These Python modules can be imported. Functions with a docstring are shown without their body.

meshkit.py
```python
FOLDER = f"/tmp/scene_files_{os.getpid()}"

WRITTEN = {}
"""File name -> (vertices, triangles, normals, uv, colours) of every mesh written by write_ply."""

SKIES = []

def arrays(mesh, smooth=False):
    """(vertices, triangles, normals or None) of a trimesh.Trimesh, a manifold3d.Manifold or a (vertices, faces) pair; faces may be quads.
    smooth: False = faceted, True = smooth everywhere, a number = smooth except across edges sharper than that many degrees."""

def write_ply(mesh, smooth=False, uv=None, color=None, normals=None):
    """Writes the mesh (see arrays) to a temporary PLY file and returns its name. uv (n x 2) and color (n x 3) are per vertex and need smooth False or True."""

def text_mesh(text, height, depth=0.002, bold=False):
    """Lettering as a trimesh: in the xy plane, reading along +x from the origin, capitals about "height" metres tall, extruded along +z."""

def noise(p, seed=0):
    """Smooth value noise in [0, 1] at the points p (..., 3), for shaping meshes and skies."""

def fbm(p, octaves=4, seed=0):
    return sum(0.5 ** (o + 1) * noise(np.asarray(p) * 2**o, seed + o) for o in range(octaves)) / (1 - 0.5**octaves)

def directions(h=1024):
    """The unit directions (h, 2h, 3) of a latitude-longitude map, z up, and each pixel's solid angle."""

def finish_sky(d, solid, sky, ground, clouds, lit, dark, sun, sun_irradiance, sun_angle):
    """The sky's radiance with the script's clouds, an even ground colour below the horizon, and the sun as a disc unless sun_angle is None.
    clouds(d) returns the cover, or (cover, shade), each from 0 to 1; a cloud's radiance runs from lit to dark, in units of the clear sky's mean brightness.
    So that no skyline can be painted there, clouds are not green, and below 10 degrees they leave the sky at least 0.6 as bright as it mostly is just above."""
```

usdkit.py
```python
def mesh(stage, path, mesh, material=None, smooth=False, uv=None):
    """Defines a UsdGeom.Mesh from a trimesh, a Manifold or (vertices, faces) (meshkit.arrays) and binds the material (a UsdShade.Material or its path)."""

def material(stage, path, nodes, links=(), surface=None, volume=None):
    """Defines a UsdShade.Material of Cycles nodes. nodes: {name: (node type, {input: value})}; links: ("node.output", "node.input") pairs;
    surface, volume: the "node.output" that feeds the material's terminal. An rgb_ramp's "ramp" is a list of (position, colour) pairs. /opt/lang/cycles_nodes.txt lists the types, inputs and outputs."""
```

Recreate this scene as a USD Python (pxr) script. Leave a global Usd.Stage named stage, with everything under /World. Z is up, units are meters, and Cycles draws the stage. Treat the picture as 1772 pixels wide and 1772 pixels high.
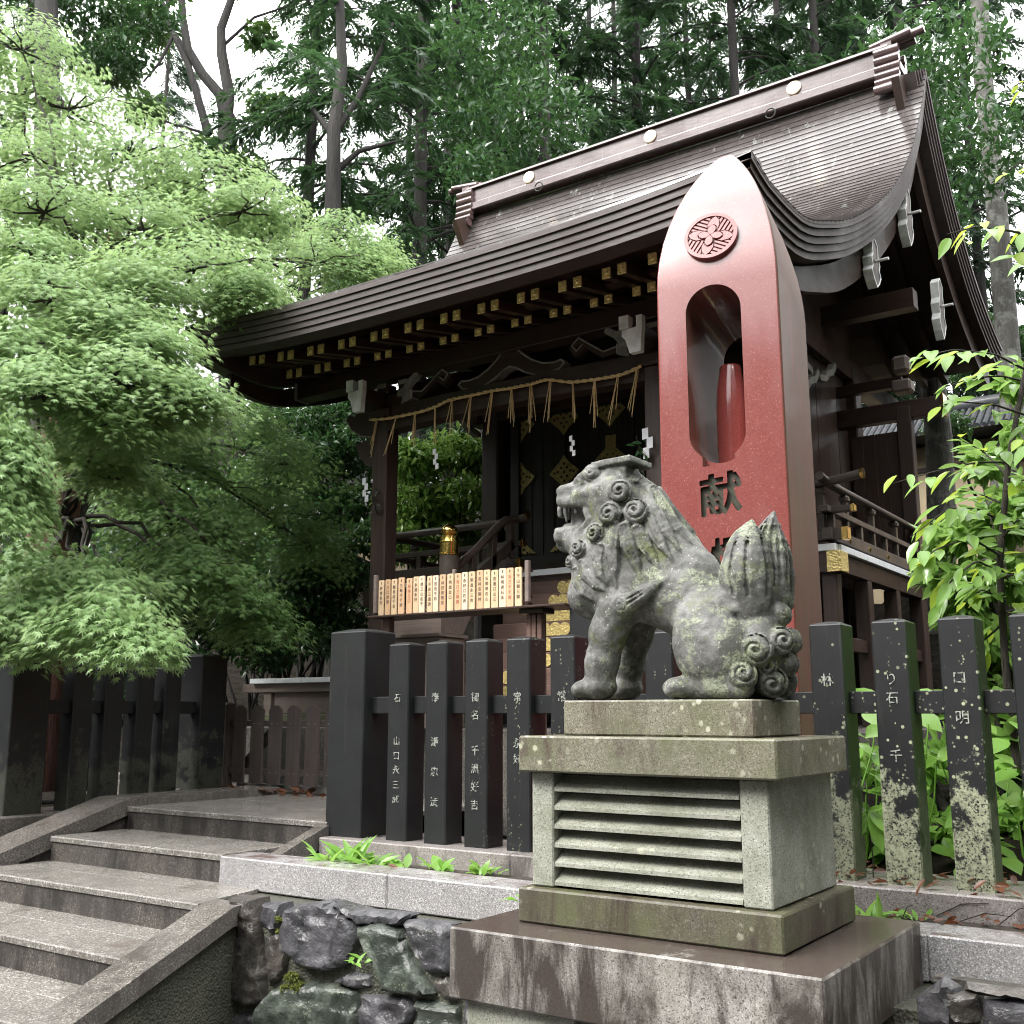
import math, random
import numpy as np
import trimesh, manifold3d, shapely
from shapely.geometry import Polygon, Point, LineString
from scipy.spatial import ConvexHull, Delaunay
from pxr import Usd, UsdGeom, UsdLux, UsdShade, Gf, Sdf, Vt
import usdkit, meshkit

random.seed(7)
stage = Usd.Stage.CreateInMemory()
UsdGeom.SetStageUpAxis(stage, 'Z')
UsdGeom.SetStageMetersPerUnit(stage, 1.0)
UsdGeom.Xform.Define(stage, '/World')
UsdGeom.Scope.Define(stage, '/World/Looks')

# ---------------------------------------------------------------- camera
FPX, YAW, PITCH = 1850.0, math.radians(34.7), math.atan(349 / 1850.0)
EYE = np.array([0, 0, 1.6])
FWD = np.array([-math.sin(YAW), math.cos(YAW), 0])
RGT = np.array([math.cos(YAW), math.sin(YAW), 0])
CF = FWD * math.cos(PITCH) + np.array([0, 0, math.sin(PITCH)])
CU = -FWD * math.sin(PITCH) + np.array([0, 0, math.cos(PITCH)])
cam = UsdGeom.Camera.Define(stage, '/World/camera')
cam.CreateHorizontalApertureAttr(36.0)
cam.CreateVerticalApertureAttr(36.0)
cam.CreateFocalLengthAttr(36.0 * FPX / 1772)
cam.CreateClippingRangeAttr(Gf.Vec2f(0.05, 2000))
m = np.eye(4)
m[0, :3], m[1, :3], m[2, :3], m[3, :3] = RGT, CU, -CF, EYE
cam.AddTransformOp().Set(Gf.Matrix4d(*m.ravel().tolist()))
cam.CreateExposureAttr(1.9)

# ---------------------------------------------------------------- sky and (veiled) sun
SUN = np.array([-0.36, -0.58, 0.73]); SUN = SUN / np.linalg.norm(SUN)
SKY_STRENGTH = 0.13
sky_mat = usdkit.material(stage, '/World/Looks/sky', {
    'tc': ('texture_coordinate', {}),
    'sky': ('sky_texture', {'sky_type': 'single_scattering', 'sun_disc': False, 'sun_elevation': math.asin(SUN[2]), 'sun_rotation': math.atan2(SUN[0], SUN[1])}),
    'n': ('noise_texture', {'scale': 2.2, 'detail': 5.0, 'roughness': 0.55}),
    'r': ('rgb_ramp', {'ramp': [(0.25, (4.9, 4.95, 5.0)), (0.75, (6.9, 6.85, 6.8))]}),
    'xyz': ('separate_xyz', {}),
    'el': ('map_range', {'from_min': 0.0, 'from_max': 1.0, 'to_min': 0.60, 'to_max': 2.1, 'clamp': True}),      # an overcast sky is brightest overhead
    'lum': ('mix_color', {'blend_type': 'multiply', 'fac': 1.0, 'use_clamp': False}),
    'mx': ('mix_color', {'fac': 0.94, 'use_clamp': False}),
    'bg': ('background_shader', {'strength': SKY_STRENGTH}),
}, [('tc.generated', 'n.vector'), ('n.fac', 'r.fac'), ('sky.color', 'mx.a'), ('tc.generated', 'xyz.vector'), ('xyz.z', 'el.value'), ('r.color', 'lum.a'), ('el.result', 'lum.b'), ('lum.result', 'mx.b'), ('mx.result', 'bg.color')], surface='bg.background')
dome = UsdLux.DomeLight.Define(stage, '/World/sky')
UsdShade.MaterialBindingAPI.Apply(dome.GetPrim()).Bind(sky_mat)
dome.GetPrim().SetCustomDataByKey('kind', 'structure')
sun = UsdLux.DistantLight.Define(stage, '/World/sun')
sun.CreateNormalizeAttr(True) if hasattr(sun, 'CreateNormalizeAttr') else sun.GetPrim().CreateAttribute('inputs:normalize', Sdf.ValueTypeNames.Bool).Set(True)
sun.CreateIntensityAttr(0.40)
sun.CreateAngleAttr(22.0)
sun.CreateColorAttr(Gf.Vec3f(1.0, 0.97, 0.92))
sz = SUN; sx = np.cross([0, 1, 0], sz); sx /= np.linalg.norm(sx); sy = np.cross(sz, sx)
m = np.eye(4); m[0, :3], m[1, :3], m[2, :3] = sx, sy, sz
sun.AddTransformOp().Set(Gf.Matrix4d(*m.ravel().tolist()))

# ---------------------------------------------------------------- helpers: photo rays to points at a chosen real depth
def ray(u, v):
    return RGT * (u - 886) / FPX + CF - CU * (v - 886) / FPX
def on_y(u, v, y):
    d = ray(u, v); return EYE + d * y / d[1]
def on_x(u, v, x):
    d = ray(u, v); return EYE + d * x / d[0]
def on_z(u, v, z):
    d = ray(u, v); return EYE + d * (z - 1.6) / d[2]
def at(u, v, dist):
    d = ray(u, v); return EYE + d * dist / np.dot(d, FWD)

# ---------------------------------------------------------------- helpers: prims
taken = {}
def numbered(path):
    if path not in taken:
        taken[path] = 0
        return path
    taken[path] += 1
    return numbered('%s_%03d' % (path, taken[path]))
def tag(prim, label=None, category=None, group=None, kind=None):
    for k, v in (('label', label), ('category', category), ('group', group), ('kind', kind)):
        if v: prim.SetCustomDataByKey(k, v)
    return prim
class Thing:
    """An Xform at the thing's base; its parts are meshes given in world coordinates."""
    def __init__(self, name, label, category, loc=(0, 0, 0), group=None, kind=None):
        self.path = numbered('/World/' + name)
        self.loc = np.asarray(loc, float)
        x = UsdGeom.Xform.Define(stage, self.path)
        x.AddTranslateOp().Set(Gf.Vec3d(*self.loc.tolist()))
        self.prim = tag(x.GetPrim(), label, category, group, kind)
    def part(self, name, mesh, mat, smooth=False, under=None, label=None, kind=None):
        path = numbered((under or self.path) + '/' + name)
        put(path, mesh, mat, smooth, self.loc)
        tag(stage.GetPrimAtPath(path), label, None, None, kind)
        return path
def put(path, mesh, mat, smooth=False, loc=(0, 0, 0)):
    v, f, n = meshkit.arrays(mesh, smooth)
    if n is not None:
        pm = usdkit.mesh(stage, path, (v - np.asarray(loc), f), None)
        pm.CreateNormalsAttr(Vt.Vec3fArray.FromNumpy(n.astype(np.float32))); pm.SetNormalsInterpolation('vertex')
    else:
        pm = usdkit.mesh(stage, path, (v - np.asarray(loc), f), None)
    UsdShade.MaterialBindingAPI.Apply(pm.GetPrim()).Bind(mat)
    return pm
def single(name, mesh, mat, label=None, category=None, group=None, kind=None, smooth=False):
    """A thing (or a piece of the setting) that is one mesh."""
    path = numbered('/World/' + name)
    put(path, mesh, mat, smooth)
    tag(stage.GetPrimAtPath(path), label, category, group, kind)
    return path
def copy_of(source, name, loc, label, category, group=None, rz=0.0, scale=1.0):
    path = numbered('/World/' + name)
    x = UsdGeom.Xform.Define(stage, path)
    x.GetPrim().GetReferences().AddInternalReference(source)
    x.ClearXformOpOrder()
    for a in [p.GetName() for p in x.GetPrim().GetAttributes() if p.GetName().startswith('xformOp:')]:
        pass
    x.AddTransformOp(opSuffix='place').Set(Gf.Matrix4d(*(np.array([[math.cos(rz) * scale, math.sin(rz) * scale, 0, 0], [-math.sin(rz) * scale, math.cos(rz) * scale, 0, 0], [0, 0, scale, 0], [*loc, 1]], float)).ravel().tolist()))
    x.GetPrim().SetInstanceable(True)
    tag(x.GetPrim(), label, category, group)
    return path

# ---------------------------------------------------------------- helpers: shapes
def join(*ms):
    out = []
    for m in ms:
        if isinstance(m, (list, tuple)) and len(m) == 2 and isinstance(m[0], np.ndarray):
            v, f = m
            if f.shape[1] == 4: f = np.vstack([f[:, [0, 1, 2]], f[:, [0, 2, 3]]])
            out.append((v, f))
        elif isinstance(m, (list, tuple)): out.append(join(*m))
        else: out.append((np.asarray(m.vertices), np.asarray(m.faces)))
    o = 0; V = []; F = []
    for v, f in out:
        V.append(v); F.append(f + o); o += len(v)
    return np.vstack(V), np.vstack(F)
_s = np.array([(a, b, c) for a in (-1, 1) for b in (-1, 1) for c in (-1, 1)], float)
_t = np.vstack([_s * [1, .9, .9], _s * [.9, 1, .9], _s * [.9, .9, 1]])
_h = ConvexHull(_t)
_cf = np.array([s if np.dot(np.cross(_t[s[1]] - _t[s[0]], _t[s[2]] - _t[s[0]]), e[:3]) > 0 else s[::-1] for s, e in zip(_h.simplices, _h.equations)])
def bx(x0, x1, y0, y1, z0, z1, b=0.004):
    """A box with chamfered edges."""
    c = np.array([x0 + x1, y0 + y1, z0 + z1]) / 2; h = np.abs(np.array([x1 - x0, y1 - y0, z1 - z0])) / 2
    b = min(b, h.min() * 0.45)
    i = h - b
    v = np.vstack([_s * [h[0], i[1], i[2]], _s * [i[0], h[1], i[2]], _s * [i[0], i[1], h[2]]]) + c
    return v, _cf.copy()
def turn(mesh, rz, about=(0, 0, 0)):
    v, f = join(mesh); a = np.asarray(about, float); c, s = math.cos(rz), math.sin(rz)
    return (v - a) @ np.array([[c, s, 0], [-s, c, 0], [0, 0, 1]]) + a, f
def basis(mesh, o, ax, ay, az):
    v, f = join(mesh)
    return np.asarray(o) + v[:, :1] * np.asarray(ax) + v[:, 1:2] * np.asarray(ay) + v[:, 2:3] * np.asarray(az), f
def bar(p, q, w, h, b=0.004, up=(0, 0, 1)):
    """A chamfered bar from p to q, w wide and h high."""
    p, q = np.asarray(p, float), np.asarray(q, float); d = q - p; L = np.linalg.norm(d); d = d / L
    s = np.cross(d, up); s /= np.linalg.norm(s); u = np.cross(s, d)
    return basis(bx(0, L, -w / 2, w / 2, -h / 2, h / 2, b), p, d, s, u)
def tube(pts, r, n=8, caps=True):
    pts = np.asarray(pts, float); k = len(pts); r = np.broadcast_to(np.asarray(r, float), (k,))
    t = np.gradient(pts, axis=0); t /= np.maximum(np.linalg.norm(t, axis=1, keepdims=True), 1e-9)
    ref = np.array([0, 0, 1.0]) if abs(t[:, 2]).mean() < 0.8 else np.array([1.0, 0, 0])
    a = np.cross(t, ref); a /= np.maximum(np.linalg.norm(a, axis=1, keepdims=True), 1e-9); b = np.cross(t, a)
    th = np.arange(n) * 2 * np.pi / n
    v = (pts[:, None] + r[:, None, None] * (a[:, None] * np.cos(th)[None, :, None] + b[:, None] * np.sin(th)[None, :, None])).reshape(-1, 3)
    i, j = np.meshgrid(np.arange(k - 1), np.arange(n), indexing='ij'); i = i.ravel(); j = j.ravel(); jn = (j + 1) % n
    f = np.stack([i * n + j, i * n + jn, (i + 1) * n + jn, (i + 1) * n + j], 1)
    f = np.vstack([f[:, [0, 1, 2]], f[:, [0, 2, 3]]])
    if caps:
        v = np.vstack([v, pts[:1], pts[-1:]]); c = len(v) - 2
        f = np.vstack([f, [[c, (q + 1) % n, q] for q in range(n)], [[c + 1, (k - 1) * n + q, (k - 1) * n + (q + 1) % n] for q in range(n)]])
    return v, f
def lathe(prof, c, n=20):
    """prof: (radius, height) pairs from bottom to top."""
    prof = np.asarray(prof, float); th = np.arange(n) * 2 * np.pi / n; k = len(prof)
    v = np.stack([prof[:, :1] * np.cos(th), prof[:, :1] * np.sin(th), np.repeat(prof[:, 1:], n, 1)], -1).reshape(-1, 3) + np.asarray(c)
    i, j = np.meshgrid(np.arange(k - 1), np.arange(n), indexing='ij'); i = i.ravel(); j = j.ravel(); jn = (j + 1) % n
    f = np.stack([i * n + j, i * n + jn, (i + 1) * n + jn, (i + 1) * n + j], 1)
    return v, np.vstack([f[:, [0, 1, 2]], f[:, [0, 2, 3]]])
def plate(poly, depth, o, ax, ay):
    """A shapely polygon in the plane (o, ax, ay), extruded by depth along ax x ay."""
    ms = []
    for g in getattr(poly, 'geoms', [poly]):
        if g.area < 1e-8: continue
        e = trimesh.creation.extrude_polygon(g, depth, engine='earcut')
        ms.append((np.array(e.vertices), np.array(e.faces)))
    return basis(join(*ms), o, ax, ay, np.cross(ax, ay))
def grid(P, flip=False):
    """A sheet through the points P (n, m, 3)."""
    n, m = P.shape[:2]
    i, j = np.meshgrid(np.arange(n - 1), np.arange(m - 1), indexing='ij'); i = i.ravel(); j = j.ravel()
    f = np.stack([i * m + j, (i + 1) * m + j, (i + 1) * m + j + 1, i * m + j + 1], 1)
    if flip: f = f[:, ::-1]
    return P.reshape(-1, 3), np.vstack([f[:, [0, 1, 2]], f[:, [0, 2, 3]]])
def sweep(sections):
    """Joins closed cross-sections (k, n, 3) into a solid with end caps (convex sections)."""
    S = np.asarray(sections, float); k, n = S.shape[:2]
    i, j = np.meshgrid(np.arange(k - 1), np.arange(n), indexing='ij'); i = i.ravel(); j = j.ravel(); jn = (j + 1) % n
    f = np.stack([i * n + j, i * n + jn, (i + 1) * n + jn, (i + 1) * n + j], 1)
    f = np.vstack([f[:, [0, 1, 2]], f[:, [0, 2, 3]]])
    cap = np.array([[0, q + 1, q] for q in range(1, n - 1)])
    f = np.vstack([f, cap, cap[:, ::-1] + (k - 1) * n])
    v = S.reshape(-1, 3)
    return v, f
def solid(mesh):
    """(v, f) to a manifold."""
    v, f = join(mesh)
    t = trimesh.Trimesh(v, f, process=True)
    t.fix_normals()
    return manifold3d.Manifold(manifold3d.Mesh(np.asarray(t.vertices, np.float32), np.asarray(t.faces, np.uint32)))
# ---------------------------------------------------------------- materials
class Nodes:
    def __init__(self): self.n = {}; self.l = []; self('geometry', 'geo')
    def __call__(self, kind, name=None, **k):
        name = name or 'n%d' % len(self.n)
        vals = {}
        for a, b in k.items():
            if isinstance(b, str) and '.' in b: self.l.append((b, name + '.' + a))
            else: vals[a] = b
        self.n[name] = (kind, vals)
        return name
    def pos(self, sx=1, sy=1, sz=1, src='geo.position'):
        return self('vector_math', math_type='multiply', vector1=src, vector2=(sx, sy, sz)) + '.vector'
    def noise(self, vec='geo.position', scale=5.0, detail=4.0, rough=0.55, dist=0.0):
        return self('noise_texture', vector=vec, scale=scale, detail=detail, roughness=rough, distortion=dist) + '.fac'
    def ramp(self, fac, stops):
        return self('rgb_ramp', fac=fac, ramp=[(p, (c,) * 3 if np.ndim(c) == 0 else c) for p, c in stops]) + '.color'
    def mask(self, fac, lo, hi):
        return self('map_range', value=fac, from_min=lo, from_max=hi, to_min=0.0, to_max=1.0, clamp=True) + '.result'
    def mix(self, fac, a, b, kind='mix'):
        return self('mix_color', fac=fac, a=a, b=b, blend_type=kind, use_clamp=True) + '.result'
    def math(self, op, a, b=0.5):
        return self('math', math_type=op, value1=a, value2=b) + '.value'
    def bump(self, h, strength=0.5, distance=0.01, normal=None):
        k = dict(height=h, strength=strength, distance=distance)
        if normal: k['normal'] = normal
        return self('bump', **k) + '.normal'
    def sep(self, src='geo.position'):
        return self('separate_xyz', vector=src)
def finish(name, g, color, rough=0.5, normal=None, **k):
    a = dict(base_color=color, roughness=rough, **k)
    if normal: a['normal'] = normal
    p = g('principled_bsdf', 'p', **a)
    return usdkit.material(stage, '/World/Looks/' + name, g.n, g.l, surface='p.BSDF')

def wood(name, dark, light, axis='x', rough=0.5, scale=1.0, wear=0.0):
    g = Nodes()
    st = {'x': (1.2, 22, 22), 'y': (22, 1.2, 22), 'z': (22, 22, 1.2)}[axis]
    a = g.noise(g.pos(*st), 1.6 * scale, 5, 0.65)
    b = g.noise('geo.position', 2.3, 3)
    oi = g('object_info') + '.random'
    c = g.mix(g.mask(a, 0.3, 0.72), dark, light)
    c = g.mix(g.mask(b, 0.35, 0.75), c, g.mix(0.45, c, tuple(0.55 * x for x in dark)))
    c = g.mix(g.math('multiply', oi, 0.35), c, tuple(0.6 * x for x in dark))
    if wear:
        c = g.mix(g.math('multiply', g.mask(g.noise(g.pos(*[x * 1.7 for x in st]), 2.2, 4), 0.56, 0.72), wear), c, (0.22, 0.19, 0.17))
    r = g.ramp(b, [(0.3, rough - 0.12), (0.7, rough + 0.12)])
    return finish(name, g, c, r, g.bump(a, 0.35, 0.004))
def granite(name, base, dark, light, size=160.0, stain=None, stain_amt=0.0, green=0.0, wet=0.45, lichen=0.0, vertical=True, flat=0.0):
    g = Nodes()
    v1 = g('voronoi_texture', vector='geo.position', scale=size, feature='f1') + '.color'
    cell = g.sep(v1) + '.x'
    c = g.ramp(cell, [(0.0, dark), (0.22, dark), (0.34, base), (0.68, base), (0.8, light), (1.0, light)])
    f = g.noise('geo.position', size * 0.6, 2)
    c = g.mix(g.mask(f, 0.40, 0.62), c, base)
    big = g.noise('geo.position', 3.0, 5, 0.6)
    c = g.mix(g.math('multiply', g.mask(big, 0.42, 0.7), 0.5), c, tuple(0.5 * x for x in base))
    if green:
        gm = g.noise('geo.position', 6.0, 6, 0.65)
        c = g.mix(g.math('multiply', g.mask(gm, 0.38, 0.66), green), c, (0.075, 0.085, 0.03))
    if stain:
        vec = g.pos(8, 8, 2.0) if vertical else 'geo.position'
        s1 = g.noise(vec, 1.0, 9, 0.72, 0.5)
        s2 = g.noise('geo.position', 1.6, 3)
        s = g.math('add', g.math('add', g.math('multiply', s1, 0.6), g.math('multiply', s2, 0.4)), g.math('multiply', g.mask(g.sep('geo.normal') + '.z', 0.7, 0.95), flat))
        c = g.mix(g.math('multiply', g.mask(s, 0.52 - stain_amt, 0.635 - stain_amt), 0.93), c, stain)
    if lichen:
        vv = g('voronoi_texture', vector='geo.position', scale=26.0, feature='f1') + '.distance'
        lm = g.noise('geo.position', 4.0, 4)
        lk = g.math('multiply', g.mask(g.math('add', vv, g.math('multiply', g.noise('geo.position', 70.0, 5, 0.7), 0.5)), 0.56, 0.44), g.mask(lm, 0.60 - 0.1 * lichen, 0.68 - 0.1 * lichen))
        c = g.mix(g.math('multiply', lk, 0.8), c, (0.42, 0.42, 0.32))
    up = g.sep('geo.normal') + '.z'
    wetm = g.mask(up, 0.6, 0.95)
    rr = g.ramp(big, [(0.35, wet), (0.65, min(0.9, wet + 0.25))])
    r = g('mix_float', fac=g.math('multiply', wetm, 0.75), a=g.sep(rr) + '.x', b=0.1) + '.result'
    return finish(name, g, c, r, g.bump(g.math('add', cell, g.math('multiply', big, 1.5)), 0.25, 0.002))

M = {}
M['beam_granite'] = granite('beam_granite', (0.26, 0.25, 0.25), (0.085, 0.085, 0.09), (0.58, 0.57, 0.57), 260, stain=(0.06, 0.035, 0.03), stain_amt=-0.10, wet=0.4, flat=0.16)
M['base_granite'] = granite('base_granite', (0.30, 0.28, 0.26), (0.07, 0.062, 0.058), (0.46, 0.44, 0.42), 270, stain=(0.021, 0.013, 0.010), stain_amt=0.09, green=0.2, wet=0.32, flat=0.12)
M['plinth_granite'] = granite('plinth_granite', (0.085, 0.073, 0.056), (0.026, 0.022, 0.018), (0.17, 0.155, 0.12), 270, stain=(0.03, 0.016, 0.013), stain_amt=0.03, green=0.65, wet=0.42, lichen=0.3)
M['body_granite'] = granite('body_granite', (0.31, 0.315, 0.27), (0.10, 0.105, 0.085), (0.45, 0.46, 0.40), 290, stain=(0.05, 0.055, 0.035), stain_amt=-0.06, green=0.4, wet=0.5, lichen=0.3)
M['ledge_granite'] = granite('ledge_granite', (0.165, 0.155, 0.115), (0.05, 0.045, 0.035), (0.30, 0.285, 0.23), 290, stain=(0.045, 0.022, 0.018), stain_amt=0.02, green=0.7, wet=0.45, lichen=1.3)
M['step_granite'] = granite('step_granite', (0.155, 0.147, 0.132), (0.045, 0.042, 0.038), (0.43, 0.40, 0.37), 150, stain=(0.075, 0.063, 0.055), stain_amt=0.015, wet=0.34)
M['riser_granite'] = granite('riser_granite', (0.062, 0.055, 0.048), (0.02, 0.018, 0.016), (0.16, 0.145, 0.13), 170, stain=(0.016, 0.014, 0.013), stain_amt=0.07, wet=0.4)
M['coping_granite'] = granite('coping_granite', (0.105, 0.096, 0.086), (0.035, 0.03, 0.028), (0.26, 0.235, 0.215), 170, stain=(0.045, 0.04, 0.036), stain_amt=0.02, wet=0.38)
M['kerb_granite'] = granite('kerb_granite', (0.24, 0.215, 0.205), (0.08, 0.07, 0.066), (0.40, 0.37, 0.35), 270, stain=(0.05, 0.043, 0.04), stain_amt=0.02, wet=0.35)

def make_roughwall():
    g = Nodes()
    v = g('voronoi_texture', vector='geo.position', scale=90.0, feature='f1') + '.distance'
    n = g.noise('geo.position', 3.5, 6, 0.65)
    c = g.ramp(n, [(0.3, (0.022, 0.024, 0.018)), (0.55, (0.05, 0.052, 0.036)), (0.8, (0.09, 0.085, 0.06))])
    c = g.mix(g.mask(v, 0.2, 0.6), g.mix(0.5, c, (0.12, 0.115, 0.095)), c)
    return finish('rough_wall', g, c, 0.5, g.bump(v, 0.8, 0.006))
M['rough_wall'] = make_roughwall()

def make_rock(name, a, b, seed):
    g = Nodes()
    vec = g('mapping', vector='geo.position', location=(seed, seed * 1.7, 0), scale=(1, 1, 1)) + '.vector'
    n = g.noise(vec, 7.0, 8, 0.62, 0.6)
    fine = g.noise(vec, 70.0, 4)
    c = g.ramp(n, [(0.25, tuple(0.35 * x for x in a)), (0.45, a), (0.62, b), (0.8, tuple(1.5 * x for x in b))])
    l = g.mask(g.noise(vec, 5.0, 6, 0.7), 0.56, 0.66)
    sp = g.mask(g('voronoi_texture', vector=vec, scale=95.0, feature='f1') + '.distance', 0.42, 0.25)
    c = g.mix(g.math('multiply', g.math('multiply', l, sp), 0.8), c, (0.20, 0.22, 0.15))
    r = g.sep(g.ramp(n, [(0.3, 0.16), (0.7, 0.42)])) + '.x'
    h = g.math('add', n, g.math('multiply', fine, 0.3))
    return finish(name, g, c, r, g.bump(h, 0.8, 0.02))
M['rock_slate'] = make_rock('rock_slate', (0.036, 0.035, 0.038), (0.085, 0.083, 0.09), 0.0)
M['rock_brown'] = make_rock('rock_brown', (0.03, 0.027, 0.024), (0.075, 0.066, 0.058), 5.0)
M['rock_green'] = make_rock('rock_green', (0.035, 0.042, 0.034), (0.095, 0.108, 0.088), 9.0)

def simple(name, color, rough=0.5, var=0.25, scale=8.0, bump=0.2, dist=0.004, **k):
    g = Nodes()
    n = g.noise('geo.position', scale, 5)
    c = g.ramp(n, [(0.3, tuple(x * (1 - var) for x in color)), (0.7, tuple(min(1, x * (1 + var)) for x in color))])
    return finish(name, g, c, rough, g.bump(n, bump, dist) if bump else None, **k)

def make_post():
    g = Nodes()
    s = g.sep()
    n = g.noise('geo.position', 5.0, 6, 0.6)
    c = g.ramp(n, [(0.3, (0.0045, 0.005, 0.0055)), (0.7, (0.0095, 0.0105, 0.011))])
    streak = g.noise(g.pos(26, 26, 2.2), 1.0, 5, 0.6)
    c = g.mix(g.math('multiply', g.mask(streak, 0.6, 0.75), 0.35), c, (0.05, 0.052, 0.045))
    # crustose lichen: thick on the posts towards the right end of the row and towards their feet
    right = g.mask(s + '.x', -1.75, -1.25)
    left = g.mask(s + '.x', -6.0, -6.45)
    some = g.math('maximum', right, g.math('multiply', left, 0.1))
    low = g.mask(s + '.z', 1.75, 1.0)
    v = g('voronoi_texture', vector='geo.position', scale=62.0, feature='f1') + '.distance'
    big = g.noise('geo.position', 10.0, 6, 0.7)
    cover = g.math('multiply', g.mask(g.math('add', big, g.math('multiply', low, 0.42)), 0.74, 0.80), some)
    cover = g.math('multiply', cover, g.mask(g.noise('geo.position', 120.0, 3), 0.36, 0.5))
    v2 = g('voronoi_texture', vector='geo.position', scale=34.0, feature='f1', randomness=1.0)
    keep = g.mask(g.sep(v2 + '.color') + '.x', 0.62, 0.66)
    spots = g.math('multiply', g.math('multiply', g.mask(v2 + '.distance', 0.26, 0.2), keep), g.math('maximum', right, 0.02))
    # a thin line of flecks runs down the posts left of the lion too
    mid = g.math('multiply', g.mask(s + '.x', -3.35, -3.0), g.mask(g.noise(g.pos(18, 18, 3), 1.6, 4), 0.58, 0.66))
    spots = g.math('maximum', spots, g.math('multiply', g.math('multiply', mid, g.mask(v, 0.35, 0.25)), 0.7))
    fac = g.math('maximum', cover, spots)
    lc = g.ramp(g.noise('geo.position', 45.0, 4), [(0.3, (0.17, 0.18, 0.115)), (0.7, (0.34, 0.36, 0.24))])
    c2 = g.mix(fac, c, lc)
    # a film of green algae on the faces turned to the planting
    nx = g.sep('geo.normal') + '.x'
    c2 = g.mix(g.math('multiply', g.math('multiply', g.mask(nx, 0.5, 0.9), right), 0.75), c2, (0.028, 0.055, 0.012))
    r = g('mix_float', fac=fac, a=0.42, b=0.85) + '.result'
    return finish('black_stone', g, c2, r, g.bump(g.math('add', n, g.math('multiply', fac, 0.8)), 0.25, 0.003))
M['post'] = make_post()
M['inscription'] = None
def make_worn(name, a, lo=0.43, hi=0.50, under=(0.013, 0.014, 0.015)):
    g = Nodes()
    n = g.noise('geo.position', 60.0, 4)
    return finish(name, g, g.mix(g.mask(n, lo, hi), under, a), 0.7)
M['inscription'] = make_worn('inscription_white', (0.26, 0.275, 0.24))

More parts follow.
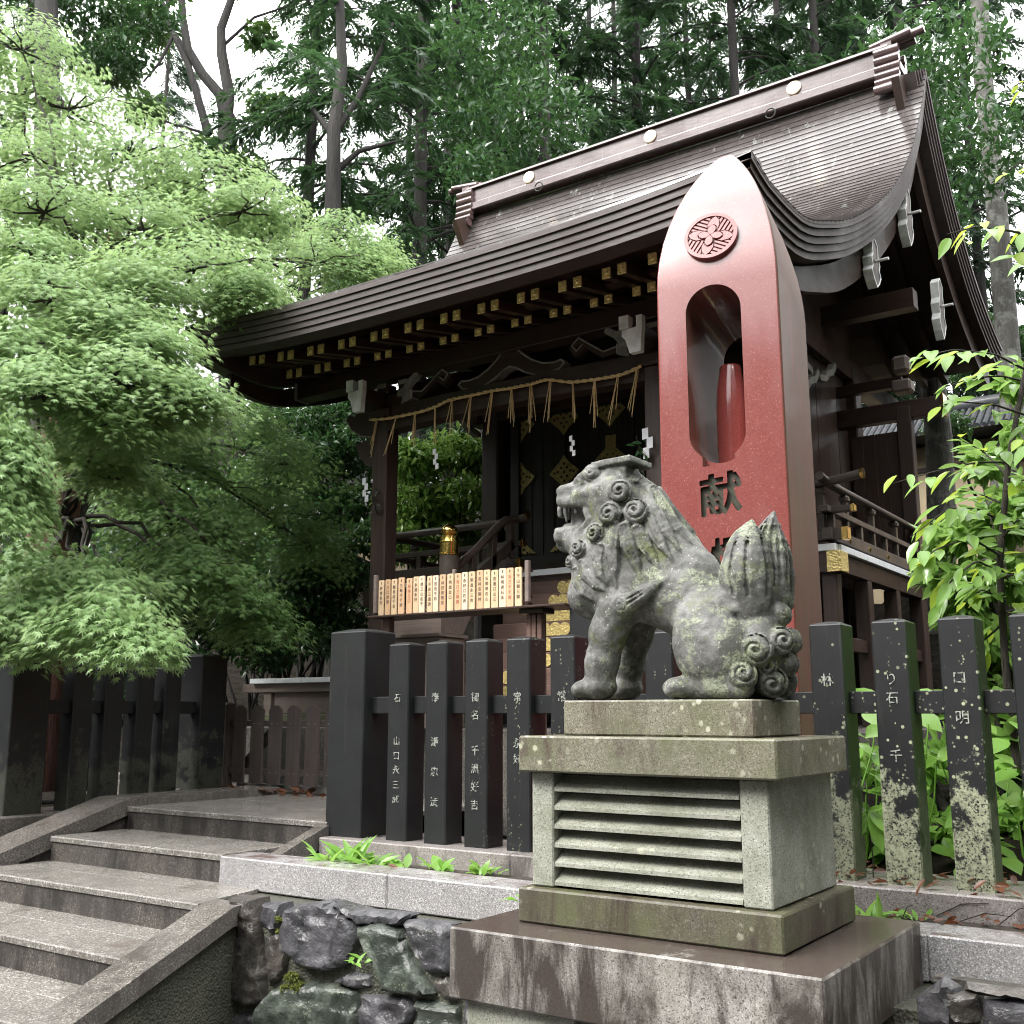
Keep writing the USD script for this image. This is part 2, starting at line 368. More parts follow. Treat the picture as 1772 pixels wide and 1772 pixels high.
def make_lion():
    g = Nodes()
    s = g.sep()
    n1 = g.noise('geo.position', 6.0, 7, 0.62)
    n2 = g.noise('geo.position', 22.0, 6, 0.65)
    n3 = g.noise('geo.position', 140.0, 3)
    c = g.ramp(n2, [(0.3, (0.055, 0.056, 0.052)), (0.5, (0.14, 0.14, 0.132)), (0.7, (0.26, 0.258, 0.25))])
    gr = g.noise('geo.position', 420.0, 2)
    c = g.mix(g.math('multiply', g.mask(gr, 0.55, 0.35), 0.45), c, (0.05, 0.05, 0.045))
    n5 = g.noise('geo.position', 30.0, 6, 0.75)
    c = g.mix(g.math('multiply', g.mask(g.math('add', g.math('multiply', n1, 0.6), g.math('multiply', n5, 0.4)), 0.48, 0.56), 0.8), c, (0.040, 0.043, 0.032))
    up = g.sep('geo.normal') + '.z'
    # pale green lichen crusts over the back and mane
    bk = g.mask(s + '.x', -1.90, -1.68)
    li = g.noise('geo.position', 11.0, 7, 0.72)
    lim = g.mask(g.math('add', li, g.math('multiply', bk, 0.05)), 0.57, 0.62)
    lim = g.math('multiply', lim, g.mask(n3, 0.33, 0.46))
    lc = g.ramp(n3, [(0.35, (0.13, 0.15, 0.09)), (0.65, (0.26, 0.285, 0.20))])
    c = g.mix(g.math('multiply', lim, 0.85), c, lc)
    mo = g.mask(g.noise('geo.position', 9.0, 6, 0.7, 0.4), 0.58, 0.66)
    c = g.mix(g.math('multiply', mo, 0.8), c, (0.085, 0.10, 0.028))
    v = g('voronoi_texture', vector='geo.position', scale=85.0, feature='f1')
    sp = g.math('multiply', g.mask(v + '.distance', 0.3, 0.2), g.mask(g.sep(v + '.color') + '.y', 0.87, 0.92))
    c = g.mix(g.math('multiply', sp, 0.6), c, (0.45, 0.45, 0.38))
    h = g.math('add', g.math('add', g.math('multiply', n3, 0.5), g.math('multiply', gr, 0.25)), g.math('add', n2, g.math('multiply', lim, 0.5)))
    r = g.sep(g.ramp(n1, [(0.35, 0.52), (0.65, 0.8)])) + '.x'
    return finish('lion_stone', g, c, r, g.bump(h, 0.5, 0.006))
M['lion'] = make_lion()

M['wood_x'] = wood('dark_wood_along', (0.024, 0.012, 0.008), (0.056, 0.030, 0.021), 'x', 0.45)
M['wood_y'] = wood('dark_wood_across', (0.024, 0.012, 0.008), (0.056, 0.030, 0.021), 'y', 0.45)
M['wood_z'] = wood('dark_wood_upright', (0.030, 0.018, 0.014), (0.068, 0.044, 0.036), 'z', 0.42)
M['wood_black'] = wood('blackened_wood', (0.008, 0.006, 0.0055), (0.020, 0.014, 0.012), 'z', 0.55)
M['plank'] = wood('brown_plank', (0.12, 0.07, 0.055), (0.21, 0.13, 0.105), 'x', 0.5)
M['greywood'] = wood('weathered_wood', (0.15, 0.118, 0.10), (0.26, 0.21, 0.185), 'x', 0.5)
M['railwood'] = wood('grey_brown_rail', (0.05, 0.037, 0.030), (0.105, 0.082, 0.068), 'x', 0.45)
M['picket'] = wood('picket_wood', (0.055, 0.044, 0.041), (0.10, 0.082, 0.077), 'z', 0.38)
M['tablet'] = wood('tablet_wood', (0.60, 0.42, 0.25), (0.71, 0.54, 0.35), 'z', 0.55)
M['tablet_pale'] = wood('pale_tablet_wood', (0.64, 0.50, 0.34), (0.75, 0.63, 0.47), 'z', 0.55)
M['tablet_orange'] = wood('orange_tablet_wood', (0.58, 0.36, 0.20), (0.69, 0.47, 0.29), 'z', 0.55)
M['ink'] = simple('ink', (0.13, 0.09, 0.06), 0.6, 0.1, bump=0)
M['redink'] = simple('red_ink', (0.36, 0.13, 0.08), 0.6, 0.1, bump=0)
M['white'] = simple('white_paint', (0.62, 0.63, 0.60), 0.55, 0.22, 14.0)
M['whitecap'] = simple('white_metal_cap', (0.72, 0.75, 0.77), 0.35, 0.06, 6.0, 0.1)
M['dullwhite'] = simple('dull_white_paint', (0.20, 0.19, 0.165), 0.6, 0.35, 16.0)
def make_gold(name, metallic=0.4, base=(0.88, 0.70, 0.28), sc=55.0):
    g = Nodes()
    n = g.noise('geo.position', sc, 4)
    w = g('voronoi_texture', vector='geo.position', scale=sc, feature='f1') + '.distance'
    c = g.ramp(n, [(0.3, tuple(0.7 * x for x in base)), (0.6, base)])
    return finish(name, g, c, 0.3, g.bump(w, 0.7, 0.006), metallic=metallic)
M['gold'] = make_gold('gold_fitting')
M['gold_plain'] = simple('gold_finial', (0.86, 0.58, 0.18), 0.16, 0.08, 20.0, 0.03, metallic=1.0)
M['pale_gold'] = simple('pale_gold', (0.80, 0.66, 0.48), 0.3, 0.1, 20.0, 0.05, metallic=0.7)
M['gold_dull'] = make_gold('dull_gold', 0.4, (0.42, 0.34, 0.13), 40.0)

def make_roof(name, a, b, rough, patina=0.0):
    g = Nodes()
    oi = g('object_info') + '.random'
    n = g.noise('geo.position', 1.7, 6, 0.62)
    f = g.noise(g.pos(3, 12, 12), 3.0, 5, 0.65)
    c = g.ramp(f, [(0.3, a), (0.7, b)])
    c = g.mix(g.math('multiply', oi, 0.3), c, tuple(0.55 * x for x in a))
    # joints of the short boards along each course
    x = g.math('add', g.sep() + '.x', g.sep() + '.y')
    jx = g.math('fract' if False else 'fraction', g.math('add', g.math('multiply', x, 2.9), g.math('multiply', oi, 7.0)), 0)
    c = g.mix(g.math('multiply', g.mask(jx, 0.03, 0.0), 0.6), c, tuple(0.3 * q for q in a))
    if patina:
        sp = g.noise(g.pos(8, 4, 4), 1.6, 5, 0.7)
        c = g.mix(g.math('multiply', g.mask(sp, 0.60, 0.68), patina), c, (0.33, 0.35, 0.32))
    r = g.sep(g.ramp(n, [(0.35, rough - 0.07), (0.65, rough + 0.15)])) + '.x'
    return finish(name, g, c, r, g.bump(f, 0.3, 0.004), coat_weight=0.8 if patina else 0.0, coat_roughness=0.13)
M['course'] = make_roof('wet_roof_course', (0.043, 0.037, 0.036), (0.080, 0.068, 0.065), 0.17, 0.6)
M['fascia'] = make_roof('roof_edge_board', (0.044, 0.033, 0.031), (0.072, 0.055, 0.051), 0.5)
M['ridge'] = make_roof('ridge_copper', (0.058, 0.033, 0.032), (0.105, 0.064, 0.060), 0.24, 0.15)

def make_red():
    g = Nodes()
    n = g.noise('geo.position', 2.2, 6, 0.6)
    v = g('voronoi_texture', vector='geo.position', scale=210.0, feature='f1')
    cell = g.sep(v + '.color') + '.x'
    c = g.ramp(cell, [(0.0, (0.155, 0.034, 0.029)), (0.4, (0.185, 0.043, 0.036)), (0.94, (0.205, 0.052, 0.044)), (0.98, (0.25, 0.075, 0.065)), (1.0, (0.32, 0.13, 0.11))])
    z = g.sep() + '.z'
    # run-off stains below the emblem and darker olive-brown streaks on the side
    st = g.noise(g.pos(14, 14, 0.9), 1.0, 5, 0.6)
    band = g.math('multiply', g.mask(z, 3.95, 4.06), g.mask(z, 4.30, 4.2))
    c = g.mix(g.math('multiply', g.math('multiply', g.mask(st, 0.47, 0.6), band), 0.75), c, (0.06, 0.05, 0.05))
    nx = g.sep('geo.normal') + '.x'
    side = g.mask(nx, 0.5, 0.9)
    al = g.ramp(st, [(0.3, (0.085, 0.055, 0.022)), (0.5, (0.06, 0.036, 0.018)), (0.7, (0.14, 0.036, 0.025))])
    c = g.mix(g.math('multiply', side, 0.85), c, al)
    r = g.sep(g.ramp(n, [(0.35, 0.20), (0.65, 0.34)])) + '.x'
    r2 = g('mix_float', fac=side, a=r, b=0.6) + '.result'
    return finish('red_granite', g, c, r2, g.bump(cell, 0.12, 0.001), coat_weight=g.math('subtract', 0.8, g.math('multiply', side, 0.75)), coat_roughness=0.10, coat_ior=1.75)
M['red'] = make_red()
M['red_gloss'] = simple('polished_red_stone', (0.30, 0.07, 0.06), 0.14, 0.25, 160.0, 0.03, coat_weight=0.8, coat_roughness=0.06)
M['carved'] = simple('carved_dark', (0.028, 0.028, 0.014), 0.6, 0.5, 40.0)
M['carved_red'] = simple('carved_dark_red', (0.10, 0.03, 0.028), 0.5, 0.3, 40.0)
M['emblem'] = simple('emblem_red_stone', (0.25, 0.075, 0.075), 0.4, 0.2, 60.0)
M['straw'] = simple('straw', (0.60, 0.44, 0.21), 0.7, 0.3, 60.0)
M['paper'] = simple('white_paper', (0.75, 0.77, 0.80), 0.7, 0.05, 20.0)
M['plaster'] = simple('earthen_plaster', (0.36, 0.29, 0.19), 0.8, 0.15, 2.0)
M['tile'] = simple('grey_roof_tile', (0.075, 0.078, 0.085), 0.3, 0.25, 8.0)
M['forest_soil'] = simple('wet_forest_soil', (0.012, 0.010, 0.007), 0.9, 0.6, 9.0, 1.0, 0.05, specular_ior_level=0.08)
M['soil'] = simple('soil', (0.030, 0.024, 0.017), 0.7, 0.5, 25.0, 0.9, 0.03)
M['metal'] = simple('steel', (0.5, 0.5, 0.5), 0.3, 0.1, 30.0, 0, metallic=1.0)
M['iron'] = simple('dark_iron', (0.008, 0.008, 0.008), 0.45, 0.2, 30.0)
M['concrete'] = simple('pale_concrete', (0.34, 0.33, 0.32), 0.6, 0.25, 14.0)
M['pale_stone'] = simple('pale_stone', (0.55, 0.54, 0.52), 0.6, 0.12, 14.0)
M['mossy'] = simple('mossy_board', (0.085, 0.095, 0.045), 0.7, 0.45, 12.0)

def bark(name, a, b, sc=1.0, pale=None):
    g = Nodes()
    n = g.noise(g.pos(16 * sc, 16 * sc, 2.5 * sc), 1.2, 6, 0.65)
    c = g.ramp(n, [(0.3, a), (0.7, b)])
    if pale:
        c = g.mix(g.mask(g.noise('geo.position', 5.0, 6, 0.7), 0.5, 0.6), c, pale)
    return finish(name, g, c, 0.75, g.bump(n, 1.0, 0.04))
M['bark_dark'] = bark('dark_bark', (0.010, 0.009, 0.008), (0.034, 0.029, 0.025))
M['bark_grey'] = bark('grey_bark', (0.045, 0.042, 0.038), (0.12, 0.115, 0.10), 1.0, (0.19, 0.195, 0.175))
M['bark_red'] = bark('red_brown_bark', (0.07, 0.026, 0.018), (0.15, 0.062, 0.045))
M['bark_twig'] = bark('twig_bark', (0.022, 0.016, 0.012), (0.05, 0.04, 0.03), 3.0)

def leaf(name, a, b, rough=0.35, trans=0.35, tcol=None, sc=2.0, spec=0.5):
    """Thin leaf: reflects and lets light through; every leaf (mesh island) has its own tone."""
    g = Nodes()
    n = g.noise('geo.position', sc, 4)
    ri = 'geo.random_per_island'
    f = g.math('add', g.math('multiply', n, 0.55), g.math('multiply', ri, 0.45))
    c = g.ramp(f, [(0.25, a), (0.75, b)])
    g('principled_bsdf', 'p', base_color=c, roughness=rough, specular_ior_level=spec)
    t = tcol or tuple(min(1, x * 1.5) for x in b)
    tc = g.mix(0.5, c, t)
    g('translucent_bsdf', 't', color=tc)
    g('mix_closure', 'mx', fac=trans, closure1='p.BSDF', closure2='t.BSDF')
    return usdkit.material(stage, '/World/Looks/' + name, g.n, g.l, surface='mx.closure')
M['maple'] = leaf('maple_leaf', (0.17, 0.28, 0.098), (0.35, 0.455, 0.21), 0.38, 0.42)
M['maple_shade'] = leaf('shaded_maple_leaf', (0.12, 0.22, 0.07), (0.25, 0.37, 0.13), 0.38, 0.4)  # darker copy of the maple leaf, with shade put into its colour
M['cedar'] = leaf('cypress_foliage', (0.018, 0.048, 0.020), (0.062, 0.125, 0.04), 0.5, 0.28, sc=0.9)
M['cedar_dark'] = leaf('dark_cypress_foliage', (0.014, 0.036, 0.017), (0.045, 0.092, 0.034), 0.5, 0.25, sc=0.9)
M['broad'] = leaf('broad_leaf', (0.035, 0.085, 0.025), (0.12, 0.20, 0.045), 0.3, 0.35, sc=1.2)
M['bush'] = leaf('glossy_shrub_leaf', (0.022, 0.060, 0.020), (0.065, 0.13, 0.035), 0.22, 0.25, sc=1.5)
M['camellia'] = leaf('bright_shrub_leaf', (0.12, 0.24, 0.05), (0.28, 0.40, 0.10), 0.22, 0.35, sc=1.5)
M['cherry'] = leaf('fresh_green_leaf', (0.16, 0.29, 0.065), (0.29, 0.44, 0.12), 0.24, 0.42, sc=2.5)
M['cherry_yellow'] = leaf('yellow_green_leaf', (0.26, 0.38, 0.04), (0.42, 0.50, 0.07), 0.3, 0.45, sc=2.5)
M['weed'] = leaf('weed_leaf', (0.15, 0.31, 0.05), (0.30, 0.46, 0.11), 0.35, 0.42, sc=4.0)
M['deadleaf'] = leaf('fallen_leaf', (0.10, 0.035, 0.015), (0.22, 0.085, 0.035), 0.4, 0.15, sc=9.0)
M['moss'] = simple('moss', (0.10, 0.12, 0.015), 0.9, 0.5, 60.0, 1.0, 0.01)
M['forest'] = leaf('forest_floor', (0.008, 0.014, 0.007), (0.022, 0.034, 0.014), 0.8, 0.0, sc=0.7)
# outlines of the carved and written characters, in hundredths of their height
GLYPHS = {
  '献': '-48,24 -48,32 -46,34 -27,34 -27,43 -25,45 -16,45 -14,44 -14,34 5,34 7,33 6,23 -14,22 -14,18 17,17 17,44 19,45 28,45 30,43 30,39 34,40 37,39 46,23 47,20 45,18 47,17 48,15 48,7 46,5 31,5 31,3 34,-14 37,-24 42,-34 48,-42 48,-45 45,-48 42,-52 40,-52 38,-51 32,-43 25,-27 17,-44 11,-53 9,-53 3,-49 -1,-51 -11,-52 -12,-51 -14,-46 -16,-48 -24,-48 -26,-45 -27,-31 -34,-31 -34,-51 -35,-52 -44,-52 -46,-50 -46,15 -44,18 -27,18 -27,22 -46,22;31,27 30,27 30,17 35,17 35,19;6,-35 6,-36 8,-35 14,-20 17,-2 16,5 6,5;-15,-40 -6,-40 -6,-31 -14,-31;-15,-19 -7,-20 -6,-17 -14,-17;-8,0 -9,-6 -6,-6 -7,0;-23,5 -21,-1 -19,-1 -17,6 -23,6;-34,-19 -26,-20 -26,-17 -33,-17;-33,1 -34,1 -34,-5 -30,-6 -30,-4',
  '燈': '-49,-46 -49,-44 -43,-36 -41,-31 -36,-16 -36,2 -37,2 -39,-6 -40,-7 -43,-7 -48,-5 -48,-1 -46,9 -44,23 -43,24 -35,24 -34,44 -26,45 -24,44 -23,24 -21,26 -16,25 -13,29 -14,31 -14,40 -13,41 7,42 12,40 14,43 22,45 23,44 26,37 31,41 35,42 41,36 41,33 37,29 39,29 39,30 43,30 48,24 48,22 39,14 49,6 49,4 43,-4 39,-3 39,-23 36,-25 35,-27 30,-37 46,-38 46,-49 -17,-50 -19,-48 -19,-42 -22,-40 -28,-30 -34,-44 -40,-52 -43,-53;32,25 32,24 34,25 37,28 35,28;-1,5 -1,4 30,4 30,5 29,6;3,-13 26,-13 26,-8 3,-7;7,-26 11,-37 16,-38 21,-25 8,-25;7,18 21,17 14,34 13,33 10,24;-7,29 -3,26 -1,29 -2,30 -6,30;-24,-2 -25,-14 -13,-31 -12,-33 -14,-37 -2,-37 -6,-25 -9,-24 -10,-3 -13,-5 -16,-5 -20,0 -22,-2;-17,9 -15,8 -9,14 -9,16 -12,18 -13,18;-36,4 -35,4 -35,6 -36,5',
  '石': '-48,-22 -28,1 -16,26 -44,27 -44,35 44,35 44,27 -5,27 -17,2 38,1 38,-50 29,-50 29,-43 -17,-43 -18,-51 -26,-51 -26,-13 -42,-27;-18,-34 29,-35 29,-7 -17,-7',
  '山': '-40,22 -31,21 -31,-34 -5,-34 -5,42 4,42 4,-34 31,-34 31,22 40,22 40,-50 31,-50 31,-43 -39,-43',
  '口': '-38,32 38,32 38,-48 29,-48 29,-40 -29,-40 -29,-48 -38,-48;-29,-30 29,-31 29,24 -29,24',
  '永': '-32,22 5,22 5,14 13,-5 35,15 43,11 43,8 18,-12 30,-27 47,-36 42,-43 33,-40 24,-33 15,-24 5,-9 4,-46 -2,-50 -18,-50 -20,-42 -4,-41 -4,13 -32,14|-23,36 -19,43 -17,43 6,36 19,29 14,22 -1,29|-47,-39 -47,-37 -31,-24 -22,-7 -22,-5 -45,-5 -45,3 -15,3 -10,1 -19,-22 -28,-34 -40,-44',
  '三': '-44,-35 44,-35 44,-43 -44,-43|-38,33 38,33 39,25 -38,24|-32,0 30,0 31,-8 -32,-8',
  '郎': '8,-50 8,36 38,36 43,34 43,32 30,5 38,-5 43,-16 43,-24 42,-30 38,-35 34,-37 20,-37 18,-29 33,-28 35,-23 35,-18 31,-8 21,2 31,28 17,28 16,-50|-43,-40 -40,-33 -40,30 -23,30 -28,40 -21,43 -13,30 -1,30 -1,-11 -31,-11 -31,-32 -14,-27 -19,-17 -12,-14 3,-40 -5,-44 -11,-33 -39,-46;-31,-3 -9,-4 -9,6 -31,6;-31,23 -31,14 -9,14 -9,23',
  '奉': '-47,-19 -33,-10 -23,0 -43,0 -43,8 -17,8 -14,13 -14,14 -35,14 -35,21 -10,21 -8,26 -8,27 -39,27 -39,34 -6,34 -4,43 -2,43 5,42 5,34 39,34 39,27 2,27 0,23 1,21 34,21 34,14 -3,14 -6,9 43,8 43,0 23,0 33,-10 47,-17 43,-24 33,-20 23,-12 22,-19 4,-19 5,-27 36,-27 36,-34 5,-35 4,-51 -4,-51 -4,-35 -37,-34 -36,-27 -4,-27 -4,-19 -22,-19 -23,-14 -34,-21 -42,-25;-20,-11 -5,-12 -4,-2 4,-2 5,-12 21,-11 12,0 -11,0',
  '瀬': '-43,35 -39,42 -37,42 -22,31 -11,31 -10,42 -3,43 -2,31 9,31 10,39 46,39 46,31 32,31 30,23 43,22 43,-29 36,-30 47,-47 40,-51 29,-34 34,-31 33,-29 20,-29 26,-34 10,-51 3,-46 18,-31 17,-29 13,-29 13,22 22,22 22,31 12,31 11,23 -3,22 -2,15 10,15 10,-13 -2,-14 -2,-17 11,-28 8,-34 7,-36 -2,-27 -2,-50 -10,-51 -11,-26 -20,-40 -25,-44 -28,-36 -20,-26 -13,-14 -22,-13 -22,14 -11,15 -10,22 -23,23 -25,27 -28,24;20,-21 35,-22 35,-15 20,-14;20,8 35,7 35,15 20,15;20,-7 35,-7 35,0 20,0;-3,-5 4,-6 3,8 -3,7;-16,-5 -9,-5 -10,8 -16,7|-45,-43 -32,-13 -31,-12 -24,-17 -37,-49 -44,-46|-47,9 -41,15 -30,9 -26,5 -26,4 -31,-2',
  '忠': '23,-19 30,-15 46,-39 38,-43|-37,-2 -37,31 -5,31 -4,43 4,43 5,31 37,31 37,-2 4,-3 4,-12 1,-13 14,-25 8,-30 -9,-16 -9,-14 -5,-11 -5,-2;4,6 29,6 29,23 4,23;-29,6 -5,6 -5,23 -29,23|-21,-15 -13,-16 -12,-39 -11,-40 15,-40 18,-38 19,-28 20,-28 27,-31 24,-44 22,-47 17,-49 -12,-49 -19,-46 -21,-42|-46,-41 -38,-26 -35,-16 -28,-18 -27,-20 -32,-32 -38,-44',
  '造': '-46,-43 -41,-38 -33,-33 -33,-4 -46,-4 -46,4 -24,4 -24,-32 -15,-38 -1,-41 47,-39 45,-48 41,-48 -7,-48 -17,-45 -28,-39 -41,-50|-20,16 -14,25 -7,42 1,40 -1,30 8,30 9,43 17,43 18,30 41,30 41,23 17,23 17,11 45,11 45,4 -20,4 -20,11 9,11 9,22 -6,23 -13,12|-12,-4 37,-4 37,-33 -12,-33;-4,-26 29,-26 29,-11 -3,-11|-28,18 -43,35 -37,39 -21,22',
  '御': '-49,-6 -37,8 -29,23 -21,21 -14,43 -6,42 -7,32 16,32 15,24 3,24 3,10 16,10 16,2 3,2 3,-9 15,-10 16,-17 3,-17 3,-32 18,-31 18,35 45,35 45,-29 42,-34 38,-36 31,-36 28,-28 37,-27 37,27 26,27 26,-51 18,-50 18,-39 -23,-44 -25,-37 -19,-36 -19,-5 -12,-5 -12,-35 -5,-34 -5,2 -22,2 -22,10 -5,10 -5,24 -11,24 -17,12 -23,15 -28,7 -28,-50 -36,-50 -36,-6 -44,-13|-48,22 -37,34 -31,43 -23,40 -30,30 -42,17 -44,17',
  '名': '-46,-15 -45,-14 -27,-9 -10,-1 -24,10 -24,12 -19,15 -17,16 -1,4 12,13 21,23 21,25 -14,25 -24,16 -38,8 -44,14 -23,28 -10,43 -1,42 -5,33 30,33 35,30 25,14 13,3 -1,-7 35,-7 35,-50 27,-50 26,-45 -16,-45 -17,-50 -26,-50 -26,-18 -42,-22;-16,-15 -16,-37 26,-37 26,-15',
  '千': '-45,-5 -45,3 -5,4 -5,26 -37,22 -40,30 5,36 28,42 30,41 35,34 4,27 4,3 45,3 45,-5 4,-6 4,-51 -5,-51 -5,-6',
  '洲': '-26,-10 -22,-4 -17,14 -9,13 -9,40 -1,40 -1,12 4,13 5,12 11,-5 12,39 20,39 20,14 25,14 33,-1 34,40 42,40 42,-50 34,-50 34,-11 29,-12 21,7 20,6 20,-48 12,-48 12,-11 5,-12 0,5 -1,5 -2,-17 -5,-31 -11,-44 -16,-50 -23,-45 -17,-36 -11,-22 -9,-6 -10,11 -18,-13 -20,-14|-42,36 -37,42 -24,34 -21,30 -24,25 -27,24|-45,-44 -32,-14 -30,-12 -25,-15 -24,-18 -36,-49 -39,-49|-46,8 -43,14 -41,14 -28,8 -24,4 -28,-1 -30,-2',
  '好': '-8,-7 -7,0 15,1 16,12 29,26 -3,27 -3,35 39,36 43,32 38,23 25,9 24,1 46,0 46,-8 25,-8 24,-43 22,-49 15,-51 3,-51 1,-44 1,-42 16,-42 16,-8|-48,-44 -37,-36 -28,-25 -44,-13 -38,14 -46,14 -46,22 -36,22 -32,43 -24,43 -27,22 -7,21 -10,-4 -17,-23 -6,-35 -10,-41 -12,-41 -22,-31 -31,-43 -42,-51;-34,-10 -24,-17 -18,2 -16,14 -29,14',
  '吉': '-44,21 -44,29 -5,29 -4,43 4,43 5,29 44,28 44,21 4,20 4,7 39,7 39,-1 -38,-1 -38,7 -5,7 -5,20|-33,-12 33,-12 33,-51 25,-52 24,-46 -23,-46 -24,-52 -33,-51;-23,-19 -24,-39 24,-38 24,-19',
  '明': '-19,-45 -8,-34 -2,-18 -1,-7 -1,38 43,38 43,-44 42,-47 36,-50 21,-50 18,-42 35,-41 34,-18 7,-18 3,-31 -7,-46 -14,-51;7,-10 35,-10 35,6 8,7;8,15 35,15 35,30 8,31|-43,36 -9,37 -9,-24 -34,-24 -34,-33 -43,-33;-34,-16 -17,-16 -17,3 -34,3;-34,11 -17,11 -17,29 -34,29',
  '林': '-8,-28 5,-11 15,11 14,13 -1,13 -1,21 16,21 17,43 25,43 26,21 44,21 44,13 28,12 33,-4 47,-28 41,-33 26,-7 26,-50 17,-50 16,-7 8,-22 -3,-36|-47,-24 -39,-11 -29,12 -45,13 -45,21 -27,21 -27,43 -19,43 -19,22 -5,21 -5,13 -18,13 -19,12 -3,-6 -8,-14 -16,-2 -19,-1 -19,-50 -27,-50 -27,-6 -43,-32',
  'り': '-28,-20 -29,6 -26,38 -16,38 -19,16 -8,27 3,33 14,32 23,23 29,8 29,-12 23,-28 14,-38 2,-44 -11,-48 -14,-48 -18,-40 5,-32 14,-24 18,-18 20,-8 20,8 16,18 11,23 7,24 -1,23 -11,15 -18,1 -20,-6 -20,-19',
  '常': '-42,26 -27,28 -34,39 -27,42 -19,33 -19,28 -4,28 -4,43 5,43 5,28 17,27 18,31 25,41 28,42 34,39 34,38 27,28 43,27 43,5 34,5 34,20 -33,20 -34,5 -42,5|-35,-16 -3,-16 -4,-8 -27,-8 -26,13 27,13 27,-8 6,-8 6,-16 36,-16 36,-42 30,-46 16,-46 13,-39 27,-38 28,-24 6,-24 6,-50 -3,-51 -3,-24 -26,-24 -27,-45 -35,-46;-18,-1 18,-2 19,6 -18,7',
}
def glyph(ch, size):
    """One character as a shapely shape, centred, size metres tall."""
    ps = [[[tuple(float(c) * size / 100 for c in q.split(',')) for q in r.split()] for r in p.split(';')] for p in GLYPHS[ch].split('|')]
    return shapely.union_all([Polygon(p[0], p[1:]).buffer(0) for p in ps])
# ---------------------------------------------------------------- stone pedestal and guardian lion-dog
PED = Thing('stone_pedestal', 'tall stepped granite pedestal with a louvred panel carrying the stone lion-dog', 'pedestal', (-1.65, 3.4, 0.0))
PED.part('foot_stone', join(bx(-2.215, -1.80, 2.94, 3.84, 0.0, 0.70, 0.008)), M['body_granite'])
PED.part('foot_stone', join(bx(-1.795, -1.41, 2.94, 3.84, 0.0, 0.70, 0.008)), M['plinth_granite'])
PED.part('foot_stone', join(bx(-1.405, -1.06, 2.94, 3.84, 0.0, 0.70, 0.008)), M['plinth_granite'])
PED.part('base_slab', bx(-2.257, -1.02, 2.90, 3.865, 0.702, 0.92, 0.006), M['base_granite'])
PED.part('plinth', bx(-2.112, -1.195, 3.085, 3.745, 0.922, 1.032, 0.006), M['plinth_granite'])
BX0, BX1, BY0, BY1 = -2.085, -1.240, 3.13, 3.70
PED.part('corner_post', bx(BX0, BX0 + 0.085, BY0, BY1, 1.034, 1.405, 0.005), M['body_granite'])
PED.part('corner_post', bx(BX1 - 0.092, BX1, BY0, BY1, 1.034, 1.405, 0.005), M['body_granite'])
PED.part('panel', bx(BX0 + 0.087, BX1 - 0.094, BY0 + 0.075, BY1, 1.034, 1.404, 0.002), M['plinth_granite'], label='dark recessed stone behind the louvre slats')
for i in range(6):                                                  # sloping louvre slats, one stone ledge above the other
    z = 1.040 + i * 0.0605
    sec = [(BY0 + 0.004, z + 0.001), (BY0 + 0.074, z + 0.001), (BY0 + 0.074, z + 0.050), (BY0 + 0.068, z + 0.052), (BY0 + 0.004, z + 0.013)]
    k = np.linspace(BX0 + 0.088, BX1 - 0.095, 2)
    PED.part('louvre_slat', sweep([[(x, y, q) for y, q in sec] for x in k]), M['body_granite'])
PED.part('ledge', bx(-2.107, -1.190, 3.08, 3.725, 1.407, 1.526, 0.006), M['ledge_granite'])

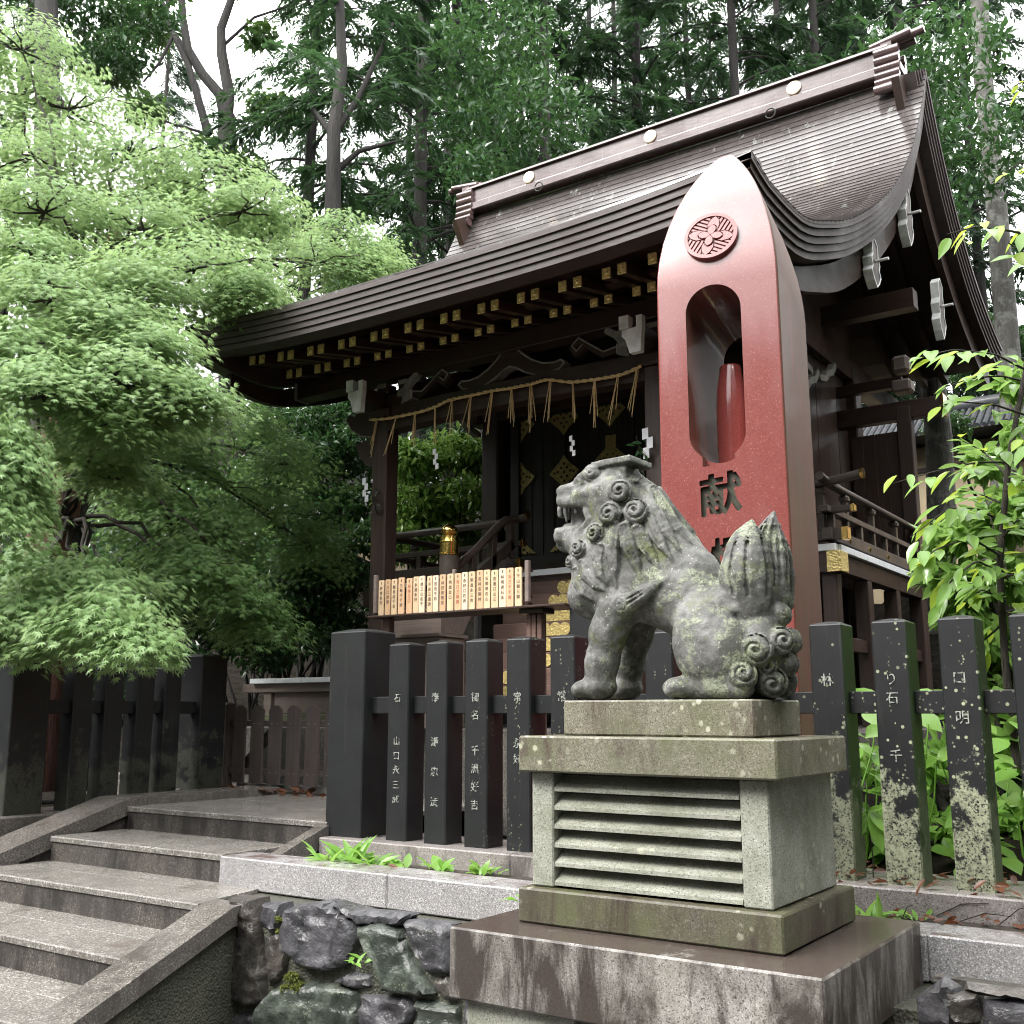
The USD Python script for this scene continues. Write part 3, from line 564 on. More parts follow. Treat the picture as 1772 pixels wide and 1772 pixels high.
LY = 3.405                                                          # the lion's plane of symmetry
def lp(a, b, w=0.0):
    """A point of the lion: a, b from a side sketch of it, w metres beside its middle plane."""
    return on_y(880 + a * 600 / 1772, 750 + b * 600 / 1772, LY + w)
class Field:
    def __init__(self, lo, hi, h):
        self.lo, self.h = np.asarray(lo, float), h
        self.n = np.ceil((np.asarray(hi) - lo) / h).astype(int) + 1
        self.ax = [self.lo[i] + np.arange(self.n[i]) * h for i in range(3)]
        self.f = np.full(self.n, 0.5)
    def apply(self, fn, lo, hi, k, cut=False):
        pad = k + 2 * self.h + 0.004
        i0 = np.clip(np.floor((np.asarray(lo) - pad - self.lo) / self.h).astype(int), 0, self.n)
        i1 = np.clip(np.ceil((np.asarray(hi) + pad - self.lo) / self.h).astype(int) + 1, 0, self.n)
        if (i1 <= i0).any(): return
        sl = tuple(slice(a, b) for a, b in zip(i0, i1))
        P = np.stack(np.meshgrid(*[self.ax[i][sl[i]] for i in range(3)], indexing='ij'), -1)
        d = fn(P); f = self.f[sl]
        if cut: f, d = -f, d
        h = np.maximum(k - np.abs(f - d), 0) / max(k, 1e-6)
        out = np.minimum(f, d) - h * h * k / 4
        self.f[sl] = -out if cut else out
    def ell(self, c, r, k=0.02, axes=None, cut=False):
        c = np.asarray(c, float); r = np.asarray(r, float); A = np.eye(3) if axes is None else np.asarray(axes)
        def fn(P):
            q = (P - c) @ A.T; k0 = np.linalg.norm(q / r, axis=-1); k1 = np.linalg.norm(q / (r * r), axis=-1)
            return k0 * (k0 - 1) / np.maximum(k1, 1e-9)
        self.apply(fn, c - r.max(), c + r.max(), k, cut)
    def cap(self, a, b, ra, rb, k=0.02, cut=False, flat=None):
        a, b = np.asarray(a, float), np.asarray(b, float); ab = b - a; L2 = max(ab @ ab, 1e-9)
        n, s = (None, 1.0) if flat is None else flat
        def fn(P):
            q = P - a; t = np.clip(q @ ab / L2, 0, 1); d = q - t[..., None] * ab
            if n is not None:
                e = d @ n; d = d + (s - 1) * e[..., None] * n
            return (np.linalg.norm(d, axis=-1) - (ra + (rb - ra) * t)) / (1.0 if n is None else s ** 0.5)
        R = max(ra, rb)
        self.apply(fn, np.minimum(a, b) - R, np.maximum(a, b) + R, k, cut)
    def path(self, pts, rs, k=0.015, cut=False, flat=None):
        for i in range(len(pts) - 1): self.cap(pts[i], pts[i + 1], rs[i], rs[i + 1], k, cut, flat)
    def box(self, c, half, rnd, k=0.01, axes=None, cut=False):
        c = np.asarray(c, float); half = np.asarray(half, float); A = np.eye(3) if axes is None else np.asarray(axes)
        def fn(P):
            q = np.abs((P - c) @ A.T) - (half - rnd)
            return np.linalg.norm(np.maximum(q, 0), axis=-1) + np.minimum(q.max(-1), 0) - rnd
        R = np.linalg.norm(half); self.apply(fn, c - R, c + R, k, cut)
    def curl(self, c, n, R, thick=0.55, turns=2.2, hand=1.0, k=0.008, groove=0.0075):
        """A carved curl: a low boss with a spiral groove."""
        c = np.asarray(c, float); n = np.asarray(n, float) / np.linalg.norm(n)
        u = np.cross(n, [0, 0, 1.0]); u /= np.linalg.norm(u); v = np.cross(u, n)
        def fn(P):
            q = P - c; x, y, z = q @ u, q @ v, q @ n
            rr = np.hypot(x, y); th = np.arctan2(y, x) * hand
            rad = np.array([R, R, R * thick]); e = np.stack([x, y, z], -1)
            k0 = np.linalg.norm(e / rad, axis=-1); k1 = np.linalg.norm(e / (rad * rad), axis=-1)
            d = k0 * (k0 - 1) / np.maximum(k1, 1e-9)
            ph = rr / R * turns - th / (2 * np.pi)
            g = np.clip(np.cos(2 * np.pi * ph) - 0.25, 0, 1)
            g = np.where((rr < R * 0.92) & (z > -0.2 * R), g, 0)
            return d + groove * g + np.where(rr < R * 0.16, 0.008, 0)
        self.apply(fn, c - R, c + R, k)
    def hit(self, a, b, guess=-0.12):
        """Where a sketched detail lies on the flank, and the surface's outward direction there."""
        from scipy.ndimage import map_coordinates
        p = lp(a, b, 0.0); d = p - EYE; d /= np.linalg.norm(d)
        t = np.linalg.norm(p - EYE) + np.arange(-0.34, 0.30, 0.002)
        Q = EYE + t[:, None] * d
        val = lambda X: map_coordinates(self.f, ((np.atleast_2d(X) - self.lo) / self.h).T, order=1, mode='nearest')
        ins = np.nonzero(val(Q) < 0)[0]
        c = Q[ins[0]] if len(ins) else lp(a, b, guess)
        e = 0.012 * np.eye(3)
        g = np.array([val(c + e[i])[0] - val(c - e[i])[0] for i in range(3)]); L = np.linalg.norm(g)
        n = g / L if L > 1e-6 else np.array([0, -1.0, 0])
        n = n + np.array([0, -0.9, 0.0]); return c, n / np.linalg.norm(n)
    def mesh(self):
        """Surface nets."""
        f = self.f; s = f < 0
        c = np.zeros(np.array(f.shape) - 1, int)
        for a, b, d in np.ndindex(2, 2, 2):
            c += s[a:f.shape[0] - 1 + a, b:f.shape[1] - 1 + b, d:f.shape[2] - 1 + d]
        act = np.argwhere((c > 0) & (c < 8)); idx = -np.ones(c.shape, int); idx[tuple(act.T)] = np.arange(len(act))
        acc = np.zeros((len(act), 3)); cnt = np.zeros(len(act))
        corners = list(np.ndindex(2, 2, 2))
        for p in corners:
            for ax in range(3):
                if p[ax]: continue
                q = list(p); q[ax] = 1
                fa = f[tuple((act + p).T)]; fb = f[tuple((act + q).T)]
                on = (fa < 0) != (fb < 0); t = np.where(on, fa / np.where(on, fa - fb, 1), 0)
                w = np.tile(np.asarray(p, float), (len(act), 1)); w[:, ax] += t
                acc[on] += w[on]; cnt += on
        v = self.lo + (act + acc / cnt[:, None]) * self.h
        F = []
        for ax in range(3):
            o1, o2 = [(1, 2), (2, 0), (0, 1)][ax]
            a = s; sh = [slice(None)] * 3; sh2 = [slice(None)] * 3
            sh[ax] = slice(0, -1); sh2[ax] = slice(1, None)
            e = np.argwhere(s[tuple(sh)] != s[tuple(sh2)])
            ok = (e[:, o1] > 0) & (e[:, o2] > 0) & (e[:, o1] < c.shape[o1]) & (e[:, o2] < c.shape[o2])
            e = e[ok]; ins = s[tuple(e.T)]
            d1 = np.zeros(3, int); d1[o1] = 1; d2 = np.zeros(3, int); d2[o2] = 1
            q = np.stack([idx[tuple((e - d1 - d2).T)], idx[tuple((e - d2).T)], idx[tuple(e.T)], idx[tuple((e - d1).T)]], 1)
            q = np.where(ins[:, None], q, q[:, ::-1])
            F.append(q)
        F = np.vstack(F); F = F[(F >= 0).all(1)]
        return v, np.vstack([F[:, [0, 1, 2]], F[:, [0, 2, 3]]])

def build_lion():
    zb = 1.645
    G = Field((-2.22, LY - 0.27, zb - 0.004), (-1.16, LY + 0.27, zb + 0.90), 0.0049)
    Y = np.array([0, 1.0, 0])
    def sp(a, b, w):                                                     # a sketched point of one flank, w to this side (-) or the far side (+)
        p = lp(a, b, -abs(w)); return np.array([p[0], LY + w, p[2]])
    # trunk: deep chest, sloping back, heavy rump
    G.ell(lp(520, 745), (0.120, 0.128, 0.165), 0.05)
    G.cap(lp(620, 760), lp(900, 840), 0.135, 0.118, 0.06)
    G.cap(lp(900, 830), lp(1070, 950), 0.125, 0.135, 0.06)
    G.ell(lp(430, 830), (0.085, 0.115, 0.085), 0.04)
    G.cap(lp(700, 480), lp(960, 700), 0.105, 0.075, 0.06)                 # withers to back
    # neck and mane
    G.cap(lp(590, 560), lp(565, 380), 0.132, 0.115, 0.05)
    G.ell(lp(470, 640), (0.105, 0.120, 0.110), 0.05)
    # haunch, shank, hind paw
    for s in (-1, 1):
        w = 0.115 * s
        G.ell(sp(965, 1060, w), (0.088, 0.062, 0.135), 0.03)
        G.ell(sp(1080, 1120, w * 0.9), (0.11, 0.07, 0.12), 0.04)
        G.cap(sp(1190, 1295, w), sp(900, 1300, w), 0.042, 0.036, 0.02)
        G.ell(sp(868, 1300, w), (0.052, 0.056, 0.036), 0.012)
        for t in (-1.5, -0.5, 0.5, 1.5):
            G.cap(sp(850, 1290, (w + t * 0.026)), sp(818, 1318, (w + t * 0.027)), 0.0165, 0.015, 0.006)
        # forelegs
        w = 0.095 * s
        G.path([sp(560, 900, w * 0.9), sp(510, 1020, w), sp(478, 1170, w), sp(462, 1290, w)], [0.074, 0.063, 0.055, 0.052], 0.03)
        G.ell(sp(455, 1300, w), (0.070, 0.062, 0.040), 0.018)
        G.ell(sp(395, 1310, w), (0.050, 0.060, 0.034), 0.012)
        for t in (-1.5, -0.5, 0.5, 1.5):
            G.cap(sp(398, 1290, (w + t * 0.028)), sp(352, 1322, (w + t * 0.029)), 0.0175, 0.016, 0.003)
        # elbow flame
        p = [sp(590, 885, s * 0.135), sp(680, 830, s * 0.135), sp(760, 775, s * 0.13), sp(822, 738, s * 0.12)]
        G.path(p, [0.033, 0.030, 0.019, 0.006], 0.006)
        for o in (-0.010, 0.010):
            q = [x + np.array([0, s * 0.026, o * (1 - 0.3 * i)]) for i, x in enumerate(p)]
            G.path(q[:3], [0.005, 0.005, 0.003], 0.003, cut=True)
        G.curl(sp(583, 872, s * 0.148), (0, s, 0), 0.034, 0.7, 1.8, s)
    # head: skull, brow, flat crown, muzzle, jaws
    G.ell(lp(560, 330), (0.105, 0.115, 0.105), 0.04)
    G.box(lp(500, 310), (0.085, 0.085, 0.060), 0.035, 0.03)
    G.box(lp(385, 318), (0.085, 0.070, 0.040), 0.022, 0.025)
    G.ell(lp(300, 300), (0.040, 0.052, 0.026), 0.012)                     # nose
    for s in (-1, 1):
        G.ell(sp(285, 300, 0.026 * s), (0.022, 0.024, 0.018), 0.008)
        G.ell(sp(262, 305, 0.022 * s), (0.010, 0.010, 0.008), 0.004, cut=True)
        G.cap(sp(275, 350, 0.052 * s), sp(390, 350, 0.078 * s), 0.022, 0.020, 0.012)     # upper lip
        G.cap(sp(345, 315, 0.075 * s), sp(470, 285, 0.10 * s), 0.018, 0.024, 0.015)      # cheek ridge
        G.ell(sp(395, 262, 0.068 * s), (0.030, 0.020, 0.017), 0.006)                             # eye
        G.ell(sp(380, 262, 0.086 * s), (0.009, 0.006, 0.007), 0.003, cut=True)
        G.path([sp(352, 246, 0.060 * s), sp(395, 214, 0.075 * s), sp(455, 208, 0.085 * s)], [0.014, 0.019, 0.015], 0.006)
        G.curl(sp(425, 205, 0.088 * s), (0, s, 0.15), 0.030, 0.7, 1.6, s)
        G.curl(sp(372, 232, 0.074 * s), (-0.3, s, 0.2), 0.022, 0.7, 1.4, s)
    G.cap(lp(450, 235), lp(370, 290), 0.062, 0.045, 0.03)
    G.box(lp(568, 205), (0.066, 0.074, 0.036), 0.010, 0.010)                        # crown block
    G.box(lp(578, 166), (0.082, 0.086, 0.0125), 0.003, 0.002, axes=[[0.998, 0, 0.05], [0, 1, 0], [-0.05, 0, 0.998]])
    G.cap(lp(530, 168), lp(575, 162), 0.012, 0.014, 0.015)
    # lower jaw, chin and mouth
    G.box(lp(335, 520), (0.062, 0.060, 0.026), 0.018, 0.02, axes=[[0.985, 0, 0.17], [0, 1, 0], [-0.17, 0, 0.985]])
    G.cap(lp(275, 500), lp(290, 560), 0.030, 0.034, 0.02)
    G.ell(lp(400, 560), (0.085, 0.080, 0.060), 0.03)
    G.box(lp(325, 430), (0.075, 0.046, 0.036), 0.010, 0.008, cut=True)
    G.cap(lp(390, 430, -0.11), lp(390, 430, 0.11), 0.022, 0.022, 0.010, cut=True)
    G.cap(lp(340, 430, -0.11), lp(340, 430, 0.11), 0.028, 0.028, 0.010, cut=True)
    G.box(lp(370, 430), (0.035, 0.020, 0.05), 0.008, 0.01)
    G.cap(lp(380, 478), lp(300, 480), 0.024, 0.016, 0.01)                 # tongue
    for s in (-1, 1):                                                     # fangs and teeth
        G.cap(sp(292, 385, 0.050 * s), sp(297, 455, 0.050 * s), 0.011, 0.004, 0.003)
        G.cap(sp(262, 385, 0.030 * s), sp(263, 420, 0.030 * s), 0.011, 0.009, 0.003)
        G.cap(sp(262, 385, 0.010 * s), sp(263, 420, 0.010 * s), 0.011, 0.009, 0.003)
        G.cap(sp(345, 385, 0.056 * s), sp(345, 405, 0.056 * s), 0.009, 0.007, 0.003)
        G.cap(sp(378, 505, 0.050 * s), sp(385, 462, 0.050 * s), 0.012, 0.005, 0.003)
        G.path([sp(395, 395, 0.080 * s), sp(418, 440, 0.082 * s), sp(375, 490, 0.066 * s)], [0.013, 0.014, 0.012], 0.008)
    # curls of the cheek and beard, locks of the mane and the flank plume, laid on the surface and mirrored to the other side
    mir = lambda p: np.array([p[0], 2 * LY - p[1], p[2]])
    mv = lambda n: np.array([n[0], -n[1], n[2]])
    for pts, r in (([(545, 470), (530, 580), (540, 690), (552, 785)], 0.025), ([(595, 480), (615, 570), (652, 660), (680, 745)], 0.028), ([(660, 490), (695, 560), (735, 630), (774, 690)], 0.027),
                   ([(375, 660), (392, 720), (440, 775), (494, 803)], 0.019), ([(345, 700), (352, 760), (380, 810), (430, 850)], 0.019), ([(470, 580), (455, 650), (470, 720), (510, 775)], 0.020),
                   ([(690, 260), (745, 390), (805, 490), (875, 600)], 0.029), ([(740, 290), (800, 400), (865, 490), (935, 565)], 0.026), ([(715, 420), (745, 500), (785, 570), (838, 650)], 0.025),
                   ([(640, 240), (665, 220), (700, 260), (740, 330)], 0.022)):
        H = [G.hit(*p) for p in pts]
        for s in (0, 1):
            f = (lambda x: x) if not s else mir
            fn = (lambda x: x) if not s else mv
            P = [f(c + n * r * 0.10) for c, n in H]; N = [fn(n) for c, n in H]
            G.path(P, [r * 0.8, r, r * 0.72, 0.004], 0.004)
            R = [r * 0.8, r, r * 0.72]
            for o in (-0.55, 0.0, 0.55):
                Q = []
                for i in range(3):
                    t = P[i + 1] - P[i]; t /= np.linalg.norm(t); sd = np.cross(t, N[i]); sd /= np.linalg.norm(sd)
                    Q.append(P[i] + R[i] * (o * sd + math.sqrt(1 - o * o) * N[i]))
                G.path(Q, [0.0085, 0.0095, 0.0055], 0.0015, cut=True)
    curls = [(572, 300, 0.046), (525, 415, 0.046), (655, 403, 0.047), (450, 510, 0.038), (362, 592, 0.034), (318, 655, 0.023)]
    H = [(G.hit(a, b), r) for a, b, r in curls]
    for i, ((c, n), r) in enumerate(H):
        G.curl(c + n * r * 0.2, n, r, 0.62, 2.0, 1.0 if i in (0, 1, 3) else -1.0, 0.003, 0.014)
        G.curl(mir(c + n * r * 0.2), mv(n), r, 0.62, 2.0, -1.0 if i in (0, 1, 3) else 1.0, 0.003, 0.014)
    H = [G.hit(*p) for p in ((1085, 770), (1095, 840), (1150, 900), (1235, 965))]
    for s in (0, 1):
        f = (lambda x: x) if not s else mir
        G.path([f(c - n * 0.008) for c, n in H], [0.010, 0.022, 0.026, 0.02], 0.006)
    # tail: three flame-shaped lobes with combed grooves over a knot of curls
    G.ell(lp(1230, 800), (0.075, 0.095, 0.12), 0.03)
    G.ell(lp(1300, 1100), (0.085, 0.105, 0.155), 0.03)
    for pts, rs, w, gr in (([(1230, 870), (1215, 730), (1220, 585), (1240, 455)], [0.070, 0.083, 0.062, 0.010], -0.050, (-0.35, 0.3)), ([(1330, 830), (1325, 660), (1335, 520), (1358, 398)], [0.066, 0.062, 0.043, 0.005], 0.015, (-0.6, -0.1, 0.5)),
                           ([(1375, 860), (1378, 720), (1382, 600), (1386, 505)], [0.055, 0.050, 0.036, 0.007], 0.065, (-0.4, 0.3))):
        P = [lp(a, b, w) for a, b in pts]
        fl_ = []
        for i in range(13):                                             # a smooth leaf-shaped lobe through its guide points
            t = i / 4.0; j = min(int(t), 2); f = t - j
            fl_.append((P[j] * (1 - f) + P[j + 1] * f, rs[j] * (1 - f) + rs[j + 1] * f))
        Q = [p for p, r in fl_]; R_ = [r * (1.0 + 0.10 * math.sin(math.pi * i / 12)) for i, (p, r) in enumerate(fl_)]
        G.path(Q, R_, 0.010, flat=(Y, 1.25))
        for o in gr:
            C1 = [p + np.array([o * r, -math.sqrt(1 - o * o) * r / 1.25, 0]) for p, r in zip(Q, R_)]
            G.path(C1[1:], [0.0065] * 9 + [0.0045, 0.003, 0.002], 0.003, cut=True)
            C2 = [p + np.array([math.sqrt(1 - o * o) * r, o * r / 1.25, 0]) for p, r in zip(Q, R_)]
            G.path(C2[1:], [0.0065] * 9 + [0.0045, 0.003, 0.002], 0.003, cut=True)
    for a, b, r in ((1268, 1108, 0.056), (1202, 1240, 0.046), (1345, 1268, 0.052), (1392, 1060, 0.046), (1385, 925, 0.042), (1425, 1180, 0.040), (1320, 1190, 0.034)):
        c, n = G.hit(a, b)
        G.curl(c + n * r * 0.1, n, r, 0.75, 2.0, -1.0, 0.003, 0.014)
        G.curl(mir(c + n * r * 0.1), mv(n), r, 0.75, 2.0, 1.0, 0.003, 0.014)
    # seat it flat on its block, and weather the surface a little
    P = np.stack(np.meshgrid(*G.ax, indexing='ij'), -1)
    G.f += 0.0045 * (meshkit.fbm(P * 45.0, 2, 3) - 0.5)
    G.f = np.maximum(G.f, (zb - 0.0005) - P[..., 2])
    return G.mesh()
LION = Thing('stone_lion_dog', 'lichen covered stone lion-dog with open jaws sitting upright on its pedestal', 'lion-dog statue', (-1.65, LY, 1.526))
LION.part('block', bx(-2.0, -1.303, 3.2, 3.61, 1.527, 1.645, 0.006), M['ledge_granite'])
LION.part('body', build_lion(), M['lion'], smooth=True)
# ---------------------------------------------------------------- the setting: ground, terrace, steps
rng = np.random.default_rng(11)
def ground_z(x, y):
    g = (0.80 if y > 4 else 0.0) + min(max((y - 7.5) / 3, 0), 1) * 0.5 + min(max((y - 10.9) / 2.4, 0), 1) * 1.7 + max(y - 14.5, 0) * 0.12 + min(max(y - 24, 0), 40) * 0.09
    g += min(max((-x - 9.2) / 4, 0), 1) * min(max((y - 5) / 6, 0), 1) * 1.5 + min(max(-x - 14, 0), 30) * 0.10 * (y > 5)
    return g + (0.45 * min(max((y - 5.2) / 1.2, 0), 1) if x > -3.2 else 0)
def terrain():
    xs = np.concatenate([np.linspace(-160, -24, 24), np.linspace(-20, 12, 60), np.linspace(16, 120, 20)])
    ys = np.concatenate([np.linspace(-60, 3, 12), np.linspace(3.9, 4.1, 3), np.linspace(4.6, 20, 40), np.linspace(22, 160, 44)])
    P = np.zeros((len(xs), len(ys), 3)); P[..., 0] = xs[:, None]; P[..., 1] = ys[None]
    X, Y = P[..., 0], P[..., 1]
    z = np.where(Y < 4.0, -0.02, 0.80)
    z = z + np.clip((Y - 5.2) / 1.2, 0, 1) * 0.45 * (X > -3.2)
    z = z + np.clip((Y - 7.5) / 3.0, 0, 1) * 0.5
    z = z + np.clip((Y - 10.9) / 2.4, 0, 1) * 1.7 + np.clip(Y - 14.5, 0, 200) * 0.12 + np.clip(Y - 24, 0, 40) * 0.09
    z = z + np.clip((-X - 9.2) / 4, 0, 1) * np.clip((Y - 5) / 6, 0, 1) * 1.5 + np.clip(-X - 14, 0, 30) * 0.10 * (Y > 5)
    z = z + (meshkit.fbm(P * [0.35, 0.35, 0] + 5, 3) - 0.5) * np.clip((Y - 5.5) * 0.1, 0, 1.5)
    P[..., 2] = z
    return grid(P)
single('ground', terrain(), M['forest_soil'], kind='structure', smooth=True)

# granite steps: edges at these fronts and heights
ST = [(4.39, 1.02), (3.87, 0.885), (3.39, 0.748), (2.91, 0.611), (2.43, 0.474), (1.95, 0.337), (1.47, 0.20), (0.99, 0.063)]
STEPS = Thing('stone_steps', 'flight of wet granite steps rising to the gate between sloping copings', 'steps', (-5.2, 3.0, 0.0))
for i, (y, z) in enumerate(ST):
    back = 7.6 if i == 0 else ST[i - 1][0] + 0.02
    zl = ST[i + 1][1] - 0.004 if i + 1 < len(ST) else -0.05
    right = -4.27 if i == 0 else (-4.30 if i == 1 else -4.21)
    ends = [-6.02, -5.05, right] if i != 1 else [-6.02, -4.9, -4.497]
    def xr(y, i=i, right=right): return right if i < 2 else -4.087 + 0.235 * (3.39 - y)      # the flight widens towards its foot
    nm = 'landing_slab' if i == 0 else 'tread'
    def slab(a, b, y0, y1, z0, z1, c, last):
        sec = [(y0, z0), (y1, z0), (y1, z1 - c), (y1 - c, z1), (y0 + c, z1), (y0, z1 - c)]
        return sweep([[(a, y, q) for y, q in sec], [((xr(y) - 0.002) if last and i >= 2 else b, y, q) for y, q in sec]])
    for j in range(2):                                               # a nosing stone, then the tread behind it
        p, q, last = ends[j] + 0.001, ends[j + 1] - 0.001, j == 1
        STEPS.part(nm, slab(p, q, y, y + 0.30, z - 0.03, z, 0.006, last), M['step_granite'])
        if back - y - 0.302 > 0.03:
            for q0, q1 in ([(y + 0.303, back)] if i else [(y + 0.303, y + 0.80), (y + 0.803, y + 1.30), (y + 1.303, back)]):
                STEPS.part(nm, slab(p, q, q0, q1, z - 0.03, z - 0.002, 0.004, last), M['step_granite'])
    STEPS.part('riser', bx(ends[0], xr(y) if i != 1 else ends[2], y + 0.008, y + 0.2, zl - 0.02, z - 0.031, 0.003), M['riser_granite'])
# right-hand sloping coping with its rough wall
SL = 0.137 / 0.48
def slope_z(y): return 0.735 + (y - 3.60) * 0.45
def coping(x0, x1, pts, th, mat=M['coping_granite']):
    sec = []
    for y, z in pts: sec.append([(x0, y, z - th), (x1, y, z - th), (x1, y, z), (x0, y, z)])
    return sweep(sec)
def flare(y, off): return -4.087 + 0.235 * (3.39 - y) + off
cp = [(3.52, 0.752), (3.42, 0.748), (0.9, 0.055)]
STEPS.part('coping', sweep([[(flare(y, 0), y, z - 0.085), (flare(y, 0.21), y, z - 0.085), (flare(y, 0.21), y, z), (flare(y, 0), y, z)] for y, z in cp]), M['coping_granite'])
STEPS.part('side_wall', sweep([[(flare(y, 0.01), y, -0.05), (flare(y, 0.19), y, -0.05), (flare(y, 0.19), y, z - 0.087), (flare(y, 0.01), y, z - 0.087)] for y, z in cp]), M['rough_wall'])
STEPS.part('coping', coping(-4.34, -4.26, [(4.44, 1.018), (4.02, 0.872), (3.88, 0.872)], 0.10), M['coping_granite'])
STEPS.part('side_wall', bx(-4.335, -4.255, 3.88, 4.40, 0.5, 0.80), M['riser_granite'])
# left-hand coping: level along the landing, then sloping down
STEPS.part('coping', coping(-6.36, -6.03, [(5.7, 1.068), (4.42, 1.068), (3.0, 0.645), (0.9, 0.02)], 0.10), M['coping_granite'])
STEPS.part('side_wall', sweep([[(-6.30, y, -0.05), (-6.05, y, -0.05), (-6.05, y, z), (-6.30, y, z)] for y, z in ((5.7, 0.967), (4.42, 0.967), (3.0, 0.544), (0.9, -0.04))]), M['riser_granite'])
single('terrace_ground', join(bx(-40, -6.37, 4.0, 9.0, -0.1, 0.90), bx(-40, -6.37, 2.0, 4.0, -0.1, 0.78)), M['forest_soil'], kind='structure')
single('terrace_kerb', join(bx(-6.50, -6.38, -0.5, 3.62, -0.1, 0.955), bx(-6.95, -6.41, 3.60, 5.70, 0.80, 0.972, 0.006)), M['coping_granite'], kind='structure')
single('street', bx(-60, 40, -40, 3.9, -0.08, -0.004), M['riser_granite'], kind='structure')

# ---------------------------------------------------------------- retaining wall of rough stones under a granite beam
WALL = Thing('rubble_retaining_wall', 'rough wet rubble stone wall with ferns and moss under a pale granite kerb', 'retaining wall', (-2.6, 4.0, 0.0))
for a, b in ((-4.494, -3.36), (-3.358, -2.22), (-2.218, -1.0), (-0.998, 0.2), (0.202, 1.4)):
    WALL.part('kerb_stone', bx(a, b, 3.852, 4.075, 0.732, 0.882, 0.006), M['beam_granite'])
WALL.part('mortar', bx(-4.30, 2.0, 3.503, 4.3, -0.1, 0.726, 0.002), M['rough_wall'])
def rock(poly, mat, seed, bulge=0.075, y0=3.505):
    """One rubble stone: an uneven dome over a polygon drawn on the wall's face (x, z)."""
    poly = poly.buffer(0.006).buffer(-0.002)
    if poly.geom_type != 'Polygon': poly = max(poly.geoms, key=lambda g: g.area)
    ring = poly.exterior; L = ring.length; n = max(24, int(L / 0.018))
    bd = np.array([ring.interpolate(t * L).coords[0] for t in np.arange(n) / n])
    x0, z0, x1, z1 = poly.bounds; st = 0.0165
    gx, gz = np.meshgrid(np.arange(x0, x1, st), np.arange(z0, z1, st)); pts = np.stack([gx.ravel(), gz.ravel()], 1)
    pts += np.random.default_rng(seed).uniform(-0.004, 0.004, pts.shape)
    inner = poly.buffer(-0.007)
    pts = pts[shapely.contains_xy(inner, pts[:, 0], pts[:, 1])]
    allp = np.vstack([bd, pts]); tri = Delaunay(allp).simplices
    cen = allp[tri].mean(1); tri = tri[shapely.contains_xy(poly, cen[:, 0], cen[:, 1])]
    d = np.array([ring.distance(Point(p)) for p in allp])
    P3 = np.stack([allp[:, 0], allp[:, 1], np.full(len(allp), seed * 3.1)], 1)
    lump = meshkit.fbm(P3 * 5.0, 3, seed); ridge = np.abs(meshkit.fbm(P3 * [9, 16, 1] + 3, 3, seed + 5) - 0.5)
    fine = meshkit.fbm(P3 * [34.0, 60.0, 1], 3, seed + 9)
    tilt = (allp - allp.mean(0)) @ np.random.default_rng(seed + 1).uniform(-0.16, 0.16, 2)
    h = np.minimum(d / 0.018, 1) ** 0.5 * (0.38 * bulge * (0.5 + 0.8 * lump) + 0.016 + tilt * 0.7) - 0.085 * ridge + 0.016 * fine
    h = np.where(np.arange(len(allp)) < n, -0.012, h)
    v = np.stack([allp[:, 0], y0 - h, allp[:, 1]], 1)
    back = v[:n].copy(); back[:, 1] = y0 + 0.06
    o = len(v); sk = np.array([[i, o + i, o + (i + 1) % n] for i in range(n)] + [[i, o + (i + 1) % n, (i + 1) % n] for i in range(n)])
    e1 = v[tri[:, 1]] - v[tri[:, 0]]; e2 = v[tri[:, 2]] - v[tri[:, 0]]
    nrm = np.cross(e1, e2); tri = np.where((nrm[:, 1] > 0)[:, None], tri[:, ::-1], tri)
    return np.vstack([v, back]), np.vstack([tri, sk])
def c5(x, y): return 380 + x * 520 / 1772, 1440 + y * 332 / 1131
def wp(pts): return Polygon([(q[0], q[2]) for q in (on_y(*c5(*p), 3.46) for p in pts)])
drawn = [([(20, 390), (190, 400), (215, 600), (240, 830), (235, 1010), (140, 1050), (40, 1000), (10, 700)], 'rock_brown', 0.09),
         ([(205, 430), (330, 430), (335, 520), (290, 610), (230, 560)], 'rock_slate', 0.05),
         ([(240, 610), (360, 600), (375, 740), (350, 850), (270, 930), (245, 800)], 'rock_brown', 0.04),
         ([(380, 450), (600, 415), (760, 520), (800, 640), (740, 790), (600, 830), (480, 800), (370, 720), (365, 580)], 'rock_slate', 0.12),
         ([(620, 420), (830, 480), (1080, 500), (1020, 560), (800, 560), (700, 500)], 'rock_slate', 0.03),
         ([(780, 560), (900, 540), (1040, 590), (1120, 760), (1260, 980), (1130, 980), (960, 950), (880, 800)], 'rock_green', 0.09),
         ([(1050, 530), (1330, 560), (1345, 840), (1200, 850), (1100, 690)], 'rock_slate', 0.06),
         ([(1200, 870), (1345, 850), (1400, 1000), (1310, 1010)], 'rock_brown', 0.04),
         ([(240, 1010), (330, 910), (480, 890), (640, 900), (790, 950), (780, 1200), (260, 1250), (220, 1130)], 'rock_green', 0.12),
         ([(640, 880), (760, 830), (860, 850), (870, 930), (760, 940)], 'rock_slate', 0.04),
         ([(800, 960), (1080, 985), (1130, 1060), (1050, 1260), (820, 1240), (790, 1100)], 'rock_slate', 0.09),
         ([(1120, 990), (1290, 1010), (1390, 1030), (1400, 1240), (1080, 1250), (1140, 1080)], 'rock_green', 0.06),
         ([(-40, 1080), (210, 1080), (240, 1240), (-60, 1260)], 'rock_slate', 0.05)]
shapes = []
for i, (p, mt, b) in enumerate(drawn):
    q = wp(p); shapes.append(q)
    WALL.part('rubble_stone', rock(q, M[mt], 20 + i, b), M[mt], smooth=38)
def c14(x, y): return 1400 + x * 372 / 913, 1050 + y * 722 / 1772
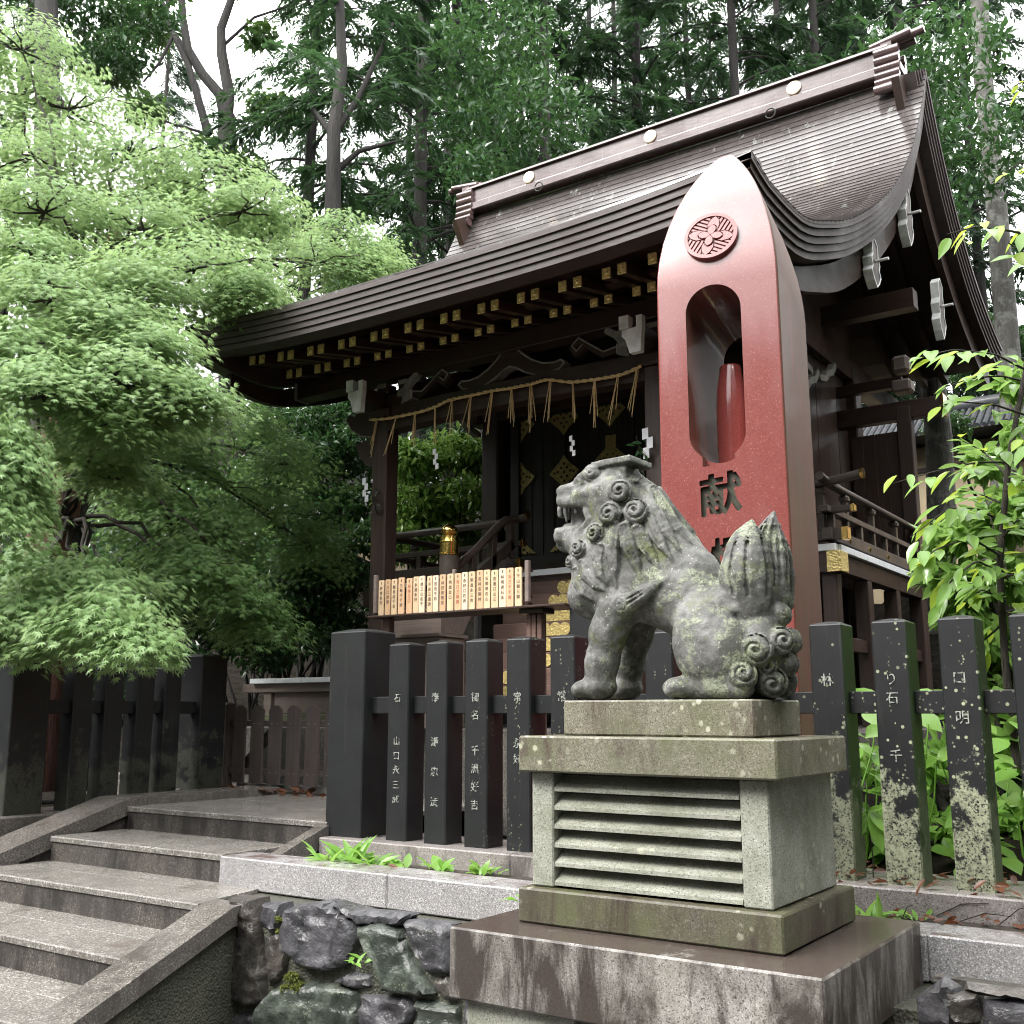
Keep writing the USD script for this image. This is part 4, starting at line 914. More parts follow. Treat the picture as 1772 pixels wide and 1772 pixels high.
for i, (p, mt, b) in enumerate([([(440, 1680), (560, 1590), (640, 1640), (600, 1790), (450, 1800)], 'rock_slate', 0.05), ([(570, 1640), (700, 1660), (720, 1780), (600, 1800)], 'rock_brown', 0.08),
                                ([(730, 1690), (930, 1690), (940, 1830), (720, 1820)], 'rock_slate', 0.09), ([(500, 1590), (700, 1620), (940, 1650), (930, 1690), (700, 1660)], 'rock_brown', 0.03)]):
    q = Polygon([(w[0], w[2]) for w in (on_y(*c14(*t), 3.46) for t in p)]); shapes.append(q)
    WALL.part('rubble_stone', rock(q, M[mt], 60 + i, b), M[mt], smooth=38)
from scipy.spatial import Voronoi
pts = np.stack(np.meshgrid(np.arange(-4.4, 2.2, 0.30), np.arange(-0.35, 1.2, 0.27)), -1).reshape(-1, 2); pts += rng.uniform(-0.09, 0.09, pts.shape)
vor = Voronoi(pts); used = shapely.union_all(shapes).buffer(0.01)
face = shapely.box(-3.90, 0.0, 1.9, 0.69)
for i, ri in enumerate(vor.point_region):
    reg = vor.regions[ri]
    if not reg or -1 in reg: continue
    q = Polygon(vor.vertices[reg]).intersection(face).difference(used)
    for g in getattr(q, 'geoms', [q]):
        if g.area > 0.012 and g.buffer(-0.025).area > 0.003:
            mt = ('rock_slate', 'rock_brown', 'rock_green')[i % 3]
            WALL.part('rubble_stone', rock(g, M[mt], 100 + i, 0.06), M[mt], smooth=38)
single('planting_strip', bx(-4.25, 2.0, 4.076, 4.31, 0.5, 0.855, 0.002), M['soil'], kind='structure')
for a, b in ((-4.25, -3.0), (-2.998, -1.75), (-1.748, -0.5), (-0.498, 0.75), (0.752, 2.0)):
    WALL.part('fence_kerb', bx(a, b, 4.312, 4.80, 0.70, 0.948, 0.006), M['kerb_granite'])

# ---------------------------------------------------------------- black stone post fences
def post(x0, x1, y0, y1, z0, z1, dome):
    """A square stone pillar with chamfered arrises and a low pillow top."""
    V, F = bx(x0, x1, y0, y1, z0, z1, 0.006)
    n = 7; t = np.linspace(0, 1, n); P = np.zeros((n, n, 3)); e = 0.006
    P[..., 0] = (x0 + e + (x1 - x0 - 2 * e) * t)[:, None]; P[..., 1] = (y0 + e + (y1 - y0 - 2 * e) * t)[None]
    a = 1 - (2 * t - 1) ** 2
    P[..., 2] = z1 + 0.0005 + dome * (a[:, None] * a[None]) ** 0.55
    return join((V, F), grid(P))
def glyph_plate(chars, size, gap, x, y, z, depth=0.0015):
    polys = []; 
    for i, c in enumerate(chars):
        if c == ' ': continue
        polys.append(shapely.affinity.translate(glyph(c, size), 0, -i * gap))
    return plate(shapely.union_all(polys), depth, (x, y, z), (1, 0, 0), (0, 0, 1))
import shapely.affinity
FEN = Thing('stone_post_fence', 'row of black polished stone posts on a kerb in front of the shrine', 'fence', (-2.5, 4.5, 0.948))
writing = {0: ('石  山口永三郎', 0.048), 1: ('奉  瀬 忠 造', 0.052), 2: ('御名 千洲好吉', 0.052), 3: ('常  永好', 0.05), 4: ('常', 0.055), 9: ('林', 0.055), 10: ('り石  千', 0.052), 11: ('口 明', 0.055), 12: ('山 吉', 0.05)}
FEN.part('end_post', post(-4.292, -4.030, 4.40, 4.66, 0.93, 2.05, 0.022), M['post'], label='large square end post beside the steps')
k = 0
for i in range(19):
    x = -3.872 + i * 0.2588
    ps = FEN.part('post', post(x, x + 0.141, 4.42, 4.565, 0.94, 1.968, 0.014), M['post'])
    if 4 < i < 8: continue
    idx = i if i < 5 else i - 0
    key = {0: 0, 1: 1, 2: 2, 3: 3, 4: 4, 9: 9, 10: 10, 11: 11, 12: 12}.get(i)
    if key is not None:
        w, sz = writing[key]
        FEN.part('lettering', glyph_plate(w, sz, 0.075 if key != 2 else 0.088, x + 0.068, 4.4190, 1.685 if key < 9 else 1.74), M['inscription'], under=ps, kind='stuff')
for i in range(-1, 18):
    a = -3.872 + i * 0.2588 + 0.143 if i >= 0 else -4.028
    FEN.part('rail', bx(a, -3.872 + (i + 1) * 0.2588 - 0.002, 4.462, 4.528, 1.600, 1.690, 0.003), M['post'])
LF = Thing('dark_post_fence', 'row of dark weathered stone posts along the left side of the steps', 'fence', (-6.6, 4.6, 0.96))
LF.part('corner_post', post(-6.80, -6.535, 3.86, 4.125, 0.90, 2.022, 0.022), M['post'], label='large square post nearest the viewer')
LF.part('corner_post', post(-6.755, -6.515, 5.335, 5.575, 0.95, 2.03, 0.022), M['post'])
for i in range(4):
    y = (4.293, 4.534, 4.788, 5.022)[i]
    LF.part('post', post(-6.675, -6.530, y, y + 0.145, 0.95, 1.928, 0.014), M['post'])
for i in range(7):
    x = -7.10 - i * 0.26
    LF.part('post', post(x, x + 0.145, 3.90, 4.045, 0.76, 1.89, 0.014), M['post'])
LF.part('rail', bx(-6.635, -6.57, 4.12, 5.34, 1.60, 1.69), M['post'])
LF.part('rail', bx(-8.9, -6.80, 3.95, 4.01, 1.60, 1.69), M['post'])
single('back_post', post(-3.42, -3.22, 5.55, 5.75, 1.0, 2.24, 0.02), M['post'], 'lone black stone post standing behind the third and fourth fence posts', 'post')

# ---------------------------------------------------------------- wooden picket gate
GY = 5.74
GATE = Thing('picket_gate', 'low dark brown picket gate closing the top of the steps', 'gate', (-6.2, GY, 1.02))
GATE.part('gate_post', join(post(-6.735, -6.640, GY - 0.05, GY + 0.045, 1.03, 1.675, 0.012)), M['picket'])
for i in range(6):
    x = -6.575 + i * 0.195
    w = 0.130
    poly = Polygon([(0, 0), (w, 0), (w, 0.545), (w * 0.70, 0.578), (w * 0.30, 0.578), (0, 0.545)])
    pk = GATE.part('picket', plate(poly, 0.018, (x, GY - 0.012, 1.082), (1, 0, 0), (0, 0, 1)), M['picket'])
    GATE.part('screw', join(*[lathe([(0, 0.003), (0.0045, 0.0015), (0.0045, -0.004)], (0, 0, 0), 8) for _ in (0,)]) if False else join(*[basis(lathe([(0.0045, -0.003), (0.0045, 0.001), (0.0, 0.0025)], (0, 0, 0), 8), (x + w * fx, GY - 0.031, zz), (1, 0, 0), (0, 0, 1), (0, -1, 0)) for fx in (0.27, 0.73) for zz in (1.525, 1.165)]), M['metal'], under=pk)
GATE.part('cross_rail', bx(-6.64, -5.5, GY - 0.011, GY + 0.03, 1.505, 1.550, 0.003), M['picket'])
GATE.part('cross_rail', bx(-6.64, -5.5, GY - 0.011, GY + 0.03, 1.145, 1.190, 0.003), M['picket'])
GATE.part('brace', bar((-6.56, GY + 0.045, 1.17), (-6.15, GY + 0.045, 1.53), 0.028, 0.075), M['picket'])
GATE.part('foot_beam', bx(-6.80, -6.66, 5.30, 5.78, 1.022, 1.052, 0.004), M['picket'])
GATE.part('threshold', bx(-6.62, -5.4, GY + 0.06, GY + 0.16, 1.022, 1.075, 0.004), M['concrete'])
# stone paving and a low white-edged platform beyond the gate
PLAT = Thing('low_wooden_platform', 'low grey wooden platform edged with white metal caps beyond the picket gate', 'platform', (-6.2, 7.0, 1.02))
q0 = on_y(435, 1175, 6.9); q1 = on_y(415, 1192, 6.9)
for i in range(5):
    PLAT.part('edge_cap', bx(q0[0] + i * 0.34, q0[0] + i * 0.34 + 0.338, 6.88, 7.6, q0[2] - 0.045, q0[2], 0.003), M['whitecap'])
PLAT.part('beam', bx(q1[0], q1[0] + 2.2, 6.93, 7.05, q0[2] - 0.125, q0[2] - 0.048), M['greywood'])
PLAT.part('post', bx(q0[0] + 0.12, q0[0] + 0.22, 6.95, 7.04, 1.03, q0[2] - 0.126), M['greywood'])
PLAT.part('panel', bx(q0[0] + 0.222, q0[0] + 2.0, 6.98, 7.0, 1.60, q0[2] - 0.126), M['greywood'])
PLAT.part('mossy_board', bx(q0[0] + 0.10, q0[0] + 2.0, 6.90, 6.97, 1.49, 1.595), M['mossy'])
PLAT.part('mossy_board', bx(q0[0] + 0.10, q0[0] + 2.0, 6.82, 6.96, 1.43, 1.488), M['mossy'])
PLAT.part('pale_slab', bx(q0[0] - 0.25, q0[0] + 2.0, 6.60, 6.9, 1.03, 1.36), M['pale_stone'])
single('pavement', bx(-12, -4.27, 5.9, 7.0, 0.9, 1.010), M['kerb_granite'], kind='structure')
# ---------------------------------------------------------------- tall red stone lantern
RA = math.radians(10.2)
LA, LB = np.array([math.cos(RA), math.sin(RA), 0]), np.array([-math.sin(RA), math.cos(RA), 0])
FC = at(1240, 700, 5.30)                                            # a point of its front face
def fp(u, v):
    d = ray(u, v); return EYE + d * np.dot(FC - EYE, LB) / np.dot(d, LB)
def fl(u, v):
    q = fp(u, v) - FC; return float(q @ LA), float(fp(u, v)[2])
xl, _ = fl(1135, 480); xr, _ = fl(1345, 455)
LW = xr - xl; LD = LW * 1.32
LC = FC + LA * (xl + xr) / 2 + LB * LD / 2; LC[2] = 0
_, ztop = fl(1245, 300); zsh = (fl(1135, 500)[1] + fl(1345, 470)[1]) / 2
hx_ = LW / 2
LZ0 = 1.0
# apex lies above the centre of the plan: read it there
d_ = ray(1253, 272); zap = float((EYE + d_ * np.dot(LC - EYE, LB) / np.dot(d_, LB))[2])
prof = [(0.0, 1.03), (0.30, 1.015), (0.55, 1.0)] + [(1.0, 1.0)]
secs = []
def sq(z, k):
    h = hx_ * k; g_ = h * LD / LW; c = min(0.012, h * 0.2)
    pts = [(-h + c, -g_), (h - c, -g_), (h, -g_ + c), (h, g_ - c), (h - c, g_), (-h + c, g_), (-h, g_ - c), (-h, -g_ + c)]
    return [LC + LA * a + LB * b + np.array([0, 0, z]) for a, b in pts]
for z, k in ((LZ0, 1.03), (2.2, 1.015), (3.0, 1.005), (zsh, 1.0)): secs.append(sq(z, k))
T = zap - zsh
for h, k in ((0.08, 0.992), (0.18, 0.965), (0.30, 0.91), (0.42, 0.83), (0.54, 0.73), (0.65, 0.615), (0.75, 0.49), (0.84, 0.36), (0.91, 0.245), (0.96, 0.15), (0.99, 0.075), (1.0, 0.03)):
    secs.append(sq(zsh + T * h, k))
body = solid(sweep(secs))
sx0, sz1 = fl(1187, 560); sx1, _ = fl(1283, 560); _, zt = fl(1235, 492); _, zbm = fl(1235, 797)
sc, sr = (sx0 + sx1) / 2, (sx1 - sx0) / 2
slot = LineString([(sc, zbm + sr), (sc, zt - sr)]).buffer(sr, quad_segs=14)
O = LC - LA * ((xl + xr) / 2 * 0 + (LC - FC) @ LA); O = FC.copy(); O[2] = 0
body = body - solid(plate(slot, 2.0, O + LB * 1.5, LA, (0, 0, 1)))
body = body - solid(plate(shapely.box(fl(1216, 797)[0], zbm - 0.028, fl(1272, 797)[0], zbm + 0.05), 0.085, O + LB * 0.07, LA, (0, 0, 1)))
LAN = Thing('red_stone_lantern', 'tall bullet-shaped red stone lantern with an upright slot and carved characters behind the lion-dog', 'stone lantern', (LC[0], LC[1], LZ0))
chars = []
for ch, (u, v), (du, dv) in (('献', (1247, 851), (66, 66)), ('燈', (1262, 958), (66, 60))):
    cx, cz = fl(u, v); size = abs(fl(u, v - dv / 2)[1] - fl(u, v + dv / 2)[1]) * 1.12
    g = shapely.affinity.skew(glyph(ch, size), 0, 6)
    g = shapely.affinity.translate(g, cx, cz).buffer(0.0012)
    body = body - solid(plate(g, 0.05, O + LB * 0.018, LA, (0, 0, 1)))
    chars.append(plate(g.buffer(-0.0005), 0.002, O + LB * 0.0175, LA, (0, 0, 1)))
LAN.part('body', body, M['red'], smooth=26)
for c in chars: LAN.part('carved_character', c, M['carved'], kind='stuff')
# polished candle-shaped core standing in the slot
cc = O + LA * sc + LB * (LD * 0.42); cr = 0.084
zc0, zc1 = zbm - 0.02, fl(1268, 627)[1] + 0.10
hh = zc1 - zc0
LAN.part('core', lathe([(0.0, zc0), (cr * 0.9, zc0), (cr, zc0 + hh * 0.25), (cr, zc0 + hh * 0.62), (cr * 0.92, zc0 + hh * 0.78), (cr * 0.74, zc0 + hh * 0.93), (cr * 0.70, zc0 + hh * 0.985), (cr * 0.62, zc0 + hh), (0.0, zc0 + hh)], cc * [1, 1, 0], 28), M['red_gloss'], smooth=40)
# round emblem with a four-petalled flower between ladders of slats
ex, ez = fl(1228, 407); _, eza = fl(1228, 362); er = (eza - ez) * 0.98
yb = 0.0
# the face leans back there: find how far
k_at = np.interp((ez - zsh) / T, [0, 0.08, 0.18, 0.30, 0.42, 0.54], [1, 0.992, 0.965, 0.91, 0.83, 0.73])
lean0 = hx_ * LD / LW * (1 - np.interp((ez - er - zsh) / T, [0, 0.08, 0.18, 0.30, 0.42, 0.54], [1, 0.992, 0.965, 0.91, 0.83, 0.73]))
lean1 = hx_ * LD / LW * (1 - np.interp((ez + er - zsh) / T, [0, 0.08, 0.18, 0.30, 0.42, 0.54], [1, 0.992, 0.965, 0.91, 0.83, 0.73]))
upv = np.array([0, 0, 2 * er]) + LB * (lean1 - lean0); upv /= np.linalg.norm(upv)
eo = O + LA * ex + LB * ((lean0 + lean1) / 2) + np.array([0, 0, ez]); nout = np.cross(LA, upv)
def em(poly, depth, off): return plate(poly, depth, eo + nout * off, LA, upv)
disc = Point(0, 0).buffer(er, quad_segs=16)
emb = LAN.part('emblem', em(disc, 0.075, -0.060), M['emblem'])
LAN.part('rim', em(disc.difference(Point(0, 0).buffer(er * 0.86, quad_segs=16)), 0.020, 0.010), M['emblem'], under=emb)
LAN.part('field', em(Point(0, 0).buffer(er * 0.858, quad_segs=16), 0.0015, 0.0155), M['carved_red'], under=emb)
flower = []
def petal(L, w, a, off=0.0):
    pts = [(off, 0), (off + L * 0.25, w * 0.75), (off + L * 0.6, w), (off + L * 0.86, w * 0.62), (off + L, 0), (off + L * 0.86, -w * 0.62), (off + L * 0.6, -w), (off + L * 0.25, -w * 0.75)]
    return shapely.affinity.rotate(Polygon(pts).buffer(0.004), a, origin=(0, 0))
big = shapely.union_all([petal(er * 0.82, er * 0.19, a) for a in (78, 168, 258, 348)])
small = shapely.union_all([petal(er * 0.38, er * 0.13, a, er * 0.04) for a in (78, 168, 258, 348)])
for i in range(4):
    LAN.part('outer_petal', em(petal(er * 0.82, er * 0.19, (78, 168, 258, 348)[i]).difference(small.buffer(er * 0.055)), 0.010, 0.0165), M['emblem'], under=emb)
    LAN.part('inner_petal', em(petal(er * 0.38, er * 0.12, (78, 168, 258, 348)[i], er * 0.05), 0.016, 0.0165), M['emblem'], under=emb)
rim_in = Point(0, 0).buffer(er * 0.87)
for i in range(-6, 7):
    for a, half in ((45, 1), (-45, 1)):
        b = shapely.affinity.rotate(shapely.box(i * er * 0.155 - er * 0.045, -er, i * er * 0.155 + er * 0.045, er), -30 if a > 0 else 60, origin=(0, 0))
        sector = Polygon([(0, 0)] + [(er * 2 * math.cos(math.radians(t)), er * 2 * math.sin(math.radians(t))) for t in ((78, 33, -12) if a > 0 else (168, 123, 78))])
        sector = shapely.union_all([sector, shapely.affinity.rotate(sector, 180, origin=(0, 0))])
        g = b.intersection(sector).intersection(rim_in).difference(big.buffer(er * 0.04))
        for q in getattr(g, 'geoms', [g]):
            if q.area > er * er * 0.004: LAN.part('slat', em(q, 0.008, 0.0165), M['emblem'], under=emb)
# ---------------------------------------------------------------- the shrine hall
XC = -4.57
SH = Thing('shrine_hall', 'dark wooden shrine hall with a sweeping copper roof, gold rafter caps and a porch', 'shrine', (XC, 9.0, 1.3))
single('stone_platform', join(bx(-7.2, -1.9, 6.0, 11.6, 0.8, 1.50, 0.01)), M['coping_granite'], kind='structure')
# -- roof surface: profile at the middle and at the verge
PY = np.array([5.41, 5.71, 6.08, 6.72, 7.50, 8.44, 9.02, 9.40])
PC = np.array([4.672, 4.676, 4.700, 4.87, 5.240, 5.96, 6.68, 7.36])
PV = np.array([4.770, 4.680, 4.660, 4.845, 5.245, 5.965, 6.69, 7.38])
from scipy.interpolate import PchipInterpolator
zc_f, zv_f = PchipInterpolator(PY, PC), PchipInterpolator(PY, PV)
RY = np.array([9.40, 9.80, 10.3, 11.1, 12.1]); RZ = np.array([7.38, 6.78, 6.28, 5.80, 5.50])
zr_f = PchipInterpolator(RY, RZ)
def xhalf(y): return 2.49 + (np.minimum(y, 9.4) - 5.41) / 3.99 * 0.160
def roof_z(u, y):
    w = np.abs(u) ** 3.2
    return np.where(y <= 9.4, zc_f(np.minimum(y, 9.4)) * (1 - w) + zv_f(np.minimum(y, 9.4)) * w, zr_f(np.maximum(y, 9.4)))
us = np.linspace(-1, 1, 29)
yy = np.linspace(5.41, 9.4, 400); arc = np.concatenate([[0], np.cumsum(np.hypot(np.diff(yy), np.diff(zc_f(yy))))])
NC = 60
cuts = np.interp(np.linspace(0, arc[-1], NC + 1), arc, yy)
def roof_pt(u, y, lift=0.0):
    X = XC + u * xhalf(y); Z = roof_z(u, y)
    e = 0.01; dz = (roof_z(u, y + e) - roof_z(u, y - e)) / (2 * e)
    n = np.stack([np.zeros_like(dz), -dz, np.ones_like(dz)], -1); n /= np.linalg.norm(n, axis=-1, keepdims=True)
    return np.stack([X, y + 0 * X, Z], -1) + n * lift
roofp = SH.part('roof', grid(np.stack([roof_pt(us, np.full_like(us, y), -0.02) for y in np.linspace(5.45, 9.4, 40)])), M['course'], smooth=True, label='sweeping copper roof laid in wet horizontal courses')
for i in range(NC):
    a, b = cuts[i], cuts[i + 1] + 0.02
    b = min(b, 9.42)
    rows = [roof_pt(us, np.full_like(us, a), -0.010), roof_pt(us, np.full_like(us, a), 0.007), roof_pt(us, np.full_like(us, (a + b) / 2), 0.003), roof_pt(us, np.full_like(us, b), -0.003)]
    SH.part('roof_course', grid(np.stack(rows), flip=True), M['course'], smooth=25, under=roofp)
SH.part('rear_roof', grid(np.stack([np.stack([XC + us * 2.65, np.full_like(us, y), np.full_like(us, zr_f(y))], -1) for y in np.linspace(9.4, 12.1, 14)]), flip=True), M['course'], smooth=True)
# -- layered roof edge, along the front and up both verges and down the rear
def verge_line(s, off, inset, y0=5.41, y1=9.4, n=34):
    """Points down the verge (s = 1 right, -1 left): off metres below the surface along its normal."""
    y = np.linspace(y0, y1, n); dz = (zv_f(np.minimum(y + .01, 9.4)) - zv_f(np.maximum(y - .01, 5.41))) / (np.minimum(y + .01, 9.4) - np.maximum(y - .01, 5.41))
    nn = np.stack([0 * y, -dz, 0 * y + 1], -1); nn /= np.linalg.norm(nn, axis=-1, keepdims=True)
    nn[0] = [0, 0, 1]
    k = np.clip((y - 5.41) / 0.35, 0, 1)[:, None]; nn = nn * k + np.array([0, 0, 1.0]) * (1 - k)
    P = np.stack([XC + s * (xhalf(y) - inset), y, zv_f(y)], -1)
    return P - nn * off
def rear_line(s, off, inset, n=16):
    y = np.linspace(9.4, 12.1, n); dz = (zr_f(y + .01) - zr_f(y - .01)) / .02
    nn = np.stack([0 * y, -dz, 0 * y + 1], -1); nn /= np.linalg.norm(nn, axis=-1, keepdims=True)
    return np.stack([np.full(n, XC + s * (2.65 - inset)), y, zr_f(y)], -1) - nn * off
LT = 0.049
for k in range(5):
    o0, o1, ins = k * LT, (k + 1) * LT - 0.003, 0.002 + k * 0.013
    X = XC + us * (2.49 - ins); z = roof_z(us, np.full_like(us, 5.41))
    y = 5.408 + ins
    SH.part('eave_layer', sweep([[(a, y, q - o1), (a, y + 0.16, q - o1), (a, y + 0.16, q - o0), (a, y, q - o0)] for a, q in zip(X, z)]), M['fascia'], smooth=25, under=roofp)
    for s in (1, -1):
        A, B = verge_line(s, o0, ins), verge_line(s, o1, ins); d = np.array([-s * 0.16, 0, 0])
        A[0, 1] = B[0, 1] = y; 
        sec = [[a, a + d, b + d, b] if s > 0 else [a, b, b + d, a + d] for a, b in zip(A, B)]
        SH.part('verge_layer', sweep(sec), M['fascia'], smooth=25, under=roofp)
        A, B = rear_line(s, o0, ins), rear_line(s, o1, ins)
        SH.part('verge_layer', sweep([[a, a + d, b + d, b] if s > 0 else [a, b, b + d, a + d] for a, b in zip(A, B)]), M['fascia'], smooth=25, under=roofp)
for s in (1, -1):                                                   # barge boards under the verges
    d = np.array([-s * 0.07, 0, 0])
    A, B = verge_line(s, 0.262, 0.15, 5.75), verge_line(s, 0.47, 0.15, 5.75)
    k = np.linspace(0, 1, len(A))[:, None]; B = A + (B - A) * np.minimum(1, 0.55 + k * 1.3)
    SH.part('barge_board', sweep([[a, a + d, b + d, b] for a, b in zip(A, B)]), M['wood_y'], smooth=30)
    A, B = rear_line(s, 0.262, 0.15), rear_line(s, 0.47, 0.15)
    SH.part('barge_board', sweep([[a, a + d, b + d, b] for a, b in zip(A, B)]), M['wood_y'], smooth=30)
# -- soffit and gable
ys_ = np.concatenate([np.linspace(5.6, 9.4, 24), np.linspace(9.5, 12.0, 12)])
def soff(y, off): return np.where(y <= 9.4, zc_f(np.minimum(y, 9.4)), zr_f(np.maximum(y, 9.4))) - off
SH.part('soffit', grid(np.stack([np.stack([XC + us * 2.36, np.full_like(us, y), np.full_like(us, soff(y, 0.09 if y < 6.6 else (0.12 if y < 7.0 else 0.26)))], -1) for y in ys_])), M['wood_y'])
for s in (1, -1):
    for j in range(3):                                              # rafters of the gable overhang
        x = XC + s * (1.62 + j * 0.22)
        P = [[(x - 0.035, y, soff(y, 0.36)), (x + 0.035, y, soff(y, 0.36)), (x + 0.035, y, soff(y, 0.262)), (x - 0.035, y, soff(y, 0.262))] for y in np.linspace(6.9, 12.0, 22)]
        SH.part('gable_rafter', sweep(P), M['wood_y'])
# -- pairs of rafters with gilded ends, in two tiers
for tier, (yf, zf, yb, zb) in enumerate(((5.80, 4.432, 6.62, 4.60), (6.22, 4.462, 7.6, 4.86))):
    nm = 'flying_rafter' if tier == 0 else 'base_rafter'
    for j in range(13):
        for o in (-0.0585, 0.0585):
            x = -6.60 + 0.3398 * j + o
            lift = 0.10 * abs((x - XC) / 2.3) ** 3.2 if tier == 0 else 0.05 * abs((x - XC) / 2.3) ** 3.2
            rp = SH.part(nm, bar((x, yf + 0.008, zf + lift), (x, yb, zb + lift), 0.062, 0.072, 0.003), M['wood_y'])
            g = join(bx(x - 0.031, x + 0.031, yf - 0.008, yf + 0.006, zf + lift - 0.037, zf + lift + 0.037, 0.002), basis(lathe([(0.024, 0), (0.024, 0.003), (0.018, 0.004), (0.016, 0.002), (0.009, 0.006), (0, 0.006)], (0, 0, 0), 12), (x, yf - 0.0078, zf + lift), (1, 0, 0), (0, 0, 1), (0, -1, 0)))
            SH.part('gold_cap', g, M['gold'], under=rp)
xs = np.linspace(XC - 2.33, XC + 2.33, 19); lf = 0.10 * np.abs((xs - XC) / 2.3) ** 3.2
SH.part('eave_board', sweep([[(a, 5.60, 4.455 + q * 1.3), (a, 5.76, 4.490 + q), (a, 5.76, 4.53 + q), (a, 5.60, 4.50 + q * 1.3)] for a, q in zip(xs, lf)]), M['wood_x'])
SH.part('eave_board', sweep([[(a, 6.10, 4.505 + q / 2), (a, 6.20, 4.505 + q / 2), (a, 6.20, 4.535 + q / 2), (a, 6.10, 4.535 + q / 2)] for a, q in zip(xs, lf)]), M['wood_x'])
SH.part('purlin', bx(XC - 2.28, XC + 2.28, 6.50, 6.66, 4.37, 4.52, 0.006), M['wood_x'])
for s in (-1, 1):
    SH.part('purlin_end', bx(XC + s * 2.30 - 0.012, XC + s * 2.30 + 0.012, 6.495, 6.665, 4.365, 4.525, 0.003), M['dullwhite'])
# -- porch pillars, tie beam, brackets and carved struts
PXL, PXR = -5.85, -3.29
for px_ in (PXL, PXR):
    SH.part('porch_pillar', bx(px_ - 0.08, px_ + 0.08, 6.50, 6.66, 1.50, 4.02, 0.012), M['wood_z'])
n = 17; t = np.linspace(-1, 1, n); xs = XC + t * 1.20; arch = 0.03 * (1 - t * t)
SH.part('tie_beam', sweep([[(a, 6.51, 3.918 + q), (a, 6.65, 3.918 + q), (a, 6.65, 4.12 + q * 0.6), (a, 6.51, 4.12 + q * 0.6)] for a, q in zip(xs, arch)]), M['wood_x'])
for px_, s in ((PXL, -1), (PXR, 1)):                               # beam noses, daito blocks, arms and small bearing blocks
    nose = Polygon([(0.0, 0.0), (0.16, 0.03), (0.27, 0.10), (0.33, 0.19), (0.30, 0.23), (0.24, 0.20), (0.20, 0.24), (0.12, 0.22), (0, 0.22)])
    nose = nose if s > 0 else shapely.affinity.scale(nose, -1, 1, origin=(0, 0))
    nz = SH.part('beam_nose', plate(nose, 0.10, (px_ + s * 0.08, 6.63, 3.90), (1, 0, 0), (0, 0, 1)), M['wood_x'])
    SH.part('nose_edge', plate(nose.buffer(0.012).difference(nose.buffer(-0.004)), 0.088, (px_ + s * 0.08, 6.625, 3.90), (1, 0, 0), (0, 0, 1)), M['dullwhite'], under=nz)
    low = Polygon([(0, 0), (0.09, 0.02), (0.17, 0.10), (0.21, 0.21), (0.12, 0.24), (0, 0.22)])
    low = low if s > 0 else shapely.affinity.scale(low, -1, 1, origin=(0, 0))
    SH.part('beam_nose', plate(low, 0.10, (px_ + s * 0.08, 6.63, 3.64), (1, 0, 0), (0, 0, 1)), M['wood_x'])
    SH.part('bearing_block', bx(px_ - 0.11, px_ + 0.11, 6.47, 6.69, 4.02, 4.12, 0.02), M['wood_x'])
    arm = Polygon([(-0.30, 0.10), (-0.28, 0.05), (-0.22, 0.012), (-0.14, 0), (0.14, 0), (0.22, 0.012), (0.28, 0.05), (0.30, 0.10), (0.30, 0.115), (-0.30, 0.115)])
    ar = SH.part('bracket_arm', plate(arm, 0.09, (px_, 6.625, 4.12), (1, 0, 0), (0, 0, 1)), M['wood_x'])
    for e in (-1, 1):
        SH.part('arm_end', bx(px_ + e * 0.302 - 0.008, px_ + e * 0.302 + 0.008, 6.53, 6.63, 4.17, 4.245, 0.002), M['white'], under=ar)
        endp = Polygon([(0.20, 0.006), (0.305, 0.05), (0.305, 0.13), (0.24, 0.13)]); endp = endp if e > 0 else shapely.affinity.scale(endp, -1, 1, origin=(0, 0))
        SH.part('arm_end', plate(endp, 0.104, (px_, 6.632, 4.115), (1, 0, 0), (0, 0, 1)), M['dullwhite'], under=ar)
    for e in (-1, 0, 1):
        SH.part('bearing_block', bx(px_ + e * 0.235 - 0.065, px_ + e * 0.235 + 0.065, 6.515, 6.645, 4.25, 4.34, 0.015), M['wood_x'])
        SH.part('block_face', bx(px_ + e * 0.235 - 0.050, px_ + e * 0.235 + 0.050, 6.508, 6.514, 4.30, 4.338, 0.001), M['dullwhite'])
    fw = Polygon([(0, 0), (0.10, 0), (0.10, 0.10), (0.06, 0.20), (0.10, 0.24), (0.10, 0.30), (-0.02, 0.30), (-0.02, 0.24), (0.02, 0.16)])
    fa = SH.part('bracket_arm', bx(px_ - 0.045, px_ + 0.045, 6.24, 6.52, 4.14, 4.245, 0.006), M['wood_y'])
    wl = px_ - 0.30 if s < 0 else px_ - 0.05
    wf = Polygon([(0.0, 0.0), (0.085, 0.0), (0.09, 0.10), (0.10, 0.175), (0.10, 0.26), (0.055, 0.26), (0.055, 0.18), (-0.055, 0.17), (-0.06, 0.13), (-0.03, 0.10)])
    SH.part('bracket_front', plate(wf, 0.05, (px_ - 0.02, 6.24, 4.02), (1, 0, 0), (0, 0, 1)), M['white'], label='white painted stepped bracket front')
    SH.part('bracket_front', bx(px_ - 0.095, px_ - 0.02, 6.18, 6.25, 4.20, 4.295, 0.003), M['white'], label='white painted small block on the bracket')
    scroll = LineString([(0.20, 0.0), (0.26, 0.03), (0.30, 0.085), (0.37, 0.13)]).buffer(0.026)
    for e in ((1,) if s < 0 else (-1, 1)):
        sc_ = scroll if e > 0 else shapely.affinity.scale(scroll, -1, 1, origin=(0, 0))
        SH.part('cloud_scroll', plate(sc_, 0.05, (px_, 6.56, 4.22), (1, 0, 0), (0, 0, 1)), M['dullwhite'])
